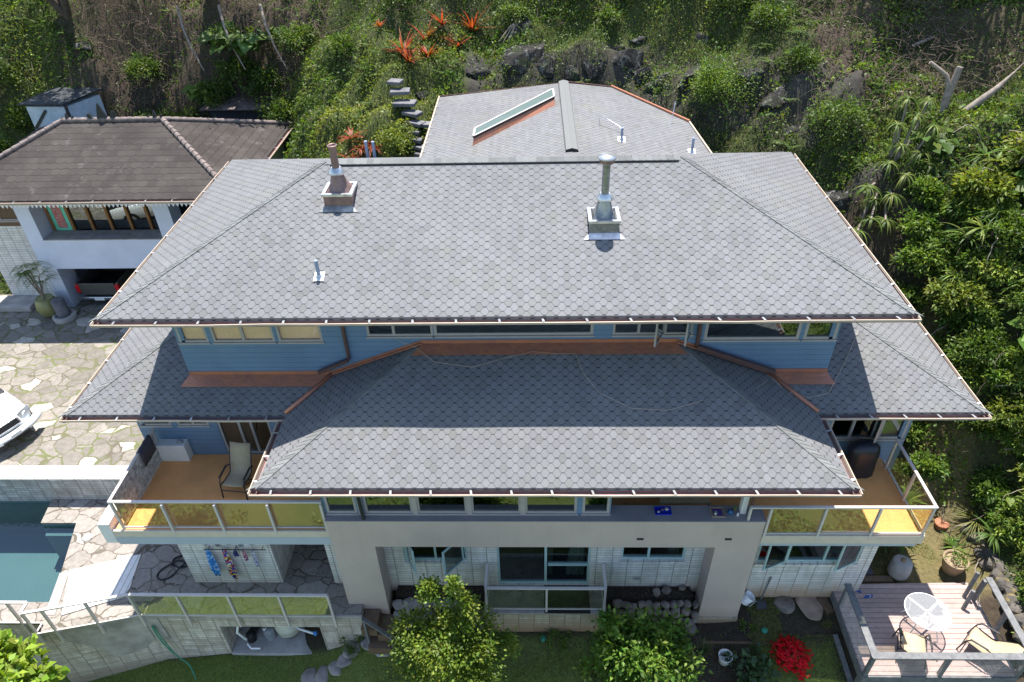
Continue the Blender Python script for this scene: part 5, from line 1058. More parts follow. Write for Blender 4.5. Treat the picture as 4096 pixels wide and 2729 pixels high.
t = empty('pipe_run', (-6.2,10.5,pz+.9), 'white plastic pipe with a blue valve at the right of the niche', 'pipe'); mb = MB(); mb.tube([(-6.75,10.75,pz+.75),(-6.4,10.45,pz+.85),(-5.98,10.32,pz+.85)], .035, 10); mb.build('pipe', M['plastic_white'], t); mb = MB(); mb.lathe((-5.93,10.32,pz+.80), [(.05,0),(.055,.09),(.03,.12)], 12); mb.build('valve', M['pvc_blue'], t)
# right garden things
def pot(name, label, cat, x, y, z, prof, mat, fill=None, fz=0, fr=.1, n=28):
    t = empty(name, (x,y,z), label, cat); mb = MB(); mb.lathe((x,y,z), prof, n); mb.build('pot_body', M[mat], t, solid=.012)
    if fill: mb = MB(); mb.lathe((x,y,z+fz), [(0,.0),(fr,.0)], n); mb.build('soil', M[fill], t)
    return t
tt = empty('ceramic_drum', (9.98,11.75,-.3), 'squat grey concrete drum with a lid standing behind the timber deck', 'drum'); mb = MB(); mb.lathe((9.98,11.78,-.32), [(.24,0),(.27,.06),(.28,.3),(.25,.52),(.20,.56),(.0,.58)], 28); mb.build('drum_body', M['concrete'], tt); mb = MB(); mb.lathe((9.98,11.78,.255), [(.07,0),(.07,.04),(.0,.05)], 16); mb.build('knob', M['pot_tan'], tt); mb = MB(); mb.lathe((10.22,11.83,.02), [(.0,.0),(.05,.04),(.0,.08)], 10); mb.build('spout', M['concrete'], tt)
bigpot = pot('tan_pot', 'big round tan glazed pot with green weeds behind the timber deck', 'pot', 11.42,11.85,-.3, [(.17,0),(.20,.04),(.27,.28),(.30,.46),(.325,.50),(.32,.53),(.275,.52),(.25,.45)], 'pot_tan', 'soil', .42, .26)
redpot = pot('terracotta_pot', 'small terracotta pot with bare twigs beside the spiky grass plant', 'pot', 11.72,13.2,-.28, [(.11,0),(.15,.2),(.18,.3),(.18,.34),(.15,.33)], 'pot_red', 'soil', .27, .15)
olive = pot('olive_pot', 'round olive glazed pot with a small palm beside the carport pillar', 'pot', -19.2,22.75,.9, [(.22,0),(.36,.2),(.42,.45),(.36,.72),(.30,.80),(.31,.84),(.26,.82)], 'pot_olive', 'soil', .75, .27)
tt = empty('stone_pedestal', (-18.6,22.6,.9), 'dark grey stone cylinder standing in a round basin by the carport pillar', 'pedestal'); mb = MB(); mb.lathe((-18.55,22.55,.9), [(.42,0),(.44,.16),(.40,.2),(.32,.2),(.3,.12)], 28); mb.build('basin', M['concrete'], tt); mb = MB(); mb.lathe((-18.6,22.6,.92), [(.24,0),(.24,.78),(.20,.83),(0,.84)], 24); mb.build('cylinder', M['concrete_dark'], tt)
mb = MB(); mb.box(-23.5,-20.2,23.0,23.9,.9,1.12); thing('low_step', mb, M['concrete'], 'low concrete step at the left of the neighbour driveway', 'step', (-21,23.4,.9), bevel=.02)
bk = empty('white_bucket', (5.75,10.95,-.5), 'white plastic bucket tipped beside the right portal leg', 'bucket'); mb = MB(); mb.T = Matrix.Translation((5.60,10.98,-.42)) @ Matrix.Rotation(R_(35), 4, 'Y'); mb.lathe((0,0,0), [(.0,0),(.12,0),(.15,.3),(.155,.3),(.14,.02)], 24); mb.build('bucket_body', M['plastic_white'], bk); mb = MB(); mb.tube([(5.55,10.8,-.3),(5.7,10.72,-.25),(5.9,10.85,-.2)], .006, 5); mb.build('bucket_handle', M['zinc'], bk)
sh_ = empty('shovel', (6.1,11.05,-.4), 'shovel with pale handle leaning on the block wall right of the portal', 'shovel'); mb = MB(); mb.tube([(6.08,11.0,-.35),(6.22,11.12,.45)], .022, 8); mb.build('handle', M['wood_grey'], sh_); mb = MB(); mb.prism([(5.92,10.78,-.5),(6.22,10.80,-.5),(6.2,10.98,-.42),(5.98,10.98,-.42)][::-1], (0,0,.015)); mb.build('blade', M['dark_metal'], sh_)
for x, y, lb in ((.23,10.15,'green plastic valve lid in the soil below the door landing'), (6.04,10.28,'green plastic valve lid in the lawn right of the portal leg')):
    z = float(hgt(x, y)); mb = MB(); mb.lathe((x,y,z), [(.085,-.05),(.085,.03),(.07,.045),(0,.05)], 18); thing('valve_lid', mb, M['plastic_green'], lb, 'lid', (x,y,z))
z = float(hgt(4.85,9.6)); wp = pot('white_pot', 'white plastic pot standing in the dark bed left of the red flowers', 'pot', 4.9,9.62,z-.03, [(.0,.0),(.14,0),(.17,.26),(.18,.27),(.165,.25),(.14,.06)], 'plastic_white')
mb = MB(); z = float(hgt(2.62,11.1)); mb.box(2.62,2.8,11.10,11.14,.35,.42); thing('socket_box', mb, M['zinc'], 'small grey outlet box low on the white block wall', 'outlet', (2.7,11.12,.4), bevel=.005)
# rocks
def rock(label, x, y, r_, mat='rock_grey', flat=.6, z=None, group=None, name='rock', sx=1.0, rot=0.0, seed=None, cat='rock', sub=2, rough=.22):
    bm = bmesh.new(); bmesh.ops.create_icosphere(bm, subdivisions=sub, radius=1.0); g = np.random.default_rng(seed if seed is not None else int(abs(x*131+y*717)*10) % 9999)
    if name == 'lava_rock': r_ *= g.uniform(.85, 1.2); sx = g.uniform(1.0, 1.7); rot = g.uniform(-.5, .5)
    ks = [(g.normal(size=3)*1.3, g.uniform(0, 6.28)) for _ in range(6)]
    k2 = [(g.normal(size=3)*3.5, g.uniform(0, 6.28)) for _ in range(6)]
    cuts = [(Vector(g.normal(size=3)).normalized(), g.uniform(.55,.8) if name != 'lava_rock' else g.uniform(.38,.75)) for _ in range(7 if name != 'lava_rock' else 16)]
    for v in bm.verts:
        p = v.co.copy(); d = sum(math.sin(k[0]*p.x+k[1]*p.y+k[2]*p.z+ph) for k, ph in ks)/6*rough+sum(math.sin(k[0]*p.x+k[1]*p.y+k[2]*p.z+ph) for k, ph in k2)/6*rough*.4
        p = p*(1+d)
        for nrm, h in cuts:
            e = p.dot(nrm)-h
            if e > 0: p -= nrm*e*.9
        v.co = Vector((p.x*r_*sx, p.y*r_, p.z*r_*flat))
    me = bpy.data.meshes.new(name); bm.to_mesh(me); bm.free(); me.materials.append(M[mat]); 
    if sub > 2 and name != 'lava_rock': me.polygons.foreach_set('use_smooth', [True]*len(me.polygons))
    o = bpy.data.objects.new(name, me); COL.objects.link(o); o.rotation_euler = (g.uniform(-.15,.15), g.uniform(-.15,.15), rot)
    if z is None: z = float(hgt(x, y))
    o.location = (x, y, z+r_*flat*(.25 if name != 'lava_rock' else -.45)); return tag(o, label, cat, group)
stones = [(-6.02,9.62,.30,'leftmost flat stepping stone of the arc in the lawn below the pump niche'),(-5.66,9.52,.33,'second flat stepping stone from the left in the lawn arc'),(-5.30,9.68,.28,'third flat stepping stone from the left in the lawn arc'),(-5.02,9.82,.27,'tall narrow flat stone in the middle of the lawn arc'),(-4.84,10.06,.36,'wide flat stone of the lawn arc just below the block wall end'),(-4.42,10.14,.30,'flat stone of the lawn arc below the step handrail'),(-3.96,10.0,.36,'large flat stone at the foot of the garden steps beside the big bush')]
for i, (x, y, r_, lb) in enumerate(stones): rock(lb, x, y, r_, 'stone_tan', .22, group='stepping stones in the lawn', name='stepping_stone', sx=.85, rot=i*.7, sub=3, rough=.3)
rock('grey rounded boulder lying on soil in front of the right block wall', 6.72,11.0,.34,'rock_grey',.35,sx=.9,rot=.3,sub=3); rock('flat reddish slab stone in the grass in front of the right wall', 7.38,10.95,.42,'stone_red',.14,sx=1.0,rot=.2,sub=3,rough=.35,name='slab_stone')
mb = MB(); z = float(hgt(7.8,10.9)); mb.prism([(7.6,11.15,z+.08),(7.9,11.15,z+.08),(7.95,10.75,z+.08),(7.78,10.7,z+.08)][::-1], (0,0,-.15)); thing('wooden_step', mb, M['wood_dark'], 'brown board step tucked against the left side of the timber deck', 'step', (7.8,10.9,z), bevel=.01)
mb = MB(); mb.beam((7.85,10.2,float(hgt(7.85,10.2))+.05),(8.0,8.9,float(hgt(8,8.9))+.06),.12,.06); thing('edging_board', mb, M['wood_grey'], 'narrow timber edging board on the lawn beside the deck', 'board', (7.9,9.6,-1), bevel=.005)
mb = MB(); mb.beam((4.4,10.05,-.9),(6.8,9.95,-.78),.06,.12); thing('bed_edging', mb, M['wood_dark'], 'long dark timber edging of the planting bed near the small shrub', 'board', (5.5,10,-.9))
ws = empty('rubble_wall', (3.2,10.7,-.5), 'low dry stone wall of rounded field stones between landing and right portal leg', 'wall')
g = np.random.default_rng(21)
def rubble(parent, cells, mat):
    for (x, y, z, r_) in cells:
        o = rock(None, x, y, r_, mat, .8, z=z, name='stone', sx=g.uniform(.85,1.25), rot=g.uniform(0,3), seed=int(g.integers(9999)), sub=2)
        for k_ in ('label','category','group'):
            if k_ in o: del o[k_]
        o.location = Vector(o.location)-tot(parent); o.parent = parent
cells = []
for row, (z, y) in enumerate(((-.82,10.42),(-.62,10.52),(-.42,10.62),(-.22,10.72))):
    x = 1.98+row*.04
    while x < 4.25: r_ = g.uniform(.08,.17); cells.append((x+r_*.8, y+g.uniform(-.04,.04), z+g.uniform(-.03,.03), r_)); x += r_*1.55
rubble(ws, cells, 'rock_grey')
for x, y, r_, lb in ((3.52,11.02,.15,'round stone sitting on the soil bed between wall and rubble, the largest there'),(3.27,10.95,.13,'smaller round stone left of the largest one in the soil bed'),(3.95,11.08,.12,'small pale round stone in the soil bed nearest the right portal leg')): rock(lb, x, y, r_, 'rock_grey', .8, z=-.0)
w2_ = empty('stone_garden_edge', (-3.3,10.7,-.5), 'mortared pale stone edging right of the left portal leg behind the big bush', 'wall')
cells = []
for z, y in ((-.75,10.42),(-.5,10.55),(-.25,10.7)):
    x = -3.78
    while x < -1.5: r_ = g.uniform(.13,.22); cells.append((x+r_*.8,y,z,r_)); x += r_*1.5
rubble(w2_, cells, 'stone_tan')
# mossy dry stone wall along the right side
w3 = empty('lava_stone_wall', (12.4,13,-.2), 'dark mossy dry stone wall running back along the right side garden', 'wall')
cells = []
for k in range(88):
    f = k/88; y = 9.8+f*8.0; x = 12.35+.15*math.sin(f*5)+g.uniform(-.22,.22); cells.append((x, y, -.28+.1*f+g.uniform(.12,.4), g.uniform(.16,.27)))
rubble(w3, cells[:88], 'rock_moss')
# vehicles
def pickup():
    t = empty('pickup_truck', (-17.4,25,.9), 'dark bronze pickup truck with open bed parked in the neighbour carport', 'pickup'); x0,x1,y0 = -18.28,-16.52,23.45; z0 = .9
    mb = MB(); mb.box(x0,x0+.09,y0,y0+1.9,z0+.5,z0+1.05); mb.box(x1-.09,x1,y0,y0+1.9,z0+.5,z0+1.05); mb.box(x0+.09,x1-.09,y0+1.8,y0+1.9,z0+.5,z0+1.05); mb.build('body', M['car_dark'], t, bevel=.02)
    mb = MB(); mb.box(x0+.16,x1-.16,y0-.02,y0+.05,z0+.52,z0+1.04); mb.build('tailgate', M['car_dark'], t, bevel=.015)
    mb = MB(); mb.box(x0+.09,x1-.09,y0+.05,y0+1.8,z0+.5,z0+.55); mb.build('bed_liner', M['black'], t)
    for x in (x0-.005, x1-.155): mb = MB(); mb.box(x,x+.16,y0-.03,y0+.1,z0+.62,z0+.98); mb.build('tail_light', M['red_lens'], t, bevel=.01)
    mb = MB(); mb.box(x0-.03,x1+.03,y0-.16,y0-.03,z0+.36,z0+.48); mb.build('rear_bumper', M['chrome'], t, bevel=.02); mb = MB(); mb.box(-17.6,-17.2,y0-.17,y0-.162,z0+.34,z0+.46); mb.build('licence_plate', M['plastic_white'], t)
    mb = MB(); prof = [(y0+1.92,.5),(y0+1.92,1.05),(y0+2.05,1.62),(y0+3.2,1.62),(y0+3.7,1.12),(y0+4.9,1.0),(y0+4.95,.5)]; mb.prism([(x0+.04,y,z0+z) for y, z in prof][::-1], (x1-x0-.08,0,0)); mb.build('cab', M['car_dark'], t, bevel=.03)
    mb = MB(); mb.box(x0+.25,x1-.25,y0+1.93,y0+1.96,z0+1.12,z0+1.5); mb.build('rear_window', M['black'], t)
    for x in (x0+.03,x1-.23):
        for y in (y0+.85,y0+4.0): mb = MB(); mb.tube([(x,y,z0+.36),(x+.2,y,z0+.36)], .35, 20); w = mb.build('wheel', M['black'], t)
    mb = MB(); mb.lathe((x0+.55,y0+.35,z0+.56), [(.06,0),(.06,.22),(0,.22)], 12); thing('spray_can', mb, M['bbq_cover'], 'small dark can standing in the truck bed', 'can', (x0+.55,y0+.35,z0+.56))
pickup()
def suv():
    t = empty('white_suv', (0,0,0), 'white sport utility car nosing in from the left edge on the sunlit driveway', 'car'); W = .93; L = 4.7
    # local: front at x=0 facing +x, z from ground
    sec = [(.0,.45,.62,.70),(-.08,.40,.86,.80),(-.35,.38,.98,.87),(-.9,.36,1.04,.90),(-1.35,.36,1.08,.92),(-1.36,.36,1.10,.92),(-2.0,.36,1.12,.93),(-4.2,.36,1.12,.92),(-4.7,.42,1.05,.86)]
    mb = MB(); rings = []; n = 0
    for x, zb, zt_, w in sec:
        pr_ = [(-w*.92,zb),(-w,zb+.12),(-w,zt_-.22),(-w*.95,zt_-.08),(-w*.82,zt_),(-w*.4,zt_+.03),(0,zt_+.035),(w*.4,zt_+.03),(w*.82,zt_),(w*.95,zt_-.08),(w,zt_-.22),(w,zb+.12),(w*.92,zb)]
        n = len(pr_); rings += [(x-(.18*(abs(y)/w)**2.5 if x > -.5 else 0), y, z) for y, z in pr_]
    mb.add(rings, [(k*n+i, k*n+i+1, (k+1)*n+i+1, (k+1)*n+i) for k in range(len(sec)-1) for i in range(n-1)], True); mb.add(rings[:n], [tuple(range(n))]); mb.add(rings[-n:], [tuple(reversed(range(n)))]); mb.build('body', M['car_white'], t)
    mb = MB(); c = [(-1.3,1.08,.84),(-2.0,1.62,.68),(-4.2,1.64,.68),(-4.6,1.08,.82)]; vs = []
    for x, z, w in c: vs += [(x,-w,z),(x,w,z)]
    mb.add(vs, [(0,2,3,1),(2,4,5,3),(4,6,7,5),(0,6,4,2),(1,3,5,7)], False); mb.build('cabin', M['black'], t, bevel=.05)
    mb = MB(); mb.box(-4.15,-2.05,-.66,.66,1.60,1.67); mb.build('roof', M['car_white'], t, bevel=.04)
    mb = MB(); mb.prism([(-.05,-.38,.70),(-.05,.38,.70),(-.10,.34,.93),(-.10,-.34,.93)], (.07,0,0)); gr_ = mb.build('grille', M['chrome'], t, bevel=.01)
    mb = MB(); mb.prism([(-.0,-.33,.73),(-.0,.33,.73),(-.04,.29,.90),(-.04,-.29,.90)], (.03,0,0)); mb.build('grille_mesh', M['black'], gr_)
    for s in (-1, 1): mb = MB(); mb.prism([(-.13,s*.42,.72),(-.24,s*.84,.76),(-.34,s*.84,.92),(-.17,s*.40,.92)][::(1 if s > 0 else -1)], (.05,0,.015)); mb.build('headlight', M['headlight'], t, bevel=.015)
    mb = MB(); pts = []
    for k in range(13): y = -W+2*W*k/12; pts.append((.10-.26*(abs(y)/W)**2.6, y, .50))
    mb.tube(pts, .12, 10); mb.build('front_bumper', M['car_white'], t); mb = MB(); mb.box(.16,.222,-.42,.42,.42,.50); mb.build('bumper_intake', M['black'], t, bevel=.01)
    mb = MB(); mb.box(.215,.235,-.17,.17,.50,.62); mb.build('licence_plate', M['plastic_white'], t)
    for s in (-1, 1): mb = MB(); mb.lathe((0,0,0), [(.05,0),(.05,.02)], 12) if False else mb.tube([(.02,s*.66,.5),(.08,s*.66,.5)], .055, 12); mb.build('fog_lamp', M['headlight'], t)
    for x in (-.95,-3.75):
        for s in (-1, 1): mb = MB(); mb.tube([(x,s*.72,.36),(x,s*.94,.36)], .37, 24); w = mb.build('wheel', M['black'], t); mb = MB(); mb.tube([(x,s*.93,.36),(x,s*.95,.36)], .22, 16); mb.build('rim', M['chrome'], w)
    mb = MB(); mb.tube([(-.9,-.35,1.095),(-.4,-.3,1.02)], .004, 4); place(t, (-16.3,15.55,.905), R_(-27)); return t
suv()
# hillside stone steps
ss = empty('hillside_steps', (-4.6,25.8,7.5), 'dark stone steps climbing the grassy slope left of the rear roof', 'steps')
for i, (x, y, z, w, d) in enumerate([(-4.98,26.3,8.82,.30,.35),(-4.80,26.05,8.55,.42,.40),(-4.62,25.75,8.22,.48,.40),(-4.35,25.5,7.93,.40,.34),(-4.22,25.25,7.66,.42,.32),(-3.95,25.2,7.62,.40,.3),(-4.28,24.95,7.42,.26,.26),(-4.2,24.7,7.22,.30,.26),(-4.0,24.5,7.02,.36,.26),(-3.9,24.25,6.84,.36,.26)]):
    mb = MB(); mb.T = rotz(R_(-15+20*math.sin(i*1.3)), (x,y,0)); mb.box(-w*.85,w*.85,-d*.62,d*.62,z-.13,z); mb.build('step', M['concrete_dark'], ss, bevel=.025)
# ================= VEGETATION =================
def unit(a): return a/np.maximum(np.linalg.norm(a, axis=-1, keepdims=True), 1e-6)
def leafquads(P, D, N, L, W, C, fold=.12, wide=.5):
    n = len(P); D = unit(D); S = unit(np.cross(D, N)); Nn = np.cross(S, D); L = np.broadcast_to(L, (n,))[:,None]; W = np.broadcast_to(W, (n,))[:,None]
    mid = P+D*L*wide; v = np.stack([P, mid+S*W*.5+Nn*L*fold, P+D*L-Nn*L*fold*.8, mid-S*W*.5+Nn*L*fold], 1).reshape(-1, 3)
    f = np.arange(4*n).reshape(-1, 4); return v, f, np.repeat(C, 4, 0)
def straps(P, D, L, W, C, droop=.6, seg=5, tipc=None):
    """arching tapering strap leaves"""
    n = len(P); D = unit(D); L = np.broadcast_to(L, (n,)); W = np.broadcast_to(W, (n,)); up = np.array([0,0,1.]); S = unit(np.cross(D, up+1e-3)); vs = []; cs = []
    pos = P.copy(); d = D.copy()
    for k in range(seg+1):
        w = W*(1-(k/seg)**1.6)*.5+.001; vs.append(pos-S*w[:,None]); vs.append(pos+S*w[:,None])
        c = C if tipc is None else C*(1-k/seg)+tipc*(k/seg); cs += [c, c]
        d = unit(d-np.array([0,0,1.])*np.broadcast_to(droop, (n,))[:,None]/seg*1.6); pos = pos+d*(L/seg)[:,None]
    V = np.stack(vs, 1).reshape(-1, 3); Cc = np.stack(cs, 1).reshape(-1, 3); m_ = 2*(seg+1); base = (np.arange(n)*m_)[:,None]
    q = np.array([[2*k, 2*k+1, 2*k+3, 2*k+2] for k in range(seg)]); F = (base[:,None,:]+q[None]).reshape(-1, 4); return V, F, Cc
def merge(parts):
    V = []; F = []; C = []; o = 0
    for v, f, c in parts: V.append(v); F.append(f+o); C.append(c); o += len(v)
    return np.concatenate(V), np.concatenate(F), np.concatenate(C)
def foliage(name, parts, mat, parent=None, **tg):
    V, F, C = merge(parts) if isinstance(parts, list) else parts
    if parent is not None: V = V-np.array(tot(parent))
    o = np_mesh(name, V, F, C, M[mat])
    if parent is not None: o.parent = parent
    if tg: tag(o, **tg)
    return o
def grad(x, y):
    e = .15; return (hgt(x+e, y)-hgt(x-e, y))/(2*e), (hgt(x, y+e)-hgt(x, y-e))/(2*e)
def jit(C, n, g, a=.22):
    return np.clip(C*(1+g.normal(0, a, (n, 1)))*(1+g.normal(0, a*.35, (n, 3))), .004, .9)
def crown(c, R, nc, npc, L, cols, g, rc=.28, asp=.45, shell=(.55,1.0), droop=.2, top=None):
    c = np.array(c, float); R = np.array(R, float); u_ = unit(g.normal(size=(nc, 3))); u_[:,2] = np.where(u_[:,2] < -.35, -u_[:,2], u_[:,2]); rr = g.uniform(shell[0], shell[1], (nc, 1))*(1+.22*np.sin(u_[:,:1]*5+u_[:,1:2]*7))
    cc = c+u_*R*rr; cl = pal(g.random(nc), cols); lr = rc*np.mean(R)*g.uniform(.6, 1.35, nc)
    idx = np.repeat(np.arange(nc), npc); n = len(idx); off = g.normal(size=(n, 3))*.5; P = cc[idx]+off*lr[idx][:,None]
    D = unit(unit((P-c)/R)*.6+off*.5+g.normal(size=(n, 3))*.55-np.array([0,0,droop])); N = unit(g.normal(size=(n, 3))*.6+np.array([0,0,1.]))
    l = L*g.uniform(.6, 1.3, n); C = jit(cl[idx], n, g, .2)
    return leafquads(P, D, N, l, l*asp, C)
def branches(name, parent, base, tips, r0, mat, g, sag=.0, r1=.12):
    mb = MB()
    for tp in tips:
        b0 = Vector(base); t_ = Vector(tp); mid = (b0+t_)/2+Vector(g.normal(size=3))*(t_-b0).length*.08; mid.z -= sag
        mb.tube([b0, b0.lerp(mid, .6), mid, t_], [r0, r0*.75, r0*.5, r0*r1], 6)
    return mb.build(name, M[mat], parent)
GREENS = [(.030,.062,.012),(.060,.11,.018),(.095,.155,.025),(.15,.20,.04)]
DARKG = [(.022,.045,.012),(.042,.08,.017),(.065,.11,.024)]
MIDG = [(.042,.08,.014),(.08,.14,.024),(.13,.19,.034)]
YELG = [(.085,.13,.020),(.15,.20,.032),(.24,.27,.05)]
BRIG = [(.06,.12,.02),(.12,.20,.03),(.20,.28,.05)]
# ---- ground cover over the hillside ----
def hillpts(n, g, x0=-30, x1=23, y0=8, y1=38):
    x = g.uniform(x0, x1, n); y = g.uniform(y0, y1, n); k = ((hill_mask(x, y) > .25) | ((x > 10.2) & (y > 13.6) & (x > 14.8-.0*y-.22*y)) & (y < 21)) & ~((x < -10.2) & (y < 30.6) & (x > -21.8)) & ~((x > -3.3) & (x < 5.4) & (y < 26.7)) & ~((y < 20.9) & (x < 9.6)) & ~((x > -9.5) & (x < 8) & (y < 21)); return x[k], y[k]
g = np.random.default_rng(101)
x, y = hillpts(800000, g); t = fbm(x, y, .45, 31); brown = ((fbm(x, y, .22, 77)+.17*((x < -8.5) & (x > -21) & (y > 31.5))+.08*((x > 9.5) & (y > 23)) - .3*((x > -9.5) & (x < 8))-.3*((x > 10) & (y < 20))) > .68)
cliff = (y > 26.4) & (y < 28.9) & (x > -2.6) & (x < 4.6) | ((x > 4.5) & (x < 11) & (y > 23.0) & (y < 26.5)) | ((x > 9.3) & (x < 12) & (y > 18) & (y < 21.5))
keep = g.random(len(x)) < np.where(brown, .22, np.where(cliff, .22*(t > .50)+.03, .75)); x, y, t = x[keep], y[keep], t[keep]; n = len(x)
z = hgt(x, y); dx, dy = grad(x, y); Nn = unit(np.stack([-dx, -dy, np.ones(n)], 1)); P = np.stack([x, y, z], 1)+Nn*g.uniform(0, .16, (n, 1))*(.5+fbm(x, y, 1.3, 8)[:,None])
sunny = np.exp(-(((x+6)/3.6)**2+((y-25)/3.2)**2)); mixv = np.clip(fbm(x, y, .7, 41)*1.25-.1+sunny*.45, 0, 1)  # sunny: leaf colour painted brighter and yellower where sun falls on the slope
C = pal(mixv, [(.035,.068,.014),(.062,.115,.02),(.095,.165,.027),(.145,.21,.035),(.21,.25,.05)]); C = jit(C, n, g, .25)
br = g.random(n) < .06; C[br] = np.array([.12,.085,.05])*g.uniform(.6, 1.3, (br.sum(), 1))
L = g.uniform(.05, .125, n)*np.where(fbm(x, y, .5, 91) > .55, 1.35, .85)
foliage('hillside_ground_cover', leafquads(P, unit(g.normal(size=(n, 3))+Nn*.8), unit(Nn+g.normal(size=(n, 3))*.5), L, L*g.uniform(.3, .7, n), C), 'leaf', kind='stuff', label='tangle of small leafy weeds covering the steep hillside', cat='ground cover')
# grassy tufts on the sunny slope
x, y = hillpts(220000, g, -11, 9, 21, 32); k = (fbm(x, y, .9, 55) > .5); x, y = x[k][:26000], y[k][:26000]; n = len(x); P = np.stack([x, y, hgt(x, y)], 1)
C = jit(pal(g.random(n), [(.07,.11,.02),(.12,.16,.03),(.18,.19,.05)]), n, g, .2); foliage('hillside_grass', straps(P, g.normal(size=(n, 3))*.5+np.array([0,-.2,1]), g.uniform(.10,.26,n), .014, C, .7, 3), 'grass', kind='stuff', label='long soft grass on the slope beside the stone steps', cat='grass')
# ferns
x, y = hillpts(60000, g); k = (fbm(x, y, .4, 66) > .56); x, y = x[k][:620], y[k][:620]; parts = []
for i in range(len(x)):
    c = np.array([x[i], y[i], float(hgt(x[i], y[i]))]); nf = 7; col = pal(g.random(1), MIDG)[0]
    for f in range(nf):
        a_ = g.uniform(0, 6.28); d = np.array([math.cos(a_), math.sin(a_), .9]); Lf = g.uniform(.3,.55); ts = np.linspace(.15, 1, 9); pth = c+np.outer(ts*Lf, d*np.array([1,1,1]))-np.outer((ts**2)*Lf*.75, [0,0,1.]); s_ = np.array([-d[1], d[0], 0])
        for sg in (-1, 1): parts.append(leafquads(pth, np.tile(s_*sg+d*.4-np.array([0,0,.5]), (9, 1)), np.tile([0,0,1.], (9, 1)), Lf*.30*(1.1-ts), Lf*.07, jit(np.tile(col, (9, 1)), 9, g, .12)))
foliage('hillside_ferns', parts, 'leaf', kind='stuff', label='feathery fern fronds spread through the hillside undergrowth', cat='ferns')
# dead brush
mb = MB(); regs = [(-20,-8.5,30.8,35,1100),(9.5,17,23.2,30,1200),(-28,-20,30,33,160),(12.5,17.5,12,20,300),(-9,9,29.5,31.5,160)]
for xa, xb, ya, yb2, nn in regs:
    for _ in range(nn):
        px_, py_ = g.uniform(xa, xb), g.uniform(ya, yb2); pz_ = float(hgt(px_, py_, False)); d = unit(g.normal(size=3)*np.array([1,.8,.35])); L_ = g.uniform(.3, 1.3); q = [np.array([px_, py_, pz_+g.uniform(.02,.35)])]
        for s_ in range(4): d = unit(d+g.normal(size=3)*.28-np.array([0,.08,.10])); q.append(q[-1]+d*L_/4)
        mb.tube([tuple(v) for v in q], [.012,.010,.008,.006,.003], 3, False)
o = mb.build('dead_brush', simple('dry_brush_twigs', (.13,.098,.072), .9, var=.5, scale=2), None, uv=False); tag(o, 'tangled grey brown dead twigs on the upper slope', 'brush', kind='stuff')  # twig colour lowered to carry the tree shade on the upper left slope
# ---- lawn ----
x = g.uniform(-14, 7.9, 170000); y = g.uniform(6.8, 10.2, 170000); dens = fbm(x, y, .9, 15); soil = ((x > 1.7) & (x < 5.4)) | ((x > -2.2) & (y > 9.6+.25*np.sin(x*2)) & (x < 5.6)) | ((x > 5.4) & (x < 6.2) & (y > 10)); k = (dens > .30) & ~soil | (g.random(len(x)) < .02); x, y = x[k], y[k]; n = len(x)
P = np.stack([x, y, hgt(x, y)-.005], 1); C = jit(pal(fbm(x, y, .6, 17)*.7+g.random(n)*.3, [(.12,.19,.04),(.18,.25,.05),(.25,.29,.07),(.30,.30,.11)]), n, g, .2)
foliage('lawn_grass', straps(P, g.normal(size=(n, 3))*.55+np.array([0,0,1.]), g.uniform(.025,.07,n), .010, C, .5, 2), 'grass', kind='stuff', label='short green lawn below the terrace walls', cat='grass')
x = g.uniform(5.5, 7.9, 16000); y = g.uniform(9.9, 11.1, 16000); k = fbm(x, y, 1.1, 5) > .48; x, y = x[k], y[k]; x2 = g.uniform(9.1, 12.2, 20000); y2 = g.uniform(11.5, 16, 20000); k = fbm(x2, y2, 1.1, 6) > .5; x = np.concatenate([x, x2[k]]); y = np.concatenate([y, y2[k]]); n = len(x)
C = jit(pal(g.random(n), [(.08,.12,.03),(.17,.18,.05),(.25,.20,.09)]), n, g, .25); foliage('patchy_weeds', straps(np.stack([x, y, hgt(x, y)], 1), g.normal(size=(n, 3))*.7+np.array([0,0,1.]), g.uniform(.03,.08,n), .014, C, .5, 2), 'grass', kind='stuff', label='patchy weeds and dry litter beside the right house corner', cat='weeds')
# litter in the soil bed
x = g.uniform(-3.8, 7.5, 9000); y = g.uniform(9.2, 11.1, 9000); n = len(x); zz_ = np.where((y > 10.78) & (x < 4.35), .0, hgt(x, y)); C = jit(pal(g.random(n), [(.03,.02,.015),(.10,.07,.05),(.22,.18,.14)]), n, g, .3); foliage('soil_litter', leafquads(np.stack([x, y, zz_+.01], 1), g.normal(size=(n, 3))*np.array([1,1,.2]), g.normal(size=(n, 3))*.4+np.array([0,0,1.]), g.uniform(.02,.05,n), .02, C), 'leaf', kind='stuff', label='small chips and dry leaves scattered over the planting beds', cat='litter')
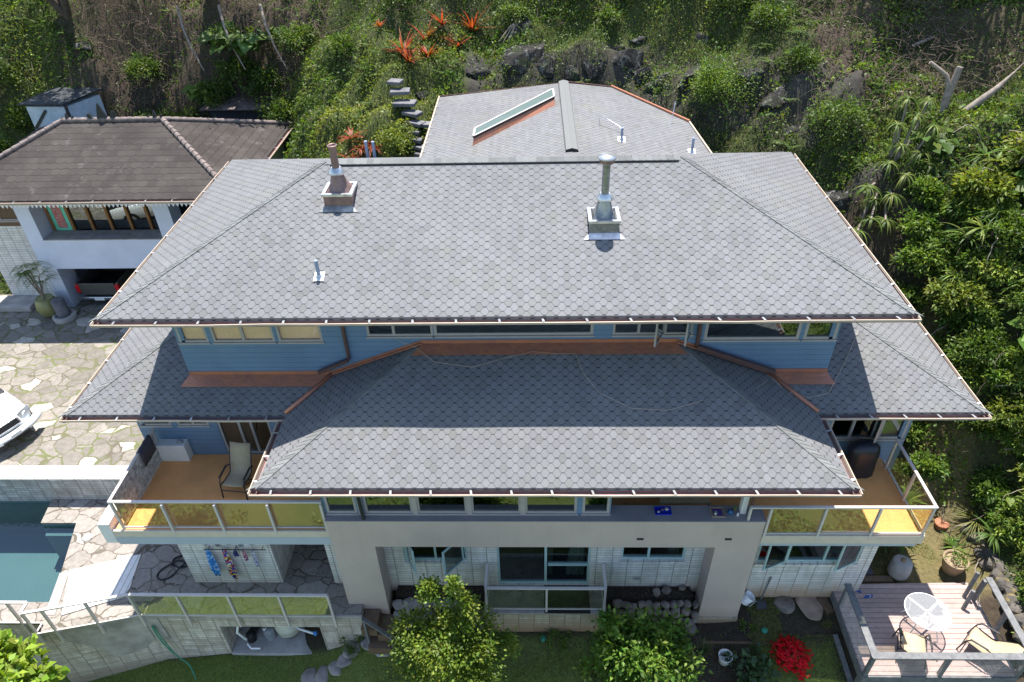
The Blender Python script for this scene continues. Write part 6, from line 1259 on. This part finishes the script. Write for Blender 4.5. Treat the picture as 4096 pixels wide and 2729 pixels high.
# ---- hillside shrubs ----
def shrub(label, x, y, r, cols, g, L=.11, group=None, name='shrub', h=.75, nc=None, asp=.5, mat='leaf', z=None, npc=24, cat='shrub'):
    z = float(hgt(x, y, False)) if z is None else z; t = empty(name, (x, y, z), label, cat, group); nc = nc or int(90*r*r+30)
    foliage('foliage', crown((x, y, z+r*h*.6), (r, r, r*h), nc, npc, L, cols, g, asp=asp), mat, t)
    tips = [(x+r*.6*math.cos(a_), y+r*.6*math.sin(a_), z+r*h*g.uniform(.5,1.0)) for a_ in g.uniform(0, 6.28, 5)]
    branches('stem', t, (x, y, z-.1), tips, .03, 'bark_dark', g); return t
A1 = 'glossy round shrub in the dense green thicket above the brown hip roof'
for (x, y, r) in [(-18.3,31.2,.95),(-16.9,31.4,1.0),(-15.5,31.3,1.05),(-14.2,31.6,.9),(-12.9,31.9,.95),(-11.6,31.3,.85),(-10.9,30.1,.8),(-17.6,32.6,.8),(-13.6,32.8,.8),(-9.9,31.6,.9),(-22.8,31.2,.9),(-24.2,31.9,1.0),(-25.5,30.6,.9)]:
    shrub(A1, x, y, r, GREENS, g, .12, 'thicket shrubs above the brown roof')
A2 = 'leafy tropical shrub growing on the slope right of the house'
for (x, y, r) in [(12.3,17.2,.8),(13.6,17.6,.9),(12.6,15.8,.75),(13.8,15.9,.85),(13.1,14.3,.75),(14.3,14.2,.8),(13.6,12.7,.7),(14.6,12.0,.8),(13.2,11.3,.6),(14.9,17.2,.9),(11.8,18.6,.7),(13.2,19.3,.8),(14.8,19.6,.9),(16.0,21.4,1.0)]:
    shrub(A2, x, y, r, [MIDG, BRIG, YELG, YELG][int(x*7+y) % 4], g, [.10,.19,.13][int(x*3+y*5) % 3], 'shrubs on the slope right of the house', asp=.42, mat='leaf_gloss')
A3 = 'low green bush among the weeds high on the middle slope'
for (x, y, r) in [(-7.6,29.6,.6),(-5.3,30.6,.7),(-3.1,30.9,.7),(1.9,30.6,.7),(4.1,30.3,.75),(5.8,29.6,.7),(7.4,28.6,.75),(8.6,27.2,.7),(-8.9,28.2,.6),(-.6,29.9,.5),(3.0,29.4,.45),(9.3,25.3,.6)]:
    shrub(A3, x, y, r, [DARKG, MIDG, GREENS][int(x*5+40) % 3], g, .10, 'low bushes on the middle slope')
shrub('bright yellow green groundcover mound at the foot of the hillside steps', -4.85, 24.9, .8, YELG, g, .09, h=.5, nc=110)
shrub('feathery light green bush hanging over the rock face right of the rear roof', 6.5, 25.5, .95, BRIG, g, .09, h=1.0, nc=150)
shrub('trailing light green creeper draped over the cliff right of the feathery bush', 10.1, 23.0, .9, MIDG, g, .09, h=.9, nc=130)
shrub('small fern green shrub poking out beside the upper roof right gutter', 9.6, 20.6, .6, DARKG, g, .14)
shrub('light green weed tuft growing at the left hip of the brown roof', -20.4, 24.6, .6, BRIG, g, .12, z=5.9, h=.6)
shrub('tall weed clump between the white shed and the brown roof edge', -21.4, 26.6, .7, MIDG, g, .13, z=5.9)
# large-leaf climbers
def bigleaf(label, x, y, n, spread, L0, cols, g, z=None, hh=.5, name='elephant_ear'):
    z = float(hgt(x, y, False)) if z is None else z; t = empty(name, (x, y, z), label, 'plant'); mb = MB(); leaves = []; parts = []
    for i in range(n):
        a_ = g.uniform(0, 6.28); rr = spread*math.sqrt(g.random()); p = np.array([x+rr*math.cos(a_), y+rr*math.sin(a_), z+hh*g.uniform(.5,1.2)]); D = unit(np.array([math.cos(a_), math.sin(a_)-.6, -.35])+g.normal(size=3)*.3); N_ = unit(np.array([0,-.35,1.])+g.normal(size=3)*.25); S = unit(np.cross(D, N_)); N_ = np.cross(S, D); L_ = L0*g.uniform(.65,1.25)
        out = [(-.12,.0,0),(-.22,.26,.03),(.05,.44,.05),(.40,.38,.03),(.75,.18,-.03),(1.0,0,-.10)]; mid = [(-.05,0,-.03),(.3,0,-.05),(.65,0,-.06)]
        V = [p+D*(a2*L_)+S*(b2*L_)+N_*(c2*L_) for a2, b2, c2 in out]+[p+D*(a2*L_)-S*(b2*L_)+N_*(c2*L_) for a2, b2, c2 in out[1:5]]+[p+D*(a2*L_)+N_*(c2*L_) for a2, b2, c2 in mid]
        F = [(10,1,2,11),(11,2,3,12),(12,3,4,5),(10,11,7,6),(11,12,8,7),(12,5,9,8)]; F = np.array(F+[(0,1,10,0)][:0]); c = jit(pal(g.random(1), cols), 1, g, .15); parts.append((np.array(V), F, np.repeat(c, len(V), 0)))
        mb.tube([(x+(p[0]-x)*.15, y+(p[1]-y)*.15, z), tuple((np.array([x,y,z])+p)/2+np.array([0,0,.1])), tuple(p)], [.018,.014,.010], 5)
    foliage('leaves', parts, 'leaf_gloss', t); mb.build('stalks', simple('green_stalk', (.10,.16,.03), .6), t); return t
bigleaf('big heart leaved climber on the hill left of centre, the largest clump', -12.5, 32.7, 95, 1.7, .62, MIDG, g, hh=.7); bigleaf('smaller heart leaved clump just above the rusty lean-to roof', -14.5, 31.9, 30, .8, .40, BRIG, g)
bigleaf('torn broad leaved climber at the right edge below the dead branches', 14.9, 18.6, 26, 1.0, .58, BRIG, g); bigleaf('glossy broad leaf clump at the right edge level with the middle roof', 13.4, 15.2, 14, .6, .46, BRIG, g, hh=.8); bigleaf('single cluster of round glossy leaves above the red flowered corner on the right', 12.9, 13.2, 8, .5, .34, BRIG, g, hh=.6)
bigleaf('patch of rounded leaves beside the drooping rosette tree', 12.4, 21.4, 20, .7, .34, MIDG, g)
# bromeliads
def rosette(label, x, y, n, L, cols, g, tip=None, W=.055, z=None, name='bromeliad', el=(.5,1.4), droop=.75, group=None, cat='plant', mat='leaf_gloss', heads=1, spread=.0):
    z = float(hgt(x, y)) if z is None else z; t = empty(name, (x, y, z), label, cat, group); parts = []
    for h in range(heads):
        ox, oy = (g.normal(0, spread), g.normal(0, spread)) if heads > 1 else (0, 0); a_ = g.uniform(0, 6.28, n); e = g.uniform(el[0], el[1], n); D = np.stack([np.cos(a_), np.sin(a_), e], 1); C = jit(pal(g.random(n), cols), n, g, .18)
        zz2 = float(hgt(x+ox, y+oy)) if heads > 1 and z < 90 and name == 'bromeliad' else z
        parts.append(straps(np.tile([x+ox, y+oy, zz2+.02], (n, 1))+D*.03, D, L*g.uniform(.6,1.15,n), W, C, droop, 6, None if tip is None else np.array(tip)))
    foliage('leaves', parts, mat, t); mb = MB(); mb.tube([(x,y,z-.12),(x,y,z+.07)], .05, 8); mb.build('stem', M['bark_dark'], t); return t
REDS = [(.20,.02,.015),(.34,.05,.02),(.30,.12,.02),(.16,.12,.02)]
for x, y, n, L, lb in [(-4.14,29.16,20,.75,'red and yellow bromeliad highest on the left of the red group'),(-2.31,29.93,24,.95,'largest spreading red bromeliad near the top middle of the slope'),(-3.47,29.5,12,.65,'slim crimson bromeliad between the two tallest red plants'),(-2.87,28.9,16,.6,'deep red bromeliad leaning beside a bare twig right of the group'),(-3.95,28.27,16,.55,'upright orange red bromeliad in the middle of the red group'),(-4.9,28.2,18,.75,'orange bromeliad above the top of the stone steps'),(-4.64,27.7,18,.6,'bright scarlet bromeliad right at the top of the stone steps'),(-5.98,29.6,8,.3,'tiny reddish bromeliad far left on the grassy slope')]:
    rosette(lb, x, y, int(n*1.3), L*1.3, REDS, g, (.36,.06,.04), .085, el=(.7,2.4), droop=.55)
rosette('dark red bromeliad cluster behind the left chimney flue', -6.54, 25.0, 22, .7, REDS, g, (.30,.04,.03), .085, heads=3, spread=.35); rosette('orange red bromeliad right of the cluster behind the chimney', -5.88, 25.15, 30, .75, REDS, g, (.34,.08,.03), .085)
# drooping rosette tree (dracaena-like)
t = empty('drooping_rosette_tree', (11.4,21.3,7), 'tree with many drooping yellow green leaf rosettes on the rocky right slope', 'tree'); parts = []; mb = MB()
heads = [(10.2,20.0,7.3),(10.6,20.2,6.8),(11.0,20.1,7.0),(10.9,20.6,7.8),(11.4,20.4,7.5),(11.8,20.3,7.2),(11.3,21.0,8.2),(11.9,20.9,8.0),(12.3,20.8,7.7),(11.2,21.4,8.7),(11.8,21.6,8.9),(12.4,21.5,8.6),(12.8,21.3,8.2),(11.6,22.0,9.3),(12.3,22.1,9.2),(10.3,19.5,6.5),(9.9,19.3,6.2),(10.8,19.6,6.4)]
for hx, hy, hz_ in heads:
    n = 34; a_ = g.uniform(0, 6.28, n); D = np.stack([np.cos(a_), np.sin(a_), g.uniform(.1,1.1,n)], 1); parts.append(straps(np.tile([hx,hy,hz_], (n, 1)), D, g.uniform(.42,.72,n), .055, jit(pal(g.random(n), [(.05,.085,.015),(.10,.15,.03),(.17,.20,.045)]), n, g, .15), 1.5, 6))
    mb.tube([(11.5,21.6,6.9),(11.5+(hx-11.5)*.5,21.6+(hy-21.6)*.4,6.9+(hz_-6.9)*.25),(hx,hy,hz_)], [.06,.045,.03], 6)
foliage('leaf_rosettes', parts, 'leaf_gloss', t); mb.build('trunk', M['bark'], t)
# cut trunks and roots
def limb(label, pts, r, name='cut_branch', mat='bark', cat='branch'):
    mb = MB(); mb.tube(pts, r, 10); return thing(name, mb, M[mat], label, cat, pts[0])
limb('pale sawn off trunk standing upright on the right slope', [(13.1,22.6,8.0),(13.22,22.7,8.6),(13.16,22.72,9.0),(13.24,22.76,9.5),(13.30,22.8,9.98)], [.15,.12,.125,.105,.10]); limb('pale sawn off branch leaning far right beside the upright trunk', [(13.4,22.35,8.35),(13.7,22.4,8.72),(14.0,22.38,9.02),(14.45,22.4,9.46),(14.9,22.6,9.86),(15.2,22.7,10.2)], [.14,.11,.115,.09,.03,.012])
limb('crooked pale branch forking left behind the upright trunk', [(13.16,22.75,9.1),(13.1,22.8,9.5),(12.98,22.82,9.72),(12.75,22.9,9.88),(12.44,23.0,10.08)], [.08,.075,.065,.06,.055]); limb('thin twisted root hanging down the slope near the right edge', [(13.9,20.8,7.4),(13.6,20.5,7.0),(13.8,20.2,6.6),(13.4,19.9,6.3),(13.2,19.6,5.9),(12.9,19.4,5.8)], [.05,.045,.04,.035,.03,.015], 'hanging_root', cat='root')
limb('forked pale root above the broad leaved climber', [(13.6,21.2,7.9),(13.9,20.9,7.6),(14.1,20.7,7.2),(14.4,20.8,7.1),(14.7,20.5,6.9)], [.05,.05,.04,.03,.015], 'hanging_root', cat='root'); limb('slender bare branch crossing the brush at the top right', [(13.0,25.5,9.9),(14.0,25.6,10.3),(15.2,25.2,10.5),(16.4,24.8,10.9)], [.06,.05,.04,.02]); limb('pale leaning trunk at the very top right corner', [(15.8,25.8,10.6),(15.9,26.0,11.4),(15.5,26.2,12.3)], [.08,.07,.06])
for x, lb in ((-15.2,'leftmost bare stem dangling from the dark bank at the top left'), (-13.4,'middle bare stem running down the dry bank at the top left'), (-11.6,'right bare stem slanting over the dry bank at the top left')): limb(lb, [(x,32.6,10.2),(x+.3,31.9,9.5),(x+.7,31.3,8.8),(x+1.2,30.8,8.0)], [.06,.05,.04,.02], 'bare_stem', 'bark', 'stem')
# pandanus-like root plant on dark boulder
mb = MB()
for k in range(9): a_ = g.uniform(-.5,.5); mb.tube([(-.35,29.75,10.1),(.75+a_*.5-1.3,29.55,9.85),(.55+a_*1.1-1.3,29.3,9.3+g.uniform(-.1,.1))], [.045,.03,.012], 6)
rp = rosette('grey rooted plant with arching green leaves gripping the tall black boulder', -.35, 29.8, 30, .6, MIDG, g, None, .04, z=10.15, name='rooted_plant'); o = mb.build('aerial_roots', M['bark'], rp)
# lava rocks
rk = [(-.07,29.5,.62,'tall black boulder under the grey rooted plant',1.25),(-.32,28.35,.72,'black rock face block left of the rear roof peak',1.1),(-.95,28.3,.55,'lichen spotted rock just left of the black block',.9),(-1.88,28.1,.50,'rounded grey lichen rock at the left end of the rock band',.8),(-2.4,28.1,.36,'small pale lichened rock at the left edge of the rock band',.8),(.6,28.25,.62,'dark rock directly above the rear roof ridge cap',1.1),(1.6,27.95,.60,'dark craggy rock right of the ridge cap',1.1),(2.5,27.95,.58,'shadowed black rock above the copper roof edge',1.2),(3.5,28.1,.70,'large dark rock behind the copper roof corner',1.2),(4.3,27.7,.72,'grey and black crag right of the copper roof corner',1.2),(5.1,27.2,.70,'pale lichen patched crag halfway down the right rock band',1.1),(5.9,26.5,.60,'grey crag left of the feathery light green bush',1.1),(7.8,25.5,.62,'white lichen patched rock right of the feathery bush',.9),(8.7,24.9,.75,'broad grey white rock shelf in the right rock band',.8),(8.9,23.9,.50,'whitish pointed rock above the trailing creeper',.9),(8.3,23.2,.55,'dark grey rock low under the trailing creeper',1.0),(9.1,21.7,.75,'shadowed black rock overhanging the gap beside the upper roof',1.2),(10.1,21.2,.65,'dark rock beneath the drooping rosette tree',1.1),(4.2,29.0,.36,'small spotted rock in the weeds above the copper corner',.8),(3.4,28.7,.30,'small dark rock in the grass above the ridge cap',.8),(6.4,28.3,.33,'upright black stone on the high green slope',1.2),(-7.7,26.9,.30,'little round dark rock left of the stone steps',.9),(-4.1,27.2,.28,'dark rock at the right of the stone steps top',.9),(-3.6,25.6,.50,'brown black rock at the left corner of the rear roof',.7),(-8.9,26.7,.2,'smallest grey rock on the grassy slope far left of the steps',.8),(-22.9,29.2,.95,'big shadowy boulder at the left edge below the shed',1.2),(-23.3,27.4,.9,'dark boulder at the left edge beside the brown roof',1.1),(-14.6,33.4,.55,'bluish grey stone near the top left edge',.8),(-20.2,33.0,.45,'pale stone slab on the upper left bank',.5)]
for x, y, r_, lb, fl in rk: rock(lb, x, y, r_, 'lava', fl, z=float(hgt(x, y))+.05, name='lava_rock', sub=3, rough=.75, sx=1.1)
# crevice weeds over the rocks
x = g.uniform(-2.2, 10.5, 5000); y = 28.2-.0*x+g.normal(0, .35, 5000); y = np.where(x > 3.5, 27.6-(x-3.5)*.62+g.normal(0,.45,5000), y); k = fbm(x, y, 1.4, 99) > .5; x, y = x[k], y[k]; n = len(x); P = np.stack([x, y-.25, hgt(x, y)+g.uniform(.1,.75,n)], 1); C = jit(pal(g.random(n), GREENS), n, g, .25)
foliage('crevice_weeds', leafquads(P, g.normal(size=(n, 3))-np.array([0,.6,.3]), g.normal(size=(n, 3))*.4+np.array([0,-.4,1.]), g.uniform(.06,.14,n), .045, C), 'leaf', kind='stuff', label='little weeds rooted in the crevices of the black rock band', cat='weeds')
# ---- garden plants ----
def tree(name, label, base, c, R, nc, npc, L, cols, g, asp, trunk=.05, mat='leaf', cat='bush', extra=(), shell=(.5,1.0), rc=.28):
    t = empty(name, base, label, cat); ps = [crown(c, R, nc, npc, L, cols, g, rc=rc, asp=asp, shell=shell)]
    for e_ in extra: ps.append(crown(e_[0], e_[1], e_[2], npc, L, cols, g, rc=.5, asp=asp))
    foliage('crown', ps, mat, t); c = np.array(c); tips = [tuple(c+unit(g.normal(size=3)+np.array([0,0,.6]))*np.array(R)*.75) for _ in range(12)]+[tuple(e_[0]) for e_ in extra]
    branches('trunk', t, base, tips, trunk, 'bark_dark', g); return t
tree('garden_bush', 'large bright yellow green bush with small leaves below the portal beam', (-2.0,8.75,-1.35), (-1.98,8.75,.55), (1.12,.88,1.6), 360, 52, .085, [(.07,.13,.015),(.12,.19,.022),(.19,.25,.03),(.26,.30,.045)], g, .55, .06, extra=[((-2.35,9.1,2.6),(.2,.2,.55),14),((-1.55,9.0,2.3),(.18,.18,.5),12),((-1.75,8.95,3.0),(.12,.12,.55),9),((-.62,8.9,.9),(.25,.2,.4),10),((-2.9,8.9,1.6),(.3,.3,.4),12)], rc=.22)
tree('citrus_bush', 'round dark glossy citrus bush below the rubble wall', (2.5,8.85,-1.3), (2.55,8.85,.25), (1.15,.85,1.25), 230, 42, .13, [(.045,.10,.014),(.08,.16,.02),(.13,.23,.03),(.22,.30,.05)], g, .5, .06, 'leaf_gloss', extra=[((1.75,9.1,1.5),(.15,.15,.4),8)], rc=.24)
tree('broad_leaf_tree', 'light green tree with lobed leaves filling the bottom left corner', (-12.7,7.6,-3.5), (-12.75,7.7,.7), (1.30,1.0,1.55), 190, 30, .24, [(.12,.20,.02),(.20,.30,.03),(.30,.38,.06)], g, .75, .10, 'leaf', 'tree', rc=.22)
z = float(hgt(6.55, 9.65)); t = empty('red_flower_bush', (6.55,9.65,z), 'low round bush covered in bright red flowers on the right lawn', 'flowers'); foliage('foliage', crown((6.55,9.62,z+.12), (.40,.40,.18), 50, 26, .06, MIDG, g), 'leaf', t)
parts = []; g = np.random.default_rng(404); n = 520; u_ = unit(g.normal(size=(n, 3))); u_[:,2] = abs(u_[:,2]); P = np.array([6.55,9.62,z+.14])+u_*np.array([.46,.46,.26])*g.uniform(.55,1.08,(n,1))+g.normal(size=(n,3))*.03; P[:24] = np.array([6.72,9.15,z+.1])+g.normal(size=(24,3))*.07
for k in range(6): a_ = k*1.047; parts.append(leafquads(P, u_*.5+np.array([math.cos(a_), math.sin(a_), .1]), u_, .045, .04, jit(np.tile([.80,.012,.03], (n, 1)), n, g, .12)))
foliage('flowers', parts, 'leaf', t)
rosette('small upright grey green shrub in the dark planting bed', 4.35, 9.75, 60, .48, [(.09,.13,.055),(.13,.17,.08)], g, None, .022, name='rosemary_shrub', el=(1.2,3.5), droop=.25, cat='shrub', mat='leaf')
shrub('bluish leafy vegetable plant beside the white pot in the dark bed', 5.5, 9.25, .55, [(.06,.11,.05),(.10,.16,.07)], g, .14, h=.5, asp=.8, nc=38, npc=10); shrub('small fresh green bush at the bottom edge left of the red flowers', 5.35, 8.75, .38, BRIG, g, .08, h=.8); shrub('weedy green patch against the bed edge in front of the door landing', .55, 10.12, .38, BRIG, g, .06, h=.3, nc=24); shrub('small weeds in the soil right of the portal leg', 5.6, 10.35, .18, BRIG, g, .06, h=.5, nc=8)
shrub('grassy green tuft spilling beside the large stepping stones and steps', -4.75, 10.12, .42, MIDG, g, .06, h=.35, nc=24)
# right side plants
rosette('big spiky grass tree rosette beside the terracotta pot', 12.45, 13.0, 150, .85, [(.12,.15,.03),(.20,.22,.06),(.28,.26,.09)], g, None, .022, name='spiky_grass_plant', el=(-.1,1.3), droop=.8, z=.35)
rosette('strappy green plant in front of the big tan pot', 11.75, 12.45, 34, .5, BRIG, g, None, .05, name='strap_leaf_plant', el=(.4,1.5))
for x, y, zz3, lb in ((9.75,13.1,.35,'ginger plant with long leaves just outside the right balcony glass'),(9.9,12.6,.15,'smaller ginger plant nearer the front corner of the right balcony'),(10.6,13.5,.3,'yellow green ginger clump behind the right balcony corner')):
    rosette(lb, x, y, 40, .62, BRIG, g, None, .10, z=zz3, name='ginger_plant', el=(.3,2.2), droop=.6, heads=3, spread=.22)
for i in range(30):
    yy_ = 12.3+i*.27; A5 = 'bright small leaved bush in the lush growth right of the lava wall'; shrub(A5, 12.9+g.uniform(-.15,.9)-.09*(yy_-12)*(i % 3), yy_, g.uniform(.35,.6), BRIG if i % 3 else [(.12,.19,.03),(.22,.30,.05),(.32,.38,.10)], g, g.uniform(.09,.15), 'bushes right of the lava wall', asp=.36, mat='leaf_gloss')
for i in range(16):
    A6 = 'dense green bush filling the gap behind the right eaves'; shrub(A6, 10.3+(i % 4)*.62+g.uniform(-.2,.2), 14.6+(i//4)*1.15+g.uniform(-.3,.3), g.uniform(.45,.65), MIDG if i % 2 else BRIG, g, .12, 'bushes behind the right eaves', asp=.42)
A4 = 'sunlit leafy shrub along the mossy lava wall beside the house'
for (x, y, r) in [(12.0,16.6,.6),(11.3,16.9,.6),(12.4,15.4,.55),(11.3,15.6,.45),(13.0,12.4,.5),(10.6,17.4,.6),(12.9,10.6,.5),(12.5,9.6,.4)]: shrub(A4, x, y, r, BRIG+[(.26,.32,.09)], g, .12, 'shrubs along the mossy lava wall', asp=.35, mat='leaf_gloss')
def potplant(parent, c, R, nc, L, cols): foliage('weeds', crown(c, R, nc, 16, L, cols, g), 'leaf', parent)
potplant(bigpot, (11.42,11.85,.28), (.28,.28,.12), 16, .07, BRIG)
# palm in olive pot
mb = MB(); parts = []
for k in range(5):
    a_ = k*1.3; top = (-19.2+.28*math.cos(a_), 22.75+.2*math.sin(a_), 2.5+.15*k); mb.tube([(-19.2,22.75,1.65),((-19.2*2+top[0])/3,(22.75*2+top[1])/3,2.1),top], [.035,.03,.025], 6)
    for f in range(7):
        b2 = g.uniform(0, 6.28); d = np.array([math.cos(b2), math.sin(b2), .9]); Lf = .8; ts = np.linspace(.2,1,14); pth = np.array(top)+np.outer(ts*Lf, d)-np.outer(ts**2*Lf*1.1, [0,0,1.]); s_ = np.array([-d[1], d[0], 0])
        for sg in (-1, 1): parts.append(leafquads(pth, np.tile(s_*sg+d*.5-np.array([0,0,.4]), (14, 1)), np.tile([0,0,1.], (14, 1)), .26*(1.15-ts), .025, jit(np.tile([.09,.16,.03], (14, 1)), 14, g, .15)))
mb.build('palm_stems', M['bark'], olive); foliage('palm_fronds', parts, 'leaf', olive)
mb = MB()
for k in range(7): a_ = k*.9; mb.tube([(11.72,13.2,.0),(11.72+.15*math.cos(a_),13.2+.15*math.sin(a_),.5),(11.75+.4*math.cos(a_),13.1+.35*math.sin(a_),.75-.1*(k % 3))], [.008,.006,.003], 4)
mb.build('bare_twigs', M['bark'], redpot)
# trees standing higher on the hill
for x, y, zc, R, lb in [(-21,31.8,15.2,(3.4,2.4,2.4),'tree on the hill above the upper left corner'),(-14.5,32.6,15.0,(3.4,2.4,2.3),'tree on the hill above the dry bank'),(15.2,28.3,15.2,(3.2,2.6,2.4),'tree on the hill above the dead branches'),(18.6,22.5,14.2,(2.6,2.6,2.2),'tree on the hill beyond the right edge')]:
    t = empty('hill_tree', (x, y+2.2, float(hgt(x, y+2.2))), lb, 'tree'); foliage('crown', crown((x, y, zc), R, 150, 42, .26, DARKG, g, asp=.5, rc=.22), 'leaf', t)
    c = np.array([x, y, zc]); branches('trunk', t, (x, y+2.2, float(hgt(x, y+2.2))-.2), [tuple(c+unit(g.normal(size=3))*np.array(R)*.6) for _ in range(7)], .2, 'bark_dark', g)

x = g.uniform(-20, 20, 60000); y = g.uniform(-8, 7.6, 60000); k = fbm(x, y, .5, 23) > .42; x, y = x[k], y[k]; n = len(x); C = jit(pal(fbm(x, y, .4, 29), [(.05,.09,.02),(.12,.18,.03),(.22,.26,.05)]), n, g, .3)
foliage('garden_undergrowth', leafquads(np.stack([x, y, hgt(x, y)+g.uniform(0, .5, n)*fbm(x, y, .8, 3)], 1), g.normal(size=(n, 3))+np.array([0,0,.8]), g.normal(size=(n, 3))*.5+np.array([0,0,1.]), g.uniform(.12,.3,n), .08, C), 'leaf', kind='stuff', label='sunlit undergrowth on the slope in front of the lawn', cat='ground cover')

# ferns and strap-leaved plants mixed through the slope right of the house
for i in range(34):
    xx = g.uniform(12.0, 15.5); yy = g.uniform(11.5, 20.5); zc_ = float(hgt(xx, yy))+g.uniform(.3,.8)
    rosette('arching fern like plant poking out of the jungle right of the house', xx, yy, 26, g.uniform(.5,.85), [BRIG, YELG, MIDG][i % 3], g, None, g.uniform(.04,.09), z=zc_, name='arching_plant', el=(.2,1.6), droop=.8, group='arching plants right of the house')
mb = MB()
for i in range(46):
    xx = g.uniform(11.8, 15.5); yy = g.uniform(11.5, 21); zc_ = float(hgt(xx, yy)); q = [np.array([xx, yy, zc_+g.uniform(.5,1.1)])]; d = unit(g.normal(size=3)*np.array([1,1,.4]))
    for s_ in range(6): d = unit(d+g.normal(size=3)*.35-np.array([0,.12,.12])); q.append(q[-1]+d*.22)
    mb.tube([tuple(v) for v in q], [.016,.015,.013,.011,.009,.006,.004], 4, False)
o = mb.build('dry_vines', simple('bare_vine', (.26,.21,.16), .9, var=.4, scale=2), None, uv=False); tag(o, 'bare dry vines trailing over the jungle on the right', 'vines', kind='stuff')
